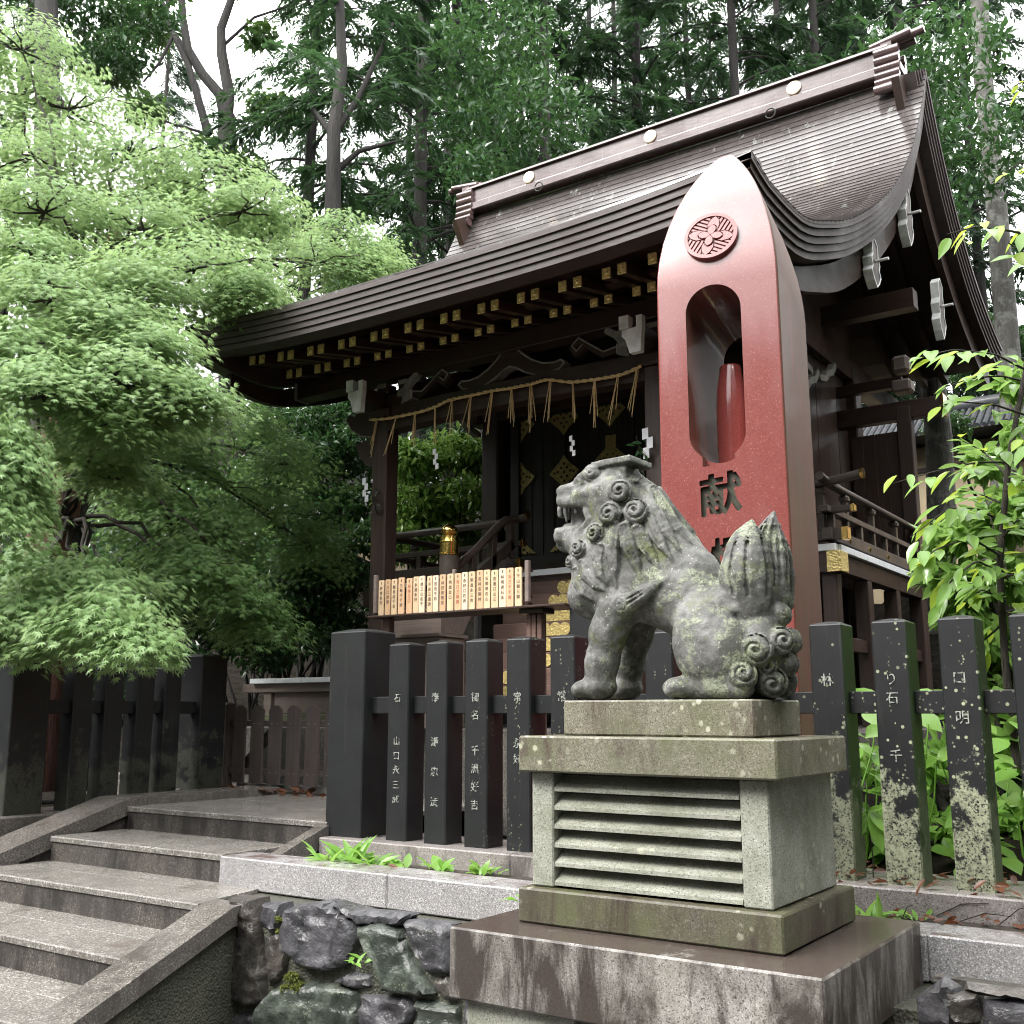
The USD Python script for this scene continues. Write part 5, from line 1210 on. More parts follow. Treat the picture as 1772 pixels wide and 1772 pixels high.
# frog-leg strut in the middle with wave carving
half = [(0.0, 0.26), (0.07, 0.25), (0.12, 0.20), (0.20, 0.14), (0.30, 0.09), (0.40, 0.075), (0.47, 0.085), (0.50, 0.06), (0.46, 0.02), (0.38, 0.0), (0.26, 0.0), (0.14, 0.05), (0.06, 0.10), (0, 0.12)]
leg = Polygon(half + [(-x, y) for x, y in half[::-1]]).buffer(0)
fs = SH.part('frog_leg_strut', plate(leg, 0.08, (XC + 0.02, 6.62, 4.135), (1, 0, 0), (0, 0, 1)), M['wood_x'])
SH.part('strut_edge', plate(leg.boundary.buffer(0.007), 0.09, (XC + 0.02, 6.625, 4.135), (1, 0, 0), (0, 0, 1)), M['dullwhite'], under=fs)
for cx_, sgn in ((XC - 0.72, 1), (XC + 0.70, -1)):                   # carved waves either side
    pts = [(0, 0.0)]
    w = LineString([(-0.42 * sgn, 0.02), (-0.28 * sgn, 0.07), (-0.15 * sgn, 0.05), (-0.05 * sgn, 0.12), (0.06 * sgn, 0.20), (0.12 * sgn, 0.15), (0.08 * sgn, 0.10), (0.03 * sgn, 0.14)])
    SH.part('wave_carving', plate(w.buffer(0.022), 0.05, (cx_, 6.60, 4.14), (1, 0, 0), (0, 0, 1)), M['wood_x'])
    SH.part('wave_carving', plate(shapely.affinity.translate(w, 0, 0.024).buffer(0.006), 0.054, (cx_, 6.602, 4.14), (1, 0, 0), (0, 0, 1)), M['dullwhite'])
for x in (PXL, PXR, XC - 0.5, XC + 0.5):                              # curved ties back to the hall
    sec = []
    for t in np.linspace(0, 1, 9):
        y = 6.6 + 1.8 * t; z = 4.18 + 0.62 * t + 0.12 * math.sin(math.pi * t)
        sec.append([(x - 0.05, y, z - 0.09), (x + 0.05, y, z - 0.09), (x + 0.05, y, z + 0.09), (x - 0.05, y, z + 0.09)])
    if x in (PXL, PXR): SH.part('curved_tie', sweep(sec), M['wood_y'], smooth=30)
# -- ridge
zr = 7.47
SH.part('ridge_base', bx(XC - 2.56, XC + 2.46, 9.26, 9.54, zr - 0.10, zr - 0.005, 0.01), M['ridge'])
rx0, rx1 = XC - 2.50, XC + 2.36
SH.part('ridge_box', bx(rx0, rx1, 9.29, 9.51, zr - 0.004, zr + 0.165, 0.006), M['ridge'])
SH.part('ridge_cap', sweep([[(x, 9.255, zr + 0.167), (x, 9.545, zr + 0.167), (x, 9.53, zr + 0.20), (x, 9.4, zr + 0.225), (x, 9.27, zr + 0.20)] for x in np.linspace(rx0, rx1, 6)]), M['ridge'])
for px_, py_ in ((914, 307), (1124, 238), (1373, 155)):
    q = on_y(px_, py_, 9.27)
    SH.part('ridge_medallion', basis(lathe([(0.072, 0), (0.072, 0.012), (0.06, 0.018), (0.0, 0.020)], (0, 0, 0), 20), (q[0], 9.2895, zr + 0.08), (1, 0, 0), (0, 0, 1), (0, -1, 0)), M['pale_gold'], smooth=35)
for px_, py_ in ((932, 323), (1333, 196)):
    q = on_y(px_, py_, 9.1); th = np.linspace(0, 2 * np.pi, 17)
    SH.part('hook_ring', tube(np.stack([q[0] + 0.05 * np.cos(th), np.full(17, 9.10), q[2] + 0.05 * np.sin(th)], 1), 0.007, 6), M['iron'])
for s in (-1, 1):                                                   # stacked roll ornaments at both ridge ends
    x = XC + (2.34 if s > 0 else -2.52); q_ = 0.74; zr = 7.38
    outl = [(-0.30, -0.28), (-0.20, -0.10), (-0.16, 0.12), (-0.17, 0.42), (0.17, 0.42), (0.16, 0.12), (0.20, -0.10), (0.30, -0.28), (0.16, -0.22), (0, -0.05), (-0.16, -0.22)]
    SH.part('ridge_end_plate', plate(shapely.affinity.scale(Polygon(outl), q_, q_, origin=(0, 0)), 0.10, (x - 0.05, 9.4, zr), (0, 1, 0), (0, 0, 1)), M['ridge'])
    for sy in (-1, 1):
        for i, (dy, dz, r) in enumerate(((0.245, -0.245, 0.062), (0.195, -0.125, 0.050), (0.175, -0.025, 0.050), (0.165, 0.075, 0.052), (0.165, 0.185, 0.056), (0.155, 0.300, 0.060))):
            SH.part('ridge_roll', tube([(x - 0.11, 9.4 + sy * dy * q_, zr + dz * q_), (x + 0.11, 9.4 + sy * dy * q_, zr + dz * q_)], r * q_, 12), M['ridge'], smooth=40)
    for dy, dz, L in ((-0.11, 0.43, 0.0), (0.0, 0.47, 0.1), (0.11, 0.43, 0.0)):
        SH.part('ridge_roll', tube([(x - s * 0.15, 9.4 + dy * q_, zr + dz * q_), (x + s * (0.22 + L), 9.4 + dy * q_, zr + dz * q_ + 0.05)], 0.052 * q_, 12), M['ridge'], smooth=40)
    SH.part('gold_boss', basis(lathe([(0.06, 0), (0.06, 0.015), (0.04, 0.03), (0.0, 0.03)], (0, 0, 0), 18), (x + s * 0.052, 9.4, zr + 0.10), (0, 1, 0), (0, 0, 1), (s, 0, 0)), M['gold'])
    for yg, zg, h in ((8.80, 5.98, 0.50), (7.82, 5.14, 0.36), (9.66, 5.45, 0.54)):      # hanging carved pendants on the barge boards
        out = [(0.0, 0.0), (0.07, -0.05), (0.06, -0.18), (0.10, -0.24), (0.075, -0.32), (0.11, -0.38), (0.06, -0.46), (0.0, -0.52)]
        pd = Polygon([(y, z * h / 0.5) for y, z in out] + [(-y, z * h / 0.5) for y, z in out[::-1]]).buffer(0.01)
        xg = XC + s * (float(xhalf(min(yg, 9.4))) - 0.15 + 0.036)
        pg = SH.part('gable_pendant', plate(pd.buffer(-0.014), 0.062, (xg - 0.031, yg, zg), (0, 1, 0), (0, 0, 1)), M['wood_y'])
        SH.part('pendant_edge', plate(pd.difference(pd.buffer(-0.013)), 0.070, (xg - 0.035, yg, zg), (0, 1, 0), (0, 0, 1)), M['white'], under=pg)
        SH.part('pendant_pin', tube([(xg, yg, zg - 0.24 * h / 0.5), (xg + s * 0.13, yg, zg - 0.24 * h / 0.5)], 0.013, 8), M['white'], under=pg)
# -- body of the hall
HX0, HX1, HY0, HY1 = -6.02, -3.10, 8.4, 10.4
for x, y in ((HX0, HY0), (HX1, HY0), (HX0, HY1), (HX1, HY1)):
    SH.part('corner_pillar', bx(x - 0.10, x + 0.10, y - 0.10, y + 0.10, 1.5, 5.0, 0.015), M['wood_z'])
def boards(nm, x0, x1, y0, y1, z0, z1, axis, n, mat):
    for i in range(n):
        if axis == 'x':
            a, b = x0 + (x1 - x0) * i / n, x0 + (x1 - x0) * (i + 1) / n
            SH.part(nm, bx(a + 0.0015, b - 0.0015, y0, y1 + (0.003 if i % 2 else 0), z0, z1, 0.003), mat)
        else:
            a, b = y0 + (y1 - y0) * i / n, y0 + (y1 - y0) * (i + 1) / n
            SH.part(nm, bx(x0, x1 + (0.003 if i % 2 else 0), a + 0.0015, b - 0.0015, z0, z1, 0.003), mat)
boards('side_board', HX1 - 0.04, HX1, HY0 + 0.10, HY1 - 0.10, 2.8, 4.9, 'y', 6, M['wood_z'])
boards('side_board', HX0, HX0 + 0.04, HY0 + 0.10, HY1 - 0.10, 2.8, 4.9, 'y', 6, M['wood_z'])
boards('rear_board', HX0 + 0.1, HX1 - 0.1, HY1 - 0.02, HY1 + 0.02, 1.6, 4.9, 'x', 8, M['wood_z'])
for s, x in ((1, HX1), (-1, HX0)):
    SH.part('gable_wall', plate(Polygon([(8.35, 4.85)] + [(y, float(soff(y, 0.27))) for y in np.linspace(8.35, 10.45, 12)] + [(10.45, 4.85)]), 0.06, (x - 0.03, 0, 0), (0, 1, 0), (0, 0, 1)), M['wood_y'])
    SH.part('gable_beam', bx(x - 0.08, x + 0.08, 7.0, 12.0, 4.86, 5.06), M['wood_y'])
    SH.part('purlin', bx(min(x, x + s * 0.86), max(x, x + s * 0.88), 9.58, 9.74, 5.22, 5.40), M['wood_x'])
    SH.part('purlin', bx(min(x, x + s * 0.84), max(x, x + s * 0.86), 8.72, 8.88, 5.74, 5.92), M['wood_x'])
    SH.part('purlin', bx(min(x, x + s * 0.86), max(x, x + s * 0.84), 7.75, 7.89, 4.97, 5.11), M['wood_x'])
    for dy, z in ((0.0, 4.9), (-0.45, 5.02), (0.5, 5.1)):                # pale edged bracket arms under the gable
        scv = LineString([(0.0, 0.0), (0.14, 0.03), (0.22, 0.10), (0.34, 0.14), (0.42, 0.22)]).buffer(0.030)
        SH.part('cloud_scroll', plate(scv, 0.06, (x + s * 0.16, 8.35 + dy, z - 0.55), (0, -1, 0), (0, 0, 1)), M['dullwhite'])
        SH.part('cloud_scroll', plate(shapely.affinity.scale(scv, -1, 1, origin=(0, 0)), 0.06, (x + s * 0.16, 8.60 + dy, z - 0.55), (0, -1, 0), (0, 0, 1)), M['dullwhite'])
SH.part('lintel', bx(HX0 - 0.25, HX1 + 0.25, HY0 - 0.09, HY0 + 0.09, 4.44, 4.66), M['wood_x'])
SH.part('upper_wall', bx(HX0, HX1, HY0 - 0.02, HY0 + 0.02, 4.66, 5.7), M['wood_black'])
SH.part('sill', bx(HX0 - 0.12, HX1 + 0.12, HY0 - 0.13, HY0 + 0.09, 2.80, 2.97), M['wood_x'])
SH.part('sill', bx(HX0 - 0.12, HX1 + 0.12, HY0 - 0.10, HY0 + 0.09, 2.972, 3.06), M['wood_black'])
for x in (-5.74, -3.40):
    SH.part('door_jamb', bx(x - 0.05, x + 0.05, HY0 - 0.07, HY0 + 0.07, 3.06, 4.44), M['wood_black'])
def cusped(r):                                                      # a pierced diamond plate
    d = Polygon([(0, r), (r * 0.30, r * 0.60), (r * 0.62, r * 0.34), (r, 0), (r * 0.62, -r * 0.34), (r * 0.30, -r * 0.60), (0, -r), (-r * 0.30, -r * 0.60), (-r * 0.62, -r * 0.34), (-r, 0), (-r * 0.62, r * 0.34), (-r * 0.30, r * 0.60)]).buffer(r * 0.04)
    for a, b in ((0.0, 0.52), (0.0, -0.52), (0.45, 0.06), (-0.45, 0.06), (0.2, 0.28), (-0.2, 0.28), (0.2, -0.26), (-0.2, -0.26), (0.0, 0.02), (0.66, 0.0), (-0.66, 0.0)):
        d = d.difference(Point(a * r, b * r).buffer(r * 0.085, quad_segs=3))
    return d
doors = [(-5.69, -5.19), (-5.188, -4.692), (-4.69, -4.452), (-4.45, -3.952), (-3.95, -3.45)]
for i, (a, b) in enumerate(doors):
    dp = SH.part('door_panel', bx(a, b, HY0 - 0.03 + 0.012 * (i % 2), HY0 + 0.02, 3.062, 4.438, 0.004), M['wood_black'])
    for j in range(1, 4):
        x = a + (b - a) * j / 4
        SH.part('batten', bx(x - 0.004, x + 0.004, HY0 - 0.036 + 0.012 * (i % 2), HY0 - 0.028 + 0.012 * (i % 2), 3.07, 4.43, 0.001), M['wood_black'], under=dp)
for x, z, lim in ((-5.685, 3.835, (0, 1)), (-5.19, 3.835, (-1, 1)), (-4.69, 3.90, (-1, 1)), (-4.02, 3.835, (-1, 1)), (-5.685, 4.36, (0, 1)), (-5.19, 4.36, (-1, 1)), (-4.69, 4.36, (-1, 1)), (-5.68, 3.09, (0, 1)), (-5.19, 3.09, (-1, 1))):
    d = cusped(0.158)
    if lim[0] == 0: d = d.intersection(shapely.box(0, -1, 1, 1))
    if z < 3.2: d = d.intersection(shapely.box(-1, 0, 1, 1))
    if z > 4.3: d = d.intersection(shapely.box(-1, -1, 1, 0.05))
    SH.part('gold_door_plate', plate(d, 0.006, (x, HY0 - 0.038, z), (1, 0, 0), (0, 0, 1)), M['gold_dull'])
SH.part('gold_lock_plate', bx(-4.74, -4.63, HY0 - 0.046, HY0 - 0.034, 3.95, 4.12, 0.003), M['gold_dull'])
# -- veranda
VX0, VX1, VY0, VY1, VZ = -6.73, -2.41, 7.56, 10.1, 2.80
SH.part('veranda_floor', join(bx(VX0, VX1, VY0, HY0, VZ - 0.06, VZ - 0.002), bx(HX1 + 0.02, VX1, HY0, VY1, VZ - 0.06, VZ - 0.002)) if False else bx(VX0, VX1, VY0, HY0, VZ - 0.06, VZ - 0.002), M['greywood'])
SH.part('veranda_floor', bx(HX1 + 0.02, VX1, HY0 + 0.002, VY1, VZ - 0.06, VZ - 0.002), M['greywood'])
SH.part('veranda_floor', bx(VX0, HX0 - 0.02, HY0 + 0.002, VY1, VZ - 0.06, VZ - 0.002), M['greywood'])
for i in range(13):
    a = VX0 - 0.01 + i * 0.3335
    SH.part('edge_cap', bx(a, a + 0.331, VY0 - 0.022, VY0 + 0.05, VZ - 0.048, VZ + 0.003, 0.003), M['whitecap'])
for i in range(8):
    a = VY0 + 0.052 + i * 0.318
    for x in (VX1 + 0.012, VX0 - 0.012):
        SH.part('edge_cap', bx(x - 0.035, x + 0.01, a, a + 0.315, VZ - 0.048, VZ + 0.003, 0.003), M['whitecap'])
for x in (VX0, VX1): SH.part('joist_end', bx(x - 0.20, x + 0.04, VY0 - 0.04, VY0 + 0.10, VZ - 0.205, VZ - 0.062, 0.004), M['wood_x'])
SH.part('gold_joist_cap', bx(VX1 - 0.055, VX1 + 0.052, VY0 - 0.052, VY0 + 0.112, VZ - 0.205, VZ - 0.056, 0.004), M['gold'])
SH.part('veranda_beam', bx(VX0, VX1 - 0.06, VY0, VY0 + 0.10, VZ - 0.19, VZ - 0.062), M['wood_x'])
SH.part('veranda_beam', bx(VX1 - 0.10, VX1, VY0 + 0.12, VY1, VZ - 0.19, VZ - 0.062), M['wood_y'])
for x in (VX0 + 0.06, -6.0, -5.15, -4.0, -3.2, VX1 - 0.06):
    SH.part('veranda_post', bx(x - 0.055, x + 0.055, VY0 + 0.0, VY0 + 0.11, 1.5, VZ - 0.19, 0.006), M['wood_z'])
for y in (8.35, 9.15, 9.95):
    SH.part('veranda_post', bx(VX1 - 0.11, VX1, y - 0.055, y + 0.055, 1.5, VZ - 0.19, 0.006), M['wood_z'])
SH.part('veranda_tie', bx(VX0, -5.2, VY0 + 0.03, VY0 + 0.08, 2.05, 2.15), M['wood_x'])
SH.part('veranda_tie', bx(-3.9, VX1, VY0 + 0.03, VY0 + 0.08, 2.05, 2.15), M['wood_x'])
SH.part('veranda_tie', bx(VX1 - 0.08, VX1 - 0.03, VY0 + 0.1, VY1, 2.05, 2.15), M['wood_y'])
boards('under_board', HX0 + 0.1, HX1 - 0.1, 8.28, 8.32, 1.5, 2.72, 'x', 9, M['wood_black'])
def railing(p, q, ext_p, ext_q, caps):
    """A veranda rail: ground rail, flat middle rail and round top rail with posts between."""
    p, q = np.asarray(p, float), np.asarray(q, float); d = (q - p) / np.linalg.norm(q - p); L = np.linalg.norm(q - p)
    z = np.array([0, 0, 1.0])
    rl = SH.part('railing', bar(p + z * 0.075, q + z * 0.075 + d * ext_q * 0.5, 0.075, 0.085), M['railwood'])
    SH.part('middle_rail', bar(p + z * 0.255 - d * ext_p * 0.7, q + z * 0.255 + d * ext_q * 0.7, 0.062, 0.045), M['railwood'], under=rl)
    t = np.linspace(-ext_p, L + ext_q, 12)
    up = 0.045 * np.clip((t - L + 0.25) / 0.5, 0, 1) ** 2 * (ext_q > 0.05) + 0.045 * np.clip((0.25 - t) / 0.5, 0, 1) ** 2 * (ext_p > 0.05)
    SH.part('top_rail', tube([p + d * a + z * (0.455 + b) for a, b in zip(t, up)], 0.033, 10), M['railwood'], smooth=40, under=rl)
    n = max(2, int(L / 0.34))
    for i in range(n + 1):
        c = p + d * (0.05 + (L - 0.1) * i / n)
        SH.part('rail_post', bx(c[0] - 0.024, c[0] + 0.024, c[1] - 0.024, c[1] + 0.024, c[2] + 0.115, c[2] + (0.42 if i % 2 == 0 else 0.235), 0.004), M['railwood'], under=rl)
        if i % 2 == 0: SH.part('rail_block', bx(c[0] - 0.036, c[0] + 0.036, c[1] - 0.036, c[1] + 0.036, c[2] + 0.375, c[2] + 0.425, 0.012), M['railwood'], under=rl)
    if ext_q > 0.05 and caps:
        e = q + d * ext_q
        SH.part('gold_rail_cap', tube([e + z * 0.498 - d * 0.012, e + z * 0.500 + d * 0.012], 0.038, 10), M['gold_plain'], under=rl)
        e = q + d * ext_q * 0.7
        SH.part('gold_rail_cap', bar(e + z * 0.255 - d * 0.015, e + z * 0.255 + d * 0.012, 0.068, 0.052), M['gold_plain'], under=rl)
        e = q + d * ext_q * 0.5
        SH.part('gold_rail_cap', bar(e + z * 0.075 - d * 0.035, e + z * 0.075 + d * 0.012, 0.081, 0.092), M['gold_plain'], under=rl)
    if caps:
        for i in (1, 3, 5):
            c = p + d * (L * i / 6) 
railing((VX0 + 0.04, VY0 + 0.04, VZ), (-5.24, VY0 + 0.04, VZ), 0.20, 0.14, True)
railing((-3.92, VY0 + 0.04, VZ), (VX1 - 0.05, VY0 + 0.04, VZ), 0.10, 0.26, True)
railing((VX1 - 0.05, VY1 - 0.05, VZ), (VX1 - 0.05, VY0 + 0.04, VZ), 0.0, 0.16, False)
railing((VX0 + 0.04, VY1 - 0.05, VZ), (VX0 + 0.04, VY0 + 0.04, VZ), 0.0, 0.0, False)
for y in (7.95, 8.45, 8.95):
    SH.part('gold_stud', basis(lathe([(0.02, 0), (0.02, 0.004), (0.0, 0.012)], (0, 0, 0), 10), (VX1 - 0.05 + 0.0385, y, VZ + 0.07), (0, 1, 0), (0, 0, 1), (1, 0, 0)), M['gold_plain'])
# -- stairs with gilded cloud plates, sloping handrails and knobbed newels
STX0, STX1 = -5.13, -3.98
def cloud(w, h):
    c = [(-0.34, 0.0, 0.5), (-0.12, 0.05, 0.5), (0.12, 0.05, 0.5), (0.34, 0.0, 0.5)]
    return shapely.union_all([Point(a * w, b * h).buffer(h * r) for a, b, r in c]).union(shapely.box(-0.34 * w, -h * 0.5, 0.34 * w, h * 0.2))
nst = 8
for i in range(nst):
    y = 7.54 - i * 0.135; z = VZ - 0.10 - i * 0.128
    sp_ = SH.part('stair_step', bx(STX0, STX1, y, y + 0.17, z - 0.135, z, 0.006), M['plank'])
    SH.part('gold_cloud_plate', plate(cloud(0.40, 0.10), 0.008, (XC + 0.0, y - 0.0015, z - 0.062), (1, 0, 0), (0, 0, 1)), M['gold'], under=sp_)
SH.part('stair_board', bx(STX1 + 0.002, STX1 + 0.06, 6.55, 7.55, 1.5, 2.72), M['plank'])
for x, rail in ((STX0 - 0.06, True), (STX1 + 0.12, True)):
    yN = 6.62
    nw = SH.part('newel_post', lathe([(0.078, 1.5), (0.078, 2.83), (0.0, 2.83)], (x, yN, 0), 20), M['railwood'], smooth=40)
    SH.part('gold_finial', lathe([(0.0, 2.832), (0.082, 2.832), (0.082, 2.845), (0.076, 2.85), (0.076, 2.925), (0.079, 2.93), (0.079, 2.945), (0.074, 2.95), (0.073, 2.985), (0.055, 2.995), (0.050, 3.003), (0.060, 3.012), (0.066, 3.03), (0.058, 3.055), (0.035, 3.075), (0.012, 3.088), (0.0, 3.092)], (x, yN, 0), 24), M['gold_plain'], smooth=45, under=nw)
    hp = [(x, yN + 0.05, 2.72), (x, yN + 0.35, 2.92), (x, yN + 0.62, 3.13), (x, yN + 0.78, 3.235), (x, yN + 0.98, 3.27)]
    SH.part('handrail', tube(hp, 0.034, 10), M['railwood'], smooth=40)
    SH.part('handrail_middle', bar((x, yN + 0.05, 2.50), (x, yN + 0.86, 3.04), 0.06, 0.09), M['railwood'])
    SH.part('handrail_string', bar((x, yN + 0.05, 2.26), (x, yN + 0.90, 2.84), 0.06, 0.11), M['railwood'])
    for t in (0.30, 0.58, 0.85):
        SH.part('handrail_post', bx(x - 0.03, x + 0.03, yN + t - 0.03, yN + t + 0.03, 2.36 + 0.66 * t, 2.66 + 0.70 * t, 0.004), M['railwood'])
# -- screens at the back of the side verandas
for s, xa in ((1, HX1), (-1, HX0)):
    xb = VX1 - 0.07 if s > 0 else VX0 + 0.07
    lo, hi = min(xa, xb), max(xa, xb)
    SH.part('screen_post', bx(xb - 0.065, xb + 0.065, 9.98, 10.11, 1.5, 4.42, 0.008), M['wood_z'])
    boards('screen_board', lo + 0.11 if s > 0 else lo + 0.066, hi - 0.066 if s > 0 else hi - 0.11, 10.03, 10.06, 2.82, 4.20, 'x', 4, M['wood_z'])
    SH.part('screen_beam', bx(min(xa, xb + s * 0.34), max(xa, xb + s * 0.34), 9.985, 10.105, 4.30, 4.47), M['wood_x'])
    SH.part('screen_beam', bx(lo, hi, 10.0, 10.09, 4.62, 4.72), M['wood_x'])
    SH.part('screen_block', bx(xb - 0.09, xb + 0.09, 9.96, 10.13, 4.56, 4.68, 0.02), M['greywood'])
    SH.part('screen_block', bx(xb - 0.08, xb + 0.08, 9.97, 10.12, 4.75, 4.92, 0.03), M['greywood'])
    SH.part('gold_beam_cap', bx(xb + s * 0.352 - 0.012, xb + s * 0.352 + 0.012, 9.97, 10.12, 4.285, 4.485, 0.004), M['gold_plain'])

# ---------------------------------------------------------------- straw rope across the porch
ROPE = Thing('sacred_straw_rope', 'twisted straw rope with hanging straw tassels strung across the porch beam', 'straw rope', (XC, 6.46, 4.0))
def r3(x, y): return on_y(640 + x * 500 / 1772, 560 + y * 300 / 1063, 6.47)
key = [(0, 590), (150, 575), (280, 548), (400, 510), (500, 465), (620, 440), (750, 412), (870, 395), (990, 370), (1075, 345), (1240, 358), (1380, 342), (1520, 318), (1665, 258)]
K = np.array([r3(*k) for k in key]); K[:, 1] = 6.47
tt = np.linspace(0, len(K) - 1, 150); C_ = np.stack([PchipInterpolator(np.arange(len(K)), K[:, i])(tt) for i in range(3)], 1)
for ph in (0, np.pi):
    a = np.arange(150) * 0.9 + ph
    ROPE.part('strand', tube(C_ + np.stack([0 * a, 0.006 * np.cos(a), 0.006 * np.sin(a)], 1), 0.0085, 6), M['straw'], smooth=True)
rg = np.random.default_rng(5)
for i, (x, y, L) in enumerate(((40, 588, 0.30), (160, 576, 0.30), (275, 548, 0.27), (400, 510, 0.30), (505, 465, 0.30), (622, 440, 0.31), (752, 412, 0.34), (870, 395, 0.34), (988, 370, 0.36), (1110, 350, 0.36), (1243, 358, 0.34), (1382, 342, 0.36), (1520, 318, 0.34), (1640, 275, 0.36))):
    p = r3(x, y); ms = []
    sl = (rg.uniform(-0.05, 0.02) if i < 12 else -0.06) - (0.05 if i < 2 else 0)
    for k in range(5):
        d = np.array([sl + rg.uniform(-0.030, 0.030), rg.uniform(-0.03, 0.03), -L * rg.uniform(0.70, 1.08)])
        o = np.array([rg.uniform(-0.008, 0.008), rg.uniform(-0.008, 0.008), 0.0])
        ms.append(tube([p + o, p + o + d * 0.4 + [0, 0, 0], p + o + d], [0.0034, 0.003, 0.0024], 5))
    ROPE.part('straw_tassel', join(*ms), M['straw'], kind='stuff')
def zigzag_paper(name, p, s, label, n=4):
    """A folded zigzag paper streamer hanging at p."""
    t = Thing(name, label, 'paper streamer', tuple(p), 'white paper streamers of the porch')
    z = p[2]; x = p[0]
    for k in range(n):
        t.part('fold', plate(Polygon([(-0.25 * s, 0), (0.25 * s, 0.12 * s), (0.25 * s, -0.8 * s), (-0.25 * s, -0.92 * s)]), 0.002, (x + (0.28 * s if k % 2 else -0.10 * s), p[1] + 0.004 * k, z - k * 0.8 * s), (0.9, 0.43, 0), (0, 0, 1)), M['paper'])
zigzag_paper('paper_streamer', r3(1235, 690), 0.045, 'grey weathered paper streamer hanging from the rope before the doors', 4)
zigzag_paper('paper_streamer', r3(398, 770), 0.05, 'pale paper streamer hanging from the rope before the bright shrub', 4)
zigzag_paper('paper_streamer', np.array([PXL - 0.10, 6.44, 3.52]), 0.06, 'white paper streamer tied to the left porch pillar', 4)
q = on_y(1118, 742, 6.44)
zigzag_paper('paper_streamer', q, 0.085, 'white paper streamer tied to a sprig beside the red lantern', 3)

# ---------------------------------------------------------------- offering box
OB = Thing('offering_box', 'weathered wooden offering box with flared hopper behind the tablets', 'offering box', (-4.9, 6.0, 1.5))
def hop(z0, z1, a0, a1, b0, b1):
    return sweep([[(a0[0], a0[1], z0), (a1[0], a0[1], z0), (a1[0], a1[1], z0), (a0[0], a1[1], z0)], [(b0[0], b0[1], z1), (b1[0], b0[1], z1), (b1[0], b1[1], z1), (b0[0], b1[1], z1)]])
OB.part('hopper', hop(2.155, 2.325, (-5.10, 5.87), (-4.665, 6.12), (-5.205, 5.83), (-4.64, 6.20)), M['greywood'])
OB.part('lip', bx(-5.10, -4.66, 5.82, 6.18, 2.128, 2.153), M['greywood'])
OB.part('body', bx(-5.07, -4.67, 5.85, 6.15, 1.50, 2.126), M['greywood'])
# ---------------------------------------------------------------- rack of votive tablets
RK = Thing('tablet_rack', 'wooden rack holding a row of votive tablets above the fence', 'rack', (-4.4, 5.55, 1.5))
def rp(u, v): return on_y(u, v, 5.55)
pl, pr = rp(651, 1030), rp(914, 1010)
RK.part('upright', bx(pl[0] - 0.012, pl[0] + 0.012, 5.53, 5.56, rp(651, 1062)[2], rp(651, 996)[2]), M['greywood'])
RK.part('upright', bx(pr[0] - 0.015, pr[0] + 0.015, 5.53, 5.56, rp(914, 1042)[2], rp(914, 970)[2]), M['greywood'])
um = rp(782, 990)
RK.part('upright', bx(um[0] - 0.012, um[0] + 0.012, 5.565, 5.59, um[2] - 0.25, um[2] + 0.02), M['greywood'])
zt_ = rp(780, 994)[2]; zb_ = rp(780, 1050)[2]
for z in (zt_ - 0.02, (zt_ + zb_) / 2, zb_ + 0.03, zb_ - 0.015):
    RK.part('slat', bx(pl[0] - 0.02, pr[0] + 0.02, 5.563, 5.577, z - 0.008, z + 0.008, 0.002), M['wood_x'])
RK.part('shelf', bx(pl[0] - 0.03, pr[0] + 0.30, 5.50, 5.78, zb_ - 0.045, zb_ - 0.03), M['wood_x'])
RK.part('shelf_bracket', bx(pr[0] - 0.08, pr[0] + 0.10, 5.56, 5.70, zb_ - 0.075, zb_ - 0.046), M['wood_x'])
for o in (-0.05, -0.012, 0.03): RK.part('leg', bx(pr[0] + o, pr[0] + o + 0.034, 5.60, 5.66, 1.3, zb_ - 0.076), M['plank'])
RK.part('leg', bx(pl[0] + 0.02, pl[0] + 0.08, 5.60, 5.66, 1.3, zb_ - 0.046), M['plank'])
edges = [(74, 112, 0), (124, 162, 2), (172, 212, 0), (224, 268, 2), (286, 328, 2), (338, 378, 0), (382, 424, 1), (443, 482, 0), (488, 528, 1), (540, 584, 2), (597, 643, 0), (654, 702, 2), (708, 752, 1), (762, 808, 0), (822, 870, 2), (877, 923, 0), (934, 985, 0), (994, 1045, 1), (1050, 1102, 2), (1115, 1166, 0)]
mts = ('tablet', 'tablet_pale', 'tablet_orange')
rg = np.random.default_rng(3); pool = '石山口永三郎忠造御名千洲好吉明林'
lab = ['pale', 'light', 'tan', 'honey']
ORD = ['first from the left', 'second from the left', 'third from the left', 'fourth from the left', 'fifth from the left', 'sixth from the left', 'seventh from the left', 'eighth from the left', 'ninth from the left', 'tenth from the left', 'tenth from the right', 'ninth from the right', 'eighth from the right', 'seventh from the right', 'sixth from the right', 'fifth from the right', 'fourth from the right', 'third from the right', 'second from the right', 'first from the right']
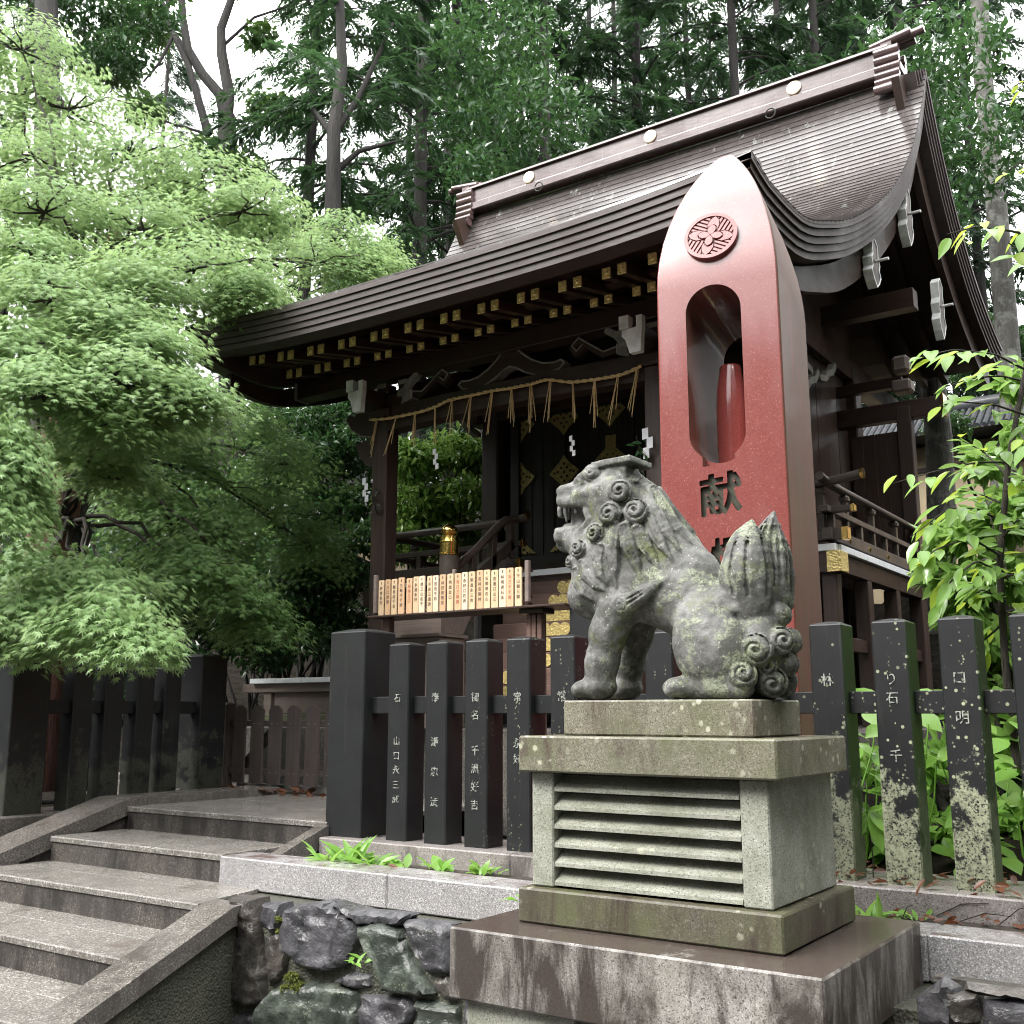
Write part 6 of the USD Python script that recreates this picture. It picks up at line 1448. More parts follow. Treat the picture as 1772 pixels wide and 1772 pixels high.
for i, (a, b, mt) in enumerate(edges):
    xa, xb = rp(640 + a * 400 / 1772, 1000)[0], rp(640 + b * 400 / 1772, 1000)[0]
    za, zb2 = zb_ - 0.028 + rg.uniform(-0.002, 0.002), zt_ + 0.004 + rg.uniform(-0.004, 0.006)
    w = xb - xa
    T_ = Thing('votive_tablet', '%s votive tablet with vertical writing, %s on the rack' % (('honey coloured', 'pale', 'orange tinted')[mt], ORD[i]), 'tablet', ((xa + xb) / 2, 5.54, za), 'row of votive tablets on the rack')
    c = 0.12 * w
    T_.part('board', plate(Polygon([(c, 0), (w - c, 0), (w, c), (w, zb2 - za - c), (w - c, zb2 - za), (c, zb2 - za), (0, zb2 - za - c), (0, c)]), 0.010, (xa, 5.555, za), (1, 0, 0), (0, 0, 1)), M[mts[mt]])
    n = int(rg.integers(4, 6)); sz = 0.026
    zz = zb2 - 0.055
    gl = [shapely.affinity.translate(glyph(pool[int(rg.integers(len(pool)))], sz), 0, -k * 0.033).buffer(0.0004) for k in range(n)]
    T_.part('lettering', plate(shapely.union_all(gl), 0.0006, (xa + w / 2, 5.5446, zz), (1, 0, 0), (0, 0, 1)), M['redink'] if i % 7 == 4 else M['ink'], kind='stuff')
    T_.part('emblem_mark', bx(xa + w * 0.42, xa + w * 0.58, 5.5438, 5.5448, zb2 - 0.030, zb2 - 0.012, 0.0003), M['ink'])
# ---------------------------------------------------------------- leaves
def unit(v): return v / np.maximum(np.linalg.norm(v, axis=-1, keepdims=True), 1e-9)
def star(lobes=7):
    """A palmate maple leaf in the xy plane, its stalk end at the origin, about 1 long."""
    ang = {7: [-118, -78, -38, 0, 38, 78, 118], 5: [-85, -42, 0, 42, 85]}[lobes]
    ln = {7: [0.30, 0.46, 0.58, 0.66, 0.58, 0.46, 0.30], 5: [0.42, 0.56, 0.66, 0.56, 0.42]}[lobes]
    c = np.array([0, 0.34]); V = [(0, 0.34, 0.0)]; F = []
    rim = []
    for i, (a, l) in enumerate(zip(ang, ln)):
        a0 = math.radians(a)
        if i: m_ = math.radians((ang[i - 1] + a) / 2); rim.append((c[0] + 0.19 * math.sin(m_), c[1] + 0.19 * math.cos(m_), 0.0))
        rim.append((c[0] + l * math.sin(a0), c[1] + l * math.cos(a0), -0.16 * l))
    rim = [(0.03, 0.12, 0)] + rim[::-1][::-1] + [(-0.03, 0.12, 0)] if False else [(-0.05, 0.16, 0.0)] + rim + [(0.05, 0.16, 0.0)]
    V += rim
    for i in range(1, len(rim)): F.append((0, i + 1, i))
    F.append((0, 1, len(rim)))
    return np.array(V, float), np.array(F)
def oval(w=0.42, fold=0.10, curl=0.12, n=3):
    """A simple pointed leaf, folded a little along its midrib."""
    t = np.array([0.0, 0.12, 0.32, 0.58, 0.80, 0.92, 1.0]); wd = np.array([0.02, 0.55, 0.93, 0.95, 0.52, 0.20, 0.0]) * w / 2
    V = []
    for a, b in zip(t, wd): V += [(-b, a, fold * b / (w / 2) * 0.5 - curl * a * a), (0, a, -curl * a * a), (b, a, fold * b / (w / 2) * 0.5 - curl * a * a)]
    F = []
    for i in range(6):
        o = i * 3
        F += [(o, o + 1, o + 4), (o, o + 4, o + 3), (o + 1, o + 2, o + 5), (o + 1, o + 5, o + 4)]
    return np.array(V, float), np.array(F)
def oval4():
    return np.array([(0, 0, 0), (0.21, 0.42, 0.05), (0, 1.0, -0.12), (-0.21, 0.42, 0.05), (0, 0.45, 0)], float), np.array([(0, 1, 4), (1, 2, 4), (2, 3, 4), (3, 0, 4)])
def place(tmpl, pos, A, N, size):
    """One copy of a leaf per row: A is where it points, N its upper side."""
    tv, tf = tmpl; A = unit(A); N = unit(N - (N * A).sum(-1, keepdims=True) * A); B = np.cross(A, N)
    size = np.broadcast_to(size, (len(pos),))
    v = pos[:, None] + size[:, None, None] * (tv[None, :, :1] * B[:, None] + tv[None, :, 1:2] * A[:, None] + tv[None, :, 2:] * N[:, None])
    f = tf[None] + (np.arange(len(pos)) * len(tv))[:, None, None]
    return v.reshape(-1, 3), f.reshape(-1, 3)
def rnd(seed): return np.random.default_rng(seed)
STAR7, STAR5, OVAL, OVAL4 = star(7), star(5), oval(), oval4()

# ---------------------------------------------------------------- maples: layered drooping pads of star-shaped leaves
def pad(c, rx, ry, drop, n, size, seed, lobes=7, layers=3):
    """Leaves of one drooping pad: twigs radiate over a flat dome and hang at its rim."""
    g = rnd(seed); n_tw = max(6, n // 11)
    th = g.uniform(0, 2 * np.pi, n_tw); r = np.sqrt(g.uniform(0.02, 1, n_tw))
    wob = 1 + 0.22 * np.sin(3 * th + seed) + 0.14 * np.sin(5 * th + 2 * seed)
    lay = g.integers(0, layers, n_tw)
    ox, oy = np.cos(th) * r * wob, np.sin(th) * r * wob
    tw = np.stack([c[0] + RGT[0] * ox * rx + FWD[0] * oy * ry, c[1] + RGT[1] * ox * rx + FWD[1] * oy * ry, c[2] + drop * (0.45 - 1.0 * r ** 2.2) - lay * drop * 0.28 + g.normal(0, 0.03, n_tw)], 1)
    out = np.stack([RGT[0] * ox * rx + FWD[0] * oy * ry, RGT[1] * ox * rx + FWD[1] * oy * ry, -0.35 * drop * r ** 1.5 - 0.04], 1); out = unit(out)
    m_ = 11
    k = np.repeat(np.arange(n_tw), m_); u = np.tile(np.linspace(-1, 1, m_), n_tw)
    side = np.cross(out, [0, 0, 1.0])[k]
    pos = tw[k] + out[k] * (g.uniform(-0.16, 0.12, len(k)))[:, None] + unit(side) * (u * 0.11 + g.normal(0, 0.02, len(k)))[:, None] + np.stack([0 * u, 0 * u, -0.05 * u * u + g.normal(0, 0.018, len(k))], 1)
    A = out[k] * 0.8 + unit(side) * u[:, None] * 0.7 + g.normal(0, 0.22, (len(k), 3)) + [0, 0, -0.30]
    N = np.array([0, 0, 1.0]) + out[k] * 0.35 + g.normal(0, 0.28, (len(k), 3))
    return place(STAR7 if lobes == 7 else STAR5, pos, A, N, size * g.uniform(0.75, 1.2, len(k))), tw
def limb(p, q, r0, r1, seed, sag=0.15, n=8, k=6):
    g = rnd(seed); t = np.linspace(0, 1, n)[:, None]
    P = np.asarray(p) * (1 - t) + np.asarray(q) * t + np.array([0, 0, 1.0]) * sag * np.sin(np.pi * t) + g.normal(0, 0.03, (n, 3)) * np.sin(np.pi * t)
    return tube(P, np.linspace(r0, r1, n), k)
MAPLE = Thing('maple_tree', 'large maple with layered bright green star-shaped leaves left of the shrine', 'maple tree', tuple(at(60, 1100, 8.6) * [1, 1, 0] + [0, 0, 1.0]))
b0 = at(60, 1180, 8.8); b0[2] = 1.0
tr = [b0, at(92, 930, 8.8), at(108, 790, 8.7), at(125, 640, 8.5), at(150, 520, 8.6), at(200, 400, 9.0)]
MAPLE.part('trunk', tube(np.array(tr), [0.24, 0.21, 0.19, 0.15, 0.10, 0.05], 12), M['bark_red'], smooth=True)
pads = [(40, 70, 130, 60, 9.5), (120, 170, 150, 55, 9.8), (60, 250, 170, 70, 9.0), (215, 255, 150, 60, 9.6), (350, 300, 150, 60, 9.6), (420, 345, 120, 45, 9.2), (80, 345, 150, 50, 8.4), (250, 375, 150, 50, 8.8),
        (590, 395, 90, 50, 11.0), (545, 440, 120, 45, 10.6), (630, 440, 80, 40, 10.8), (340, 440, 150, 60, 8.0), (430, 490, 70, 40, 8.0), (250, 480, 130, 55, 7.8), (90, 490, 150, 70, 7.4), (205, 545, 120, 45, 7.3), (40, 580, 110, 55, 6.9),
        (240, 585, 105, 45, 7.1), (215, 640, 150, 60, 6.9), (318, 668, 85, 40, 7.0), (75, 655, 110, 50, 6.6), (215, 715, 85, 40, 6.9), (15, 760, 55, 60, 6.2), (160, 745, 70, 40, 7.6), (30, 835, 55, 45, 6.4), (200, 800, 70, 35, 8.0), (-5, 860, 50, 50, 6.1), (60, 420, 130, 40, 7.9)]
for i, (u, v, ru, rv, d) in enumerate(pads):
    c = at(u, v, d); s = d / FPX
    leaves_, tw = pad(c, ru * s * 1.08, ru * s * 0.9, rv * s * 1.22, int(1400 + ru * 6.5), 0.066, 200 + i, 7 if d < 8 else 5)
    MAPLE.part('leaf_pad', leaves_, M['maple'], kind='stuff')
    j = int(np.argmin([abs(c[2] - 0.4 - t[2]) for t in tr]))
    st_ = tr[max(1, j - 1)]
    ms = [limb(st_, c - [0, 0, 0.12], 0.020, 0.008, 300 + i, 0.2)]
    for q in tw[:: max(1, len(tw) // 7)]: ms.append(limb(c - [0, 0, 0.12], q, 0.012, 0.004, 320 + i, 0.03, 5, 5))
    MAPLE.part('branch', join(*ms), M['bark_twig'], smooth=True)
LOW = Thing('low_maple', 'low maple hanging over the left stone posts, its farther leaves coloured darker for shade', 'maple tree', tuple(at(120, 1150, 8.4) * [1, 1, 0] + [0, 0, 1.0]))
b1 = at(150, 1180, 8.6); b1[2] = 1.0
LOW.part('trunk', tube(np.array([b1, at(130, 900, 8.8), at(190, 780, 9.0), at(260, 700, 9.4)]), [0.07, 0.06, 0.045, 0.02], 8), M['bark_dark'], smooth=True)
lows = [(290, 745, 120, 50, 9.0), (400, 720, 130, 60, 9.6), (500, 790, 110, 50, 10.0), (330, 810, 150, 60, 9.4), (470, 870, 120, 50, 10.0), (255, 850, 100, 50, 9.4), (540, 930, 70, 50, 10.2), (300, 890, 140, 50, 9.0), (60, 965, 100, 40, 7.2),
        (150, 985, 120, 45, 6.8), (60, 1030, 110, 50, 6.5), (180, 1055, 110, 45, 6.2), (240, 1095, 55, 28, 6.1), (330, 960, 110, 50, 7.8), (400, 1010, 90, 45, 8.0), (450, 1060, 60, 30, 8.2), (110, 1085, 90, 30, 6.6), (20, 1085, 60, 35, 6.6), (380, 900, 90, 40, 8.8)]
for i, (u, v, ru, rv, d) in enumerate(lows):
    c = at(u, v, d); s = d / FPX
    leaves_, tw = pad(c, ru * s, ru * s * 0.8, rv * s * 1.3, int(1000 + ru * 5), 0.068, 400 + i, 7 if d < 8 else 5)
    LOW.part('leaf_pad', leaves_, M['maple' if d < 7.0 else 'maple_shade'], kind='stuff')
    ms = [limb(at(190, 780, 9.0) if d > 8 else at(130, 900, 8.8), c - [0, 0, 0.1], 0.022, 0.008, 500 + i, 0.15)]
    for q in tw[:: max(1, len(tw) // 6)]: ms.append(limb(c - [0, 0, 0.1], q, 0.008, 0.003, 520 + i, 0.02, 5, 5))
    LOW.part('branch', join(*ms), M['bark_twig'], smooth=True)

# ---------------------------------------------------------------- cypress trees behind
def cypress(seed, h=19.0, first=3.0, spread=2.4, dens=1.0):
    g = rnd(seed); P = []; A = []; N = []; S = []; limbs = []
    nb = int(130 * dens)
    for i in range(nb):
        t = (i + g.uniform(0, 1)) / nb; z = first + (h - first) * t
        a = g.uniform(0, 2 * np.pi); L = spread * (1 - t) ** 0.7 * g.uniform(0.55, 1.15) + 0.35
        d = np.array([math.cos(a), math.sin(a), 0])
        k = np.linspace(0, 1, 6)
        path_ = np.array([0, 0, z]) + np.outer(k * L, d) + np.outer(0.22 * L * np.sin(k * 2.2) - 0.30 * L * k ** 2, [0, 0, 1.0])
        if i % 2 == 0: limbs.append(tube(path_, np.linspace(0.035, 0.008, 6) * (1.2 - 0.6 * t), 4, False))
        ns = int(15 * L / spread) + 7
        for j in range(ns):
            q = g.uniform(0.18, 1.0); b = np.array([np.interp(q, k, path_[:, c]) for c in range(3)])
            s = g.choice([-1, 1]); sd = np.array([-d[1], d[0], 0]) * s
            dirn = unit(d * g.uniform(0.3, 1.0) + sd * g.uniform(0.2, 1.1) + np.array([0, 0, -g.uniform(0.05, 0.7)]))
            up = unit(np.array([0, 0, 1.0]) + g.normal(0, 0.35, 3))
            sp = 0.30 + 0.30 * g.uniform()
            m_ = 17
            for q2 in range(m_):                                    # a flat fan of scale-leaf twiglets
                f = (q2 + 0.5) / m_; w = (-1) ** q2
                P.append(b + dirn * sp * f * 0.75 - np.array([0, 0, 0.10 * f * f]))
                A.append(dirn * 0.75 + np.cross(up, dirn) * w * g.uniform(0.45, 1.0) + g.normal(0, 0.16, 3) - np.array([0, 0, 0.25 * f])); N.append(up); S.append(sp * (0.40 - 0.20 * f) * g.uniform(0.8, 1.2))
    blade = (np.array([(0, 0, 0), (0.13, 0.35, 0.0), (0.05, 0.72, -0.05), (0.0, 1.0, -0.12), (-0.13, 0.40, 0.0)], float), np.array([(0, 1, 4), (1, 2, 4), (2, 3, 4)]))
    return place(blade, np.array(P), np.array(A), np.array(N), np.array(S)), join(*limbs)
def trunk(h, r0, r1, seed, lean=(0, 0), n=10, k=10):
    g = rnd(seed); t = np.linspace(0, 1, n)
    P = np.stack([lean[0] * t + 0.04 * np.sin(t * 5 + seed), lean[1] * t + 0.04 * np.cos(t * 4 + seed), h * t - 0.3], 1)
    r = r0 + (r1 - r0) * t; r[0] *= 1.25
    return tube(P, r, k)
VAR = []
for i, (h, first, spread, dens, mt) in enumerate(((20.0, 2.5, 2.6, 1.05, 'cedar'), (22.0, 3.0, 2.4, 1.05, 'cedar_dark'), (18.0, 2.5, 2.8, 1.05, 'cedar_dark'), (21.0, 3.5, 2.5, 1.0, 'cedar'))):
    path = '/World/Looks/cypress_kind_%03d' % i
    cls = stage.CreateClassPrim('/World/Looks/cypress_kind_%03d' % i) if False else UsdGeom.Xform.Define(stage, path).GetPrim()
    cls.SetSpecifier(Sdf.SpecifierClass)
    crown, limbs = cypress(700 + i, h, first, spread, dens)
    put(path + '/crown', crown, M[mt]); put(path + '/trunk', trunk(h, 0.15, 0.04, i), M['bark_dark'], True); put(path + '/branches', limbs, M['bark_dark'])
    for p_ in ('crown', 'branches'): stage.GetPrimAtPath(path + '/' + p_).SetCustomDataByKey('kind', 'stuff')
    VAR.append(path)
back = [(503, 17.5, 3, 'with a straight thin trunk left of the forked cypress'), (715, 16.5, 3, 'with a pale trunk above the left roof end'), (775, 20, 0, 'just right of the pale trunk over the roof'),
        (865, 24, 2, 'above the left third of the ridge'), (950, 18.5, 0, 'over the middle left of the ridge'), (1040, 26, 1, 'above the middle medallion of the ridge'), (1125, 19.5, 0, 'above the lantern tip'), (1225, 25, 2, 'above the right half of the ridge'),
        (1320, 18.0, 0, 'hanging over the right ridge medallion'), (1410, 24, 1, 'left of the right ridge end'), (1480, 18.5, 3, 'just left of the roll ornament at the right ridge end'), (1570, 24, 2, 'behind the right ridge end'), (1645, 19, 1, 'dark behind the right gable edge'), (1765, 20, 2, 'at the right picture edge'),
        (690, 30, 2, 'deep in the wood above the left ridge ornament'), (760, 28, 1, 'deep in the wood just right of the left ridge ornament'), (905, 30, 2, 'deep in the wood above the left medallion'), (1085, 30, 1, 'deep in the wood left of the middle medallion'), (1270, 30, 2, 'deep in the wood right of the lantern tip'), (1460, 28, 1, 'deep in the wood near the right end of the ridge'), (820, 33, 1, 'far back left of the ridge middle'), (1000, 36, 2, 'far back over the ridge middle'), (1180, 34, 1, 'far back over the lantern'), (1370, 36, 2, 'far back left of the right ridge end'), (1550, 35, 1, 'far back behind the right ridge end'), (1700, 32, 1, 'far back at the right'), (-60, 17, 1, 'at the left picture edge'), (215, 34, 2, 'far back behind the maple')]
for i, (u, d, kd, where) in enumerate(back):
    p = at(u, 1235, d); z = ground_z(p[0], p[1])
    copy_of(VAR[kd], 'cypress_tree', (p[0], p[1], z - 0.2), ('tall dark cypress ' if kd in (1, 2) else 'tall green cypress ') + where, 'cypress tree', 'cypress trees of the wood behind the shrine', rz=i * 1.37, scale=0.92 + 0.16 * ((i * 7) % 5) / 4)
# forked cypress left of the roof, with its own trunk
p = at(578, 1235, 14.5); z = ground_z(p[0], p[1])
FK = Thing('forked_cypress', 'cypress whose dark trunk forks into a wide V left of the roof', 'cypress tree', (p[0], p[1], z))
FK.part('trunk', tube(np.array([[p[0], p[1], z - 0.2], at(575, 520, 14.5), at(576, 350, 14.5), at(578, 228, 14.5), at(592, 120, 14.6), at(588, 0, 14.7), at(588, -160, 14.8)]), [0.17, 0.14, 0.12, 0.10, 0.085, 0.07, 0.05], 10), M['bark_dark'], smooth=True)
for a in ([(577, 235), (545, 195), (520, 160)], [(578, 232), (620, 170), (655, 95), (680, 40)], [(577, 300), (620, 262), (685, 245)], [(576, 400), (520, 395), (440, 375)]):
    FK.part('limb', tube(np.array([at(*q, 14.5 + 0.1 * i) for i, q in enumerate(a)]), np.linspace(0.06, 0.02, len(a)), 7), M['bark_dark'], smooth=True)
crown, limbs = cypress(777, 15.0, 7.5, 2.3, 0.4)
FK.part('crown', (crown[0] + np.array([p[0], p[1], z]), crown[1]), M['cedar'], kind='stuff')

# ---------------------------------------------------------------- broad-leaved trees at the left and bare trunks
def crown_cloud(centers, radii, n, size, seed, tmpl=OVAL4):
    g = rnd(seed); P = []
    for c, r in zip(centers, radii):
        k = int(n * (r ** 2) / sum(q ** 2 for q in radii)); d = unit(g.normal(0, 1, (k, 3)))
        P.append(np.asarray(c) + d * r * (g.uniform(0.15, 1, (k, 1)) ** 0.5) * [1, 1, 0.62])
    P = np.vstack(P); A = g.normal(0, 1, (len(P), 3)) + [0, 0, -0.5]; N = np.array([0, 0, 1.0]) + g.normal(0, 0.5, (len(P), 3))
    return place(tmpl, P, A, N, size * g.uniform(0.7, 1.3, len(P)))
p = at(400, 1235, 17); z = ground_z(p[0], p[1])
BR = Thing('forked_broadleaf_tree', 'tall broad-leaved tree with two curving dark stems against the white sky', 'tree', (p[0], p[1], z))
BR.part('trunk', tube(np.array([[p[0], p[1], z - 0.3], at(398, 500, 17), at(395, 330, 17), at(392, 200, 17)]), [0.24, 0.2, 0.18, 0.15], 10), M['bark_dark'], smooth=True)
for a, r in (([(392, 215), (382, 165), (350, 128), (325, 85), (316, 30), (312, -60)], 0.11), ([(392, 215), (396, 160), (384, 95), (382, 50), (400, 0), (420, -60)], 0.11), ([(360, 232), (340, 160), (325, 110), (300, 60), (280, 0)], 0.075), ([(300, 62), (275, 110), (248, 142)], 0.035), ([(330, 100), (290, 40), (290, -30)], 0.05), ([(385, 80), (440, 30), (500, 10)], 0.03), ([(360, 232), (300, 215), (235, 190)], 0.03)):
    BR.part('limb', tube(np.array([at(*q, 17) for q in a]), np.linspace(r, r * 0.5, len(a)), 8), M['bark_dark'], smooth=True)
cl = [(300, 330, 60), (360, 260, 45), (240, 40, 70), (450, 60, 35), (470, 190, 50), (420, 300, 60), (330, 400, 80), (250, 190, 45), (180, 110, 70), (460, 400, 60), (280, -40, 60), (400, -60, 60)]
BR.part('crown', crown_cloud([at(u, v, 17.5 + 0.4 * math.sin(u)) for u, v, r in cl], [r * 17.5 / FPX for u, v, r in cl], 11000, 0.15, 61), M['broad'], kind='stuff')
p = at(85, 1235, 13); z = ground_z(p[0], p[1])
DT = Thing('dark_trunk_tree', 'thick dark straight trunk rising behind the maple in the upper left corner', 'tree', (p[0], p[1], z))
DT.part('trunk', tube(np.array([[p[0], p[1], z - 0.3], at(84, 600, 13), at(82, 150, 13), at(78, -150, 13)]), [0.22, 0.19, 0.16, 0.13], 10), M['bark_dark'], smooth=True)
DT.part('crown', crown_cloud([at(u, v, 13.5) for u, v in ((150, 20), (210, 90), (20, -60), (120, -120), (260, 20))], [0.6, 0.5, 0.8, 0.9, 0.5], 5000, 0.12, 62), M['bush'], kind='stuff')
for nm, pts, r, mt, lb in (('pale_trunk_tree', [(1735, 1235), (1752, 700), (1738, 520), (1722, 330), (1700, 120), (1690, -100)], 0.145, 'bark_grey', 'leaning pale lichen-spotted trunk behind the right gable'),
                           ('mossy_trunk_tree', [(1632, 1235), (1630, 900), (1625, 760), (1612, 640), (1605, 480)], 0.155, 'bark_grey', 'mossy grey trunk standing beside the beige plaster wall'),
                           ('slim_trunk_tree', [(836, 1235), (838, 900), (834, 720), (832, 560), (831, 400)], 0.12, 'bark_dark', 'dark trunk seen through the porch beside the doors')):
    d = {'pale_trunk_tree': 13.0, 'mossy_trunk_tree': 11.6, 'slim_trunk_tree': 13.2}[nm]
    p = at(*pts[0], d); z = ground_z(p[0], p[1]); p[2] = z - 0.3
    T_ = Thing(nm, lb, 'tree', (p[0], p[1], z))
    T_.part('trunk', tube(np.array([p] + [at(*q, d) for q in pts[1:]]), np.linspace(r * 1.1, r * 0.75, len(pts)), 10), M[mt], smooth=True)
    top = at(*pts[-1], d)
    T_.part('crown', crown_cloud([top + [0, 0, 0.8], top + [0.6, 0.4, 1.6], top + [-0.6, 0.5, 1.9], top + [0.1, 0.2, 2.8]], [0.6, 0.9, 0.8, 1.0], 3500, 0.13, hash(nm) % 7 if False else len(nm)), M['bush'], kind='stuff')

# ---------------------------------------------------------------- shrubs behind the porch and along the wall
def shrub(name, label, spots, d, mt, n, size, seed, stems=6, tmpl=None):
    cs = [at(u, v, d + dd) for u, v, r, dd in spots]; rs = [r * d / FPX for u, v, r, dd in spots]
    base = np.mean(cs, 0); base[2] = ground_z(base[0], base[1])
    T_ = Thing(name, label, 'shrub', tuple(base))
    T_.part('foliage', crown_cloud(cs, rs, n, size, seed, tmpl or OVAL4), M[mt], kind='stuff')
    T_.part('stems', join(*[limb(base + [0.1 * math.sin(i), 0.1 * math.cos(i), -0.2], c, 0.03, 0.008, seed + i, 0.1, 6, 5) for i, c in enumerate(cs[:stems])]), M['bark_dark'], kind='stuff')
shrub('evergreen_shrub', 'dark glossy evergreen shrub left of the porch pillar', [(470, 740, 70, 0), (560, 720, 70, 0.3), (610, 690, 50, 0.5), (520, 800, 80, 0), (600, 790, 70, 0.4), (450, 830, 70, 0.3), (560, 880, 80, 0), (610, 870, 60, 0.3), (480, 920, 70, 0.4), (610, 760, 50, 0.0)], 11.8, 'bush', 9000, 0.10, 81)
shrub('bright_shrub', 'bright green broad-leaved shrub seen through the porch behind the railing', [(720, 800, 60, 0), (790, 780, 60, 0.2), (720, 870, 70, 0.1), (800, 860, 65, 0), (760, 930, 70, 0.2), (700, 940, 60, 0), (830, 930, 50, 0.2), (700, 780, 40, 0), (820, 800, 40, 0.3)], 11.6, 'camellia', 7500, 0.105, 82)
shrub('shaded_shrub', 'deep shaded shrub under the maple on the leaf-strewn bank', [(300, 870, 90, 1), (400, 860, 80, 1), (520, 960, 60, 0), (560, 1010, 60, 0), (590, 1060, 50, 0.4), (430, 940, 50, 1.2)], 11.0, 'bush', 5000, 0.09, 83)
shrub('bank_shrub', 'very dark shrub on the bank behind the white-edged platform', [(420, 1080, 60, 0), (500, 1060, 60, 0.3), (560, 1110, 50, 0), (460, 1130, 60, 0), (380, 1040, 60, 0.3), (330, 1060, 60, 0.5)], 10.4, 'bush', 4000, 0.085, 84)
shrub('bank_evergreen', 'black-green evergreen thicket behind the left stone posts', [(40, 1080, 80, 0), (130, 1060, 80, 0.3), (220, 1060, 80, 0), (300, 1040, 80, 0.4), (80, 960, 90, 0.6), (200, 960, 90, 0.6), (330, 960, 80, 0.8), (0, 1180, 80, 0), (100, 1180, 80, 0), (200, 1180, 80, 0), (290, 1150, 70, 0)], 10.0, 'bush', 8000, 0.10, 87)
shrub('bank_evergreen', 'dark thicket filling the bank between the gate and the porch pillar', [(480, 1000, 70, 0), (560, 960, 70, 0), (420, 960, 80, 0.5), (600, 1000, 60, 0), (540, 1060, 60, 0), (470, 1100, 60, 0), (600, 1090, 50, 0), (380, 1100, 60, 0), (640, 930, 50, 0)], 10.9, 'bush', 7000, 0.09, 88)
shrub('high_shrub', 'leafy evergreen crown rising behind the left eave above the maple tips', [(560, 560, 70, 0), (500, 590, 60, 0), (620, 510, 60, 0.3), (450, 610, 60, 0), (680, 470, 45, 0.5)], 13.5, 'bush', 6000, 0.11, 85)
shrub('gable_shrub', 'shrub with mid green leaves beside the mossy trunk under the right gable', [(1700, 640, 60, 0), (1760, 600, 60, 0), (1690, 560, 40, 0.4), (1640, 740, 40, -1.5), (1760, 700, 60, 0)], 13.6, 'bush', 4500, 0.10, 86)
fg = rnd(91); nf = 17000
ang = fg.uniform(-0.75, 0.62, nf); dist = fg.uniform(36, 62, nf)
fx = FWD[0] * dist + RGT[0] * np.tan(ang) * dist; fy = FWD[1] * dist + RGT[1] * np.tan(ang) * dist
gz_ = np.array([ground_z(a, b) for a, b in zip(fx, fy)])
hgt = (0.22 + 0.12 * meshkit.fbm(np.stack([ang * 9, dist * 0.05, 0 * ang], 1), 3)) * dist
P = np.stack([fx, fy, gz_ * 0 + 1.6 + fg.uniform(-0.02, 1, nf) ** 1.0 * hgt], 1)
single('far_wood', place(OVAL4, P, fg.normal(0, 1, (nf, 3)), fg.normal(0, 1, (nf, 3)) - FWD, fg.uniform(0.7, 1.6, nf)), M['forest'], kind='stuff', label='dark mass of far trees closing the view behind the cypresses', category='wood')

# plaster boundary wall with a tiled coping
WY = 14.3
PW = Thing('plaster_wall', 'beige earthen plaster wall with a grey tiled coping behind the shrine', 'wall', (-4, WY, 3.2))
PW.part('wall', bx(-26, 9, WY, WY + 0.3, 2.6, 5.05, 0.01), M['plaster'])
PW.part('timber_band', bx(-26, 9, WY - 0.02, WY - 0.001, 4.70, 4.76, 0.002), M['wood_x'])
PW.part('coping', sweep([[(x, WY - 0.42, 5.10), (x, WY + 0.15, 5.06), (x, WY + 0.72, 5.10), (x, WY + 0.15, 5.50)] for x in np.linspace(-26, 9, 4)]), M['tile'])
for i in range(110):
    x = -5.2 + i * 0.085 if i < 105 else 0
    if i < 105 and x < 2.2:
        PW.part('coping_tile', tube([(x, WY - 0.45, 5.125), (x, WY + 0.13, 5.50)], 0.030, 6), M['tile'], smooth=50)
PW.part('ridge_tile', tube([(-26, WY + 0.15, 5.56), (9, WY + 0.15, 5.56)], 0.09, 8), M['tile'], smooth=50)

# ---------------------------------------------------------------- fresh green leaves at the right
CH = Thing('cherry_shrub', 'young tree with large fresh green pointed leaves reaching in from the right edge', 'shrub', tuple(at(1700, 1235, 4.9) * [1, 1, 0] + [0, 0, 0.95]))
gl = rnd(33)
def leafy_branch(T_, pts, d, n, size, mts, droop=0.35, twig=0.006, spread=0.9, jitter=0.02):
    P = np.array([at(u, v, d + dd) for u, v, dd in pts]); t = np.linspace(0, 1, 14)
    cur = np.stack([np.interp(t, np.linspace(0, 1, len(P)), P[:, i]) for i in range(3)], 1)
    T_.part('twig', tube(cur, np.linspace(twig, twig * 0.35, 14), 6), M['bark_twig'], smooth=True)
    tang = unit(np.gradient(cur, axis=0))
    for i in range(n):
        q = 0.08 + 0.92 * (i + gl.uniform(0, 0.6)) / n; q = min(q, 1.0)
        b = np.array([np.interp(q, t, cur[:, c]) for c in range(3)]); tg = tang[min(13, int(q * 13))]
        s = 1 if i % 2 else -1
        sd = unit(np.cross(tg, [0, 0, 1.0])) * s
        if i == n - 1: sd = sd * 0.1
        A = tg * gl.uniform(0.5, 1.0) + sd * spread * gl.uniform(0.5, 1.1) + np.array([0, 0, -droop * gl.uniform(0.5, 1.5)]) + gl.normal(0, 0.12, 3)
        N = np.array([0, 0, 1.0]) + gl.normal(0, 0.25, 3) - FWD * 0.35
        sz = size * gl.uniform(0.75, 1.15) * (1.0 if q < 0.85 else 0.8)
        T_.part('leaf', place(oval(0.40 + gl.uniform(-0.05, 0.08), 0.16, gl.uniform(0.05, 0.25)), (b + gl.normal(0, jitter, 3))[None], A[None], N[None], sz), M[mts if isinstance(mts, str) else mts[i % len(mts)]], smooth=True)
CY = ('cherry', 'cherry', 'cherry', 'cherry_yellow')
main = [(1760, 1330), (1740, 1150), (1730, 980), (1745, 800), (1775, 640), (1790, 480), (1800, 300)]
CH.part('stem', tube(np.array([at(*q, 5.0) for q in main]), np.linspace(0.02, 0.009, len(main)), 7), M['bark_twig'], smooth=True)
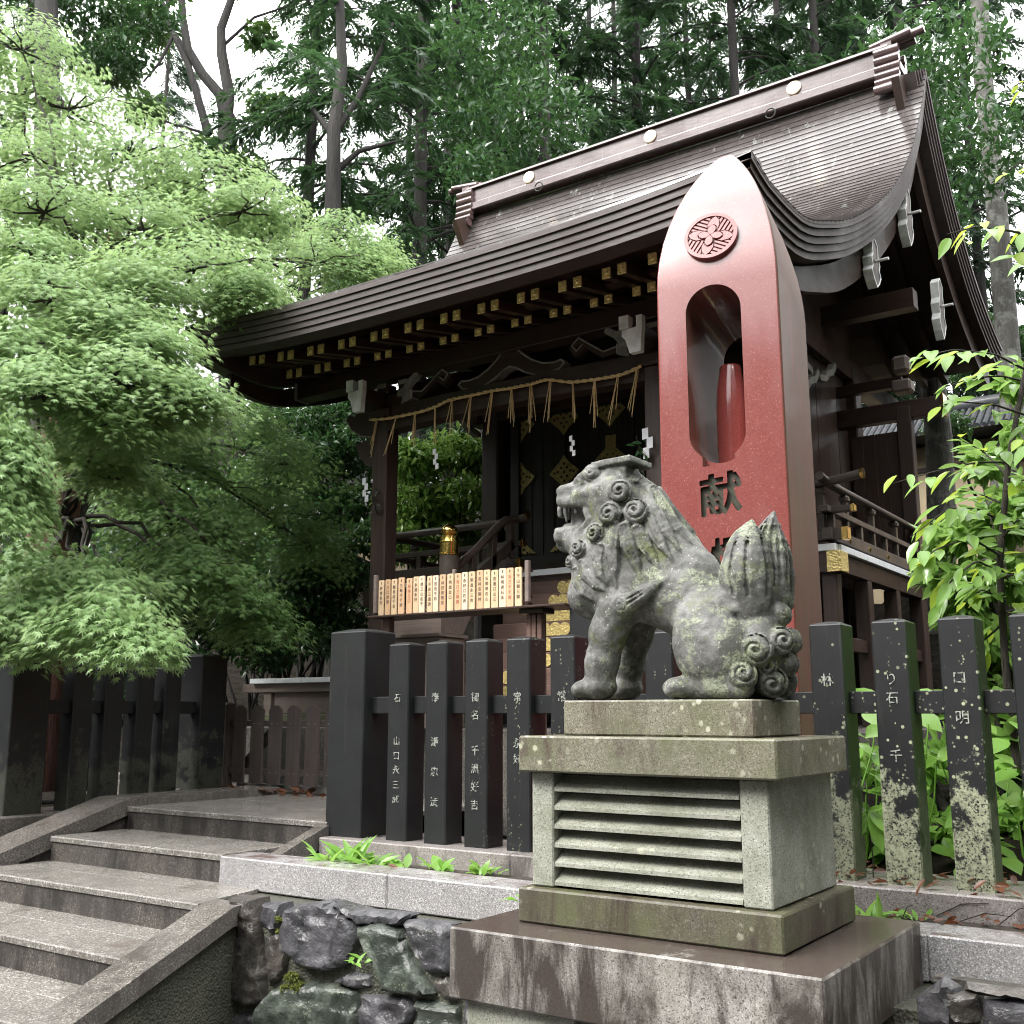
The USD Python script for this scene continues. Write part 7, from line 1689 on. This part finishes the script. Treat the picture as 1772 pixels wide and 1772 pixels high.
for pts, n, sz in (([(1775, 640, 0), (1720, 612, -0.2), (1650, 605, -0.3), (1590, 618, -0.35)], 11, 0.135), ([(1775, 660, 0.1), (1730, 650, 0), (1680, 655, 0), (1640, 668, 0)], 8, 0.13), ([(1780, 720, 0), (1720, 700, -0.2), (1660, 695, -0.2), (1625, 702, -0.3)], 9, 0.13),
                   ([(1745, 800, 0), (1690, 800, -0.2), (1620, 815, -0.3), (1540, 838, -0.4)], 9, 0.13), ([(1740, 820, 0), (1700, 780, 0.2), (1660, 760, 0.3)], 7, 0.12), ([(1730, 900, 0), (1690, 880, -0.1), (1640, 880, -0.2), (1575, 930, -0.2)], 11, 0.135),
                   ([(1728, 960, 0), (1680, 930, -0.2), (1620, 950, -0.3), (1580, 985, -0.3)], 12, 0.14), ([(1730, 990, 0), (1690, 970, -0.3), (1650, 1000, -0.3), (1620, 1040, -0.3)], 11, 0.14), ([(1740, 1040, 0), (1700, 1020, -0.1), (1670, 1040, 0)], 9, 0.13),
                   ([(1735, 930, 0), (1760, 900, -0.2), (1790, 890, -0.3)], 9, 0.14), ([(1740, 850, 0), (1770, 830, -0.2), (1800, 840, -0.3)], 8, 0.14), ([(1760, 740, 0), (1772, 760, -0.3), (1790, 790, -0.4)], 6, 0.16), ([(1732, 1000, 0), (1770, 990, -0.2), (1800, 1010, -0.3)], 9, 0.14),
                   ([(1735, 1080, 0), (1700, 1110, 0.1), (1690, 1150, 0.1)], 10, 0.12), ([(1740, 1120, 0), (1770, 1140, 0), (1790, 1170, 0)], 10, 0.12), ([(1745, 1000, 0.2), (1715, 900, 0.4), (1700, 840, 0.5)], 10, 0.12), ([(1740, 1060, 0.1), (1770, 1050, 0), (1790, 1060, 0)], 8, 0.13),
                   ([(1730, 870, 0.2), (1685, 850, 0.3), (1650, 850, 0.3)], 9, 0.12), ([(1735, 960, 0.3), (1690, 1010, 0.3), (1640, 1010, 0.3)], 10, 0.12)):
    leafy_branch(CH, pts, 5.0, int(n * 1.4), sz * 1.0, CY)
leafy_branch(CH, [(1800, 410, -0.6), (1740, 398, -0.9), (1690, 392, -1.0), (1640, 405, -1.1)], 4.6, 12, 0.115, ('cherry_yellow', 'cherry_yellow', 'cherry'), 0.75)
leafy_branch(CH, [(1800, 460, -0.6), (1772, 440, -0.8), (1745, 420, -0.9)], 4.6, 6, 0.12, ('cherry_yellow', 'cherry'), 0.7)
leafy_branch(CH, [(1810, 310, 0), (1770, 280, -0.1), (1725, 305, -0.1)], 5.0, 6, 0.085, 'cherry_yellow', 0.4)
leafy_branch(CH, [(1810, 130, 0), (1775, 140, -0.1), (1752, 150, -0.1)], 5.0, 5, 0.085, 'cherry_yellow', 0.4)
# unseen hedge added on the right to keep light off right-hand faces
HG = Thing('evergreen_hedge', 'unseen tall evergreen hedge added beyond the right edge to shade right-hand faces', 'hedge', (3.5, 3.5, 0.5))
hc = [np.array([x + 0.5 * math.sin(3 * y + z), y, z]) for x in (2.9, 4.6) for y in np.arange(-9, 15, 1.7) for z in (1.0, 2.6, 4.2, 5.8, 7.4, 9.0, 10.6)]
HG.part('foliage', crown_cloud(hc, [1.2] * len(hc), 42000, 0.30, 71), M['cedar_dark'], kind='stuff')
HG.part('trunk', join(*[tube([c * [1, 1, 0], c * [1, 1, 0] + [0, 0, 10.0]], [0.12, 0.06], 7) for c in hc[::12]]), M['bark_dark'], kind='stuff')
# unseen ring of foliage added behind the camera to darken reflections and side light
ring = rnd(92); nr = 22000
ang = ring.uniform(0.75, 2 * np.pi - 0.85, nr); dist = ring.uniform(21, 34, nr)
hg_ = (0.42 + 0.30 * meshkit.fbm(np.stack([np.cos(ang) * 5, np.sin(ang) * 5, 0 * ang], 1), 3)) * dist
P = np.stack([FWD[0] * np.cos(ang) * dist + RGT[0] * np.sin(ang) * dist, FWD[1] * np.cos(ang) * dist + RGT[1] * np.sin(ang) * dist, ring.uniform(0, 1, nr) * hg_], 1)
single('surrounding_wood', place(OVAL4, P, ring.normal(0, 1, (nr, 3)), ring.normal(0, 1, (nr, 3)), ring.uniform(1.0, 1.9, nr)), M['forest'], kind='stuff', label='unseen ring of dark foliage added around the camera to cut low sky light', category='wood')
# undergrowth behind the right-hand posts
shrub('right_undergrowth', 'mass of bright green undergrowth behind the right-hand stone posts', [(1460, 1330, 60, 0), (1500, 1440, 60, 0), (1580, 1320, 60, 0.2), (1600, 1440, 60, 0), (1690, 1300, 70, 0.2), (1700, 1420, 70, 0), (1780, 1300, 70, 0), (1790, 1420, 70, 0)], 5.5, 'weed', 1500, 0.105, 96, tmpl=OVAL)
shrub('cherry_backing', 'dense fresh green bush behind the long pointed leaves at the right edge', [(1730, 900, 60, 0), (1790, 860, 60, 0), (1700, 1000, 60, 0), (1770, 1000, 70, 0), (1720, 1110, 60, 0), (1780, 1120, 70, 0), (1700, 1200, 50, 0), (1790, 740, 50, 0), (1640, 930, 40, 0), (1630, 1000, 40, 0), (1660, 1060, 40, 0), (1700, 800, 40, 0.2), (1760, 660, 35, 0)], 5.6, 'cherry', 3000, 0.105, 97, tmpl=OVAL)
# leafy plants between the right-hand posts
for j, (u, d, n, lb) in enumerate(((1480, 5.2, 26, 'green plant behind the first gap of the right-hand stone posts'), (1590, 5.1, 34, 'bright leafy plant behind the gap left of the widest-lichened post'), (1700, 5.0, 38, 'bright leafy plant behind the rightmost gap of the stone posts'), (1790, 4.8, 22, 'leafy plant at the right picture edge behind the posts'))):
    b = at(u, 1500, d); b[2] = ground_z(b[0], b[1])
    T_ = Thing('leafy_plant', lb, 'plant', tuple(b))
    for k in range(5):
        a = gl.uniform(0, 6.28); top = b + [0.14 * math.cos(a), 0.14 * math.sin(a), gl.uniform(0.45, 0.85)]
        T_.part('stem', limb(b, top, 0.007, 0.003, 900 + j * 9 + k, 0.0, 6, 5), M['weed'], smooth=True)
    for k in range(n):
        a = gl.uniform(0, 6.28); h = gl.uniform(0.05, 0.85) ** 0.8
        q = b + [0.13 * math.cos(a) * gl.uniform(0.3, 1.5), 0.13 * math.sin(a) * gl.uniform(0.3, 1.5), h]
        A = np.array([math.cos(a), math.sin(a), -0.25]) - FWD * 0.25 + gl.normal(0, 0.2, 3); N = np.array([0, 0, 1.0]) - FWD * 0.5 + gl.normal(0, 0.25, 3)
        T_.part('leaf', place(oval(0.60, 0.12, 0.18), q[None], A[None], N[None], gl.uniform(0.10, 0.155)), M['weed' if k % 3 else 'cherry'], smooth=True)
# weeds in the planting strip and by the pedestal
def weed(name, label, b, n, L, up, seed, wid=0.2, mt='weed'):
    g = rnd(seed); T_ = Thing(name, label, 'plant', tuple(b))
    for k in range(n):
        a = g.uniform(0, 6.28); A = np.array([math.cos(a), math.sin(a), 0]) * g.uniform(0.3, 1.0) + [0, 0, up * g.uniform(0.4, 1.3)]
        q = np.asarray(b) + [g.normal(0, 0.05 * n / 20), g.normal(0, 0.025), 0.0]
        T_.part('leaf', place(oval(wid * g.uniform(0.7, 1.3), 0.1, g.uniform(0.2, 0.6)), q[None], A[None], (np.array([0, 0, 1.0]) - FWD * 0.4 + g.normal(0, 0.2, 3))[None], L * g.uniform(0.6, 1.15)), M[mt], smooth=True)
def soil_at(u, v): return on_z(u, v, 0.856)
weed('weed_clump', 'largest clump of bright green bladed weeds at the foot of the big end post', soil_at(592, 1498), 34, 0.17, 1.0, 1, 0.20)
weed('weed_clump', 'second bladed weed growing close right of the largest clump', soil_at(640, 1502), 22, 0.14, 0.8, 2, 0.22)
weed('weed_tuft', 'low leafy weed tuft second from the left in the planting strip', soil_at(685, 1504), 18, 0.075, 0.9, 3, 0.45)
weed('weed_tuft', 'low leafy weed tuft in the middle of the planting strip', soil_at(765, 1509), 16, 0.085, 0.9, 4, 0.45)
weed('weed_tuft', 'small leafy weed beside an orange fallen leaf near the pedestal', soil_at(838, 1513), 12, 0.08, 1.0, 5, 0.45)
weed('weed_tuft', 'small green sprout pressed against the left side of the pedestal', on_z(902, 1560, 0.89), 6, 0.07, 0.8, 6, 0.6)
weed('weed_tuft', 'bladed weed behind the right rear corner of the pedestal plinth', soil_at(1500, 1595), 14, 0.13, 0.7, 7, 0.22)
weed('weed_tuft', 'thin straggling weed in the right planting strip', soil_at(1570, 1590), 10, 0.09, 0.5, 8, 0.25)
# one taller sprig with long leaves before the right-hand posts
b = soil_at(1512, 1560); SP = Thing('tall_sprig', 'slender sprig with long drooping leaves in front of the first right-hand posts', 'plant', tuple(b))
tp = on_y(1500, 1405, b[1]); SP.part('stem', tube(np.array([b, (b + tp) / 2 + [0.01, 0, 0], tp]), [0.003, 0.0025, 0.002], 5), M['bark_twig'])
for (u0, v0), (u1, v1), w in (((1495, 1405), (1448, 1402), 0.3), ((1500, 1408), (1462, 1465), 0.42), ((1500, 1410), (1452, 1450), 0.42), ((1505, 1405), (1545, 1445), 0.4), ((1505, 1408), (1530, 1475), 0.38), ((1502, 1404), (1530, 1395), 0.3)):
    p0, p1 = on_y(u0, v0, b[1]), on_y(u1, v1, b[1] - 0.05); L = np.linalg.norm(p1 - p0)
    SP.part('leaf', place(oval(w, 0.12, 0.1), p0[None], (p1 - p0)[None], (-FWD + [0, 0, 0.5])[None], L), M['weed'], smooth=True)
b = on_y(620, 1668, 3.42); weed('wall_fern', 'small green fern growing from a joint of the rubble wall', b, 9, 0.06, 0.6, 12, 0.3)
g = rnd(44); mp = on_y(505, 1690, 3.46)
WALL.part('moss_cushion', crown_cloud([mp, mp + [0.04, 0, -0.03], mp + [-0.03, 0, -0.05], on_y(482, 1590, 3.46), on_y(484, 1610, 3.46)], [0.035, 0.035, 0.03, 0.018, 0.018], 1500, 0.012, 9), M['moss'], kind='stuff')
# fallen leaves
def litter(name, label, pts, n, size, seed):
    g = rnd(seed); P = np.array([pts[int(g.integers(len(pts)))] for _ in range(n)]) + np.stack([g.normal(0, 0.10, n), g.normal(0, 0.035, n), g.uniform(0.005, 0.035, n)], 1)
    single(name, place(OVAL, P, np.stack([g.normal(0, 1, n), g.normal(0, 1, n), g.normal(0, 0.3, n)], 1), np.array([0, 0, 1.0]) + g.normal(0, 0.5, (n, 3)), size * g.uniform(0.6, 1.2, n)), M['deadleaf'], label, 'fallen leaves', kind='stuff')
litter('fallen_leaves', 'drift of brown fallen leaves at the foot of the picket gate', [(-6.3, 5.60, 1.022), (-6.15, 5.62, 1.022), (-6.42, 5.58, 1.022), (-5.9, 5.66, 1.022), (-5.72, 5.68, 1.022)], 90, 0.085, 51)
litter('fallen_leaves', 'brown leaf litter around the feet of the right-hand stone posts', [(x, 4.38 + 0.3 * (i % 2), 0.95) for i, x in enumerate(np.arange(-1.6, -0.4, 0.12))], 90, 0.07, 52)
litter('fallen_leaves', 'few brown leaves in the planting strip left of the pedestal', [soil_at(650, 1507), soil_at(815, 1512), soil_at(560, 1490)], 10, 0.06, 53)
litter('fallen_leaves', 'leaves and bits on the soil right of the pedestal', [soil_at(u, 1600) for u in (1600, 1650, 1700, 1740)], 26, 0.05, 54)
g = rnd(45)
single('fallen_twigs', join(*[tube(np.array([q, q + d * 0.5 + [0, 0, 0.02], q + d]), [0.0018, 0.002, 0.001], 5) for q, d in [(soil_at(u, v) + [0, 0, 0.01], np.array([g.uniform(-0.3, 0.3), g.uniform(-0.06, 0.06), g.uniform(0, 0.08)])) for u, v in ((1560, 1600), (1620, 1590), (1660, 1600), (1700, 1595), (1730, 1605), (1640, 1580), (1760, 1590))]]), M['bark_twig'], 'thin fallen twigs on the soil right of the pedestal', 'twigs', kind='stuff')
# sprigs tied to the porch pillars
for u, v, y, lb in ((648, 865, 6.46, 'withered sprig tied to the left porch pillar'), (1108, 790, 6.44, 'green sprig tied to the right porch pillar beside the lantern')):
    q = on_y(u, v, y); T_ = Thing('pillar_sprig', lb, 'sprig', tuple(q)); g = rnd(int(u))
    T_.part('stem', tube(np.array([q + [0.02, 0, -0.12], q, q + [-0.02, -0.02, 0.15]]), [0.005, 0.004, 0.002], 5), M['bark_twig'])
    n = 10 if u < 700 else 16
    for k in range(n):
        A = g.normal(0, 1, 3) + [0, -0.3, -0.5]
        T_.part('leaf', place(OVAL, (q + [g.normal(0, 0.03), -0.01, g.uniform(-0.1, 0.12)])[None], A[None], (np.array([0, -1.0, 0.4]))[None], g.uniform(0.05, 0.08)), M['bush' if u > 700 else 'carved'], smooth=True)
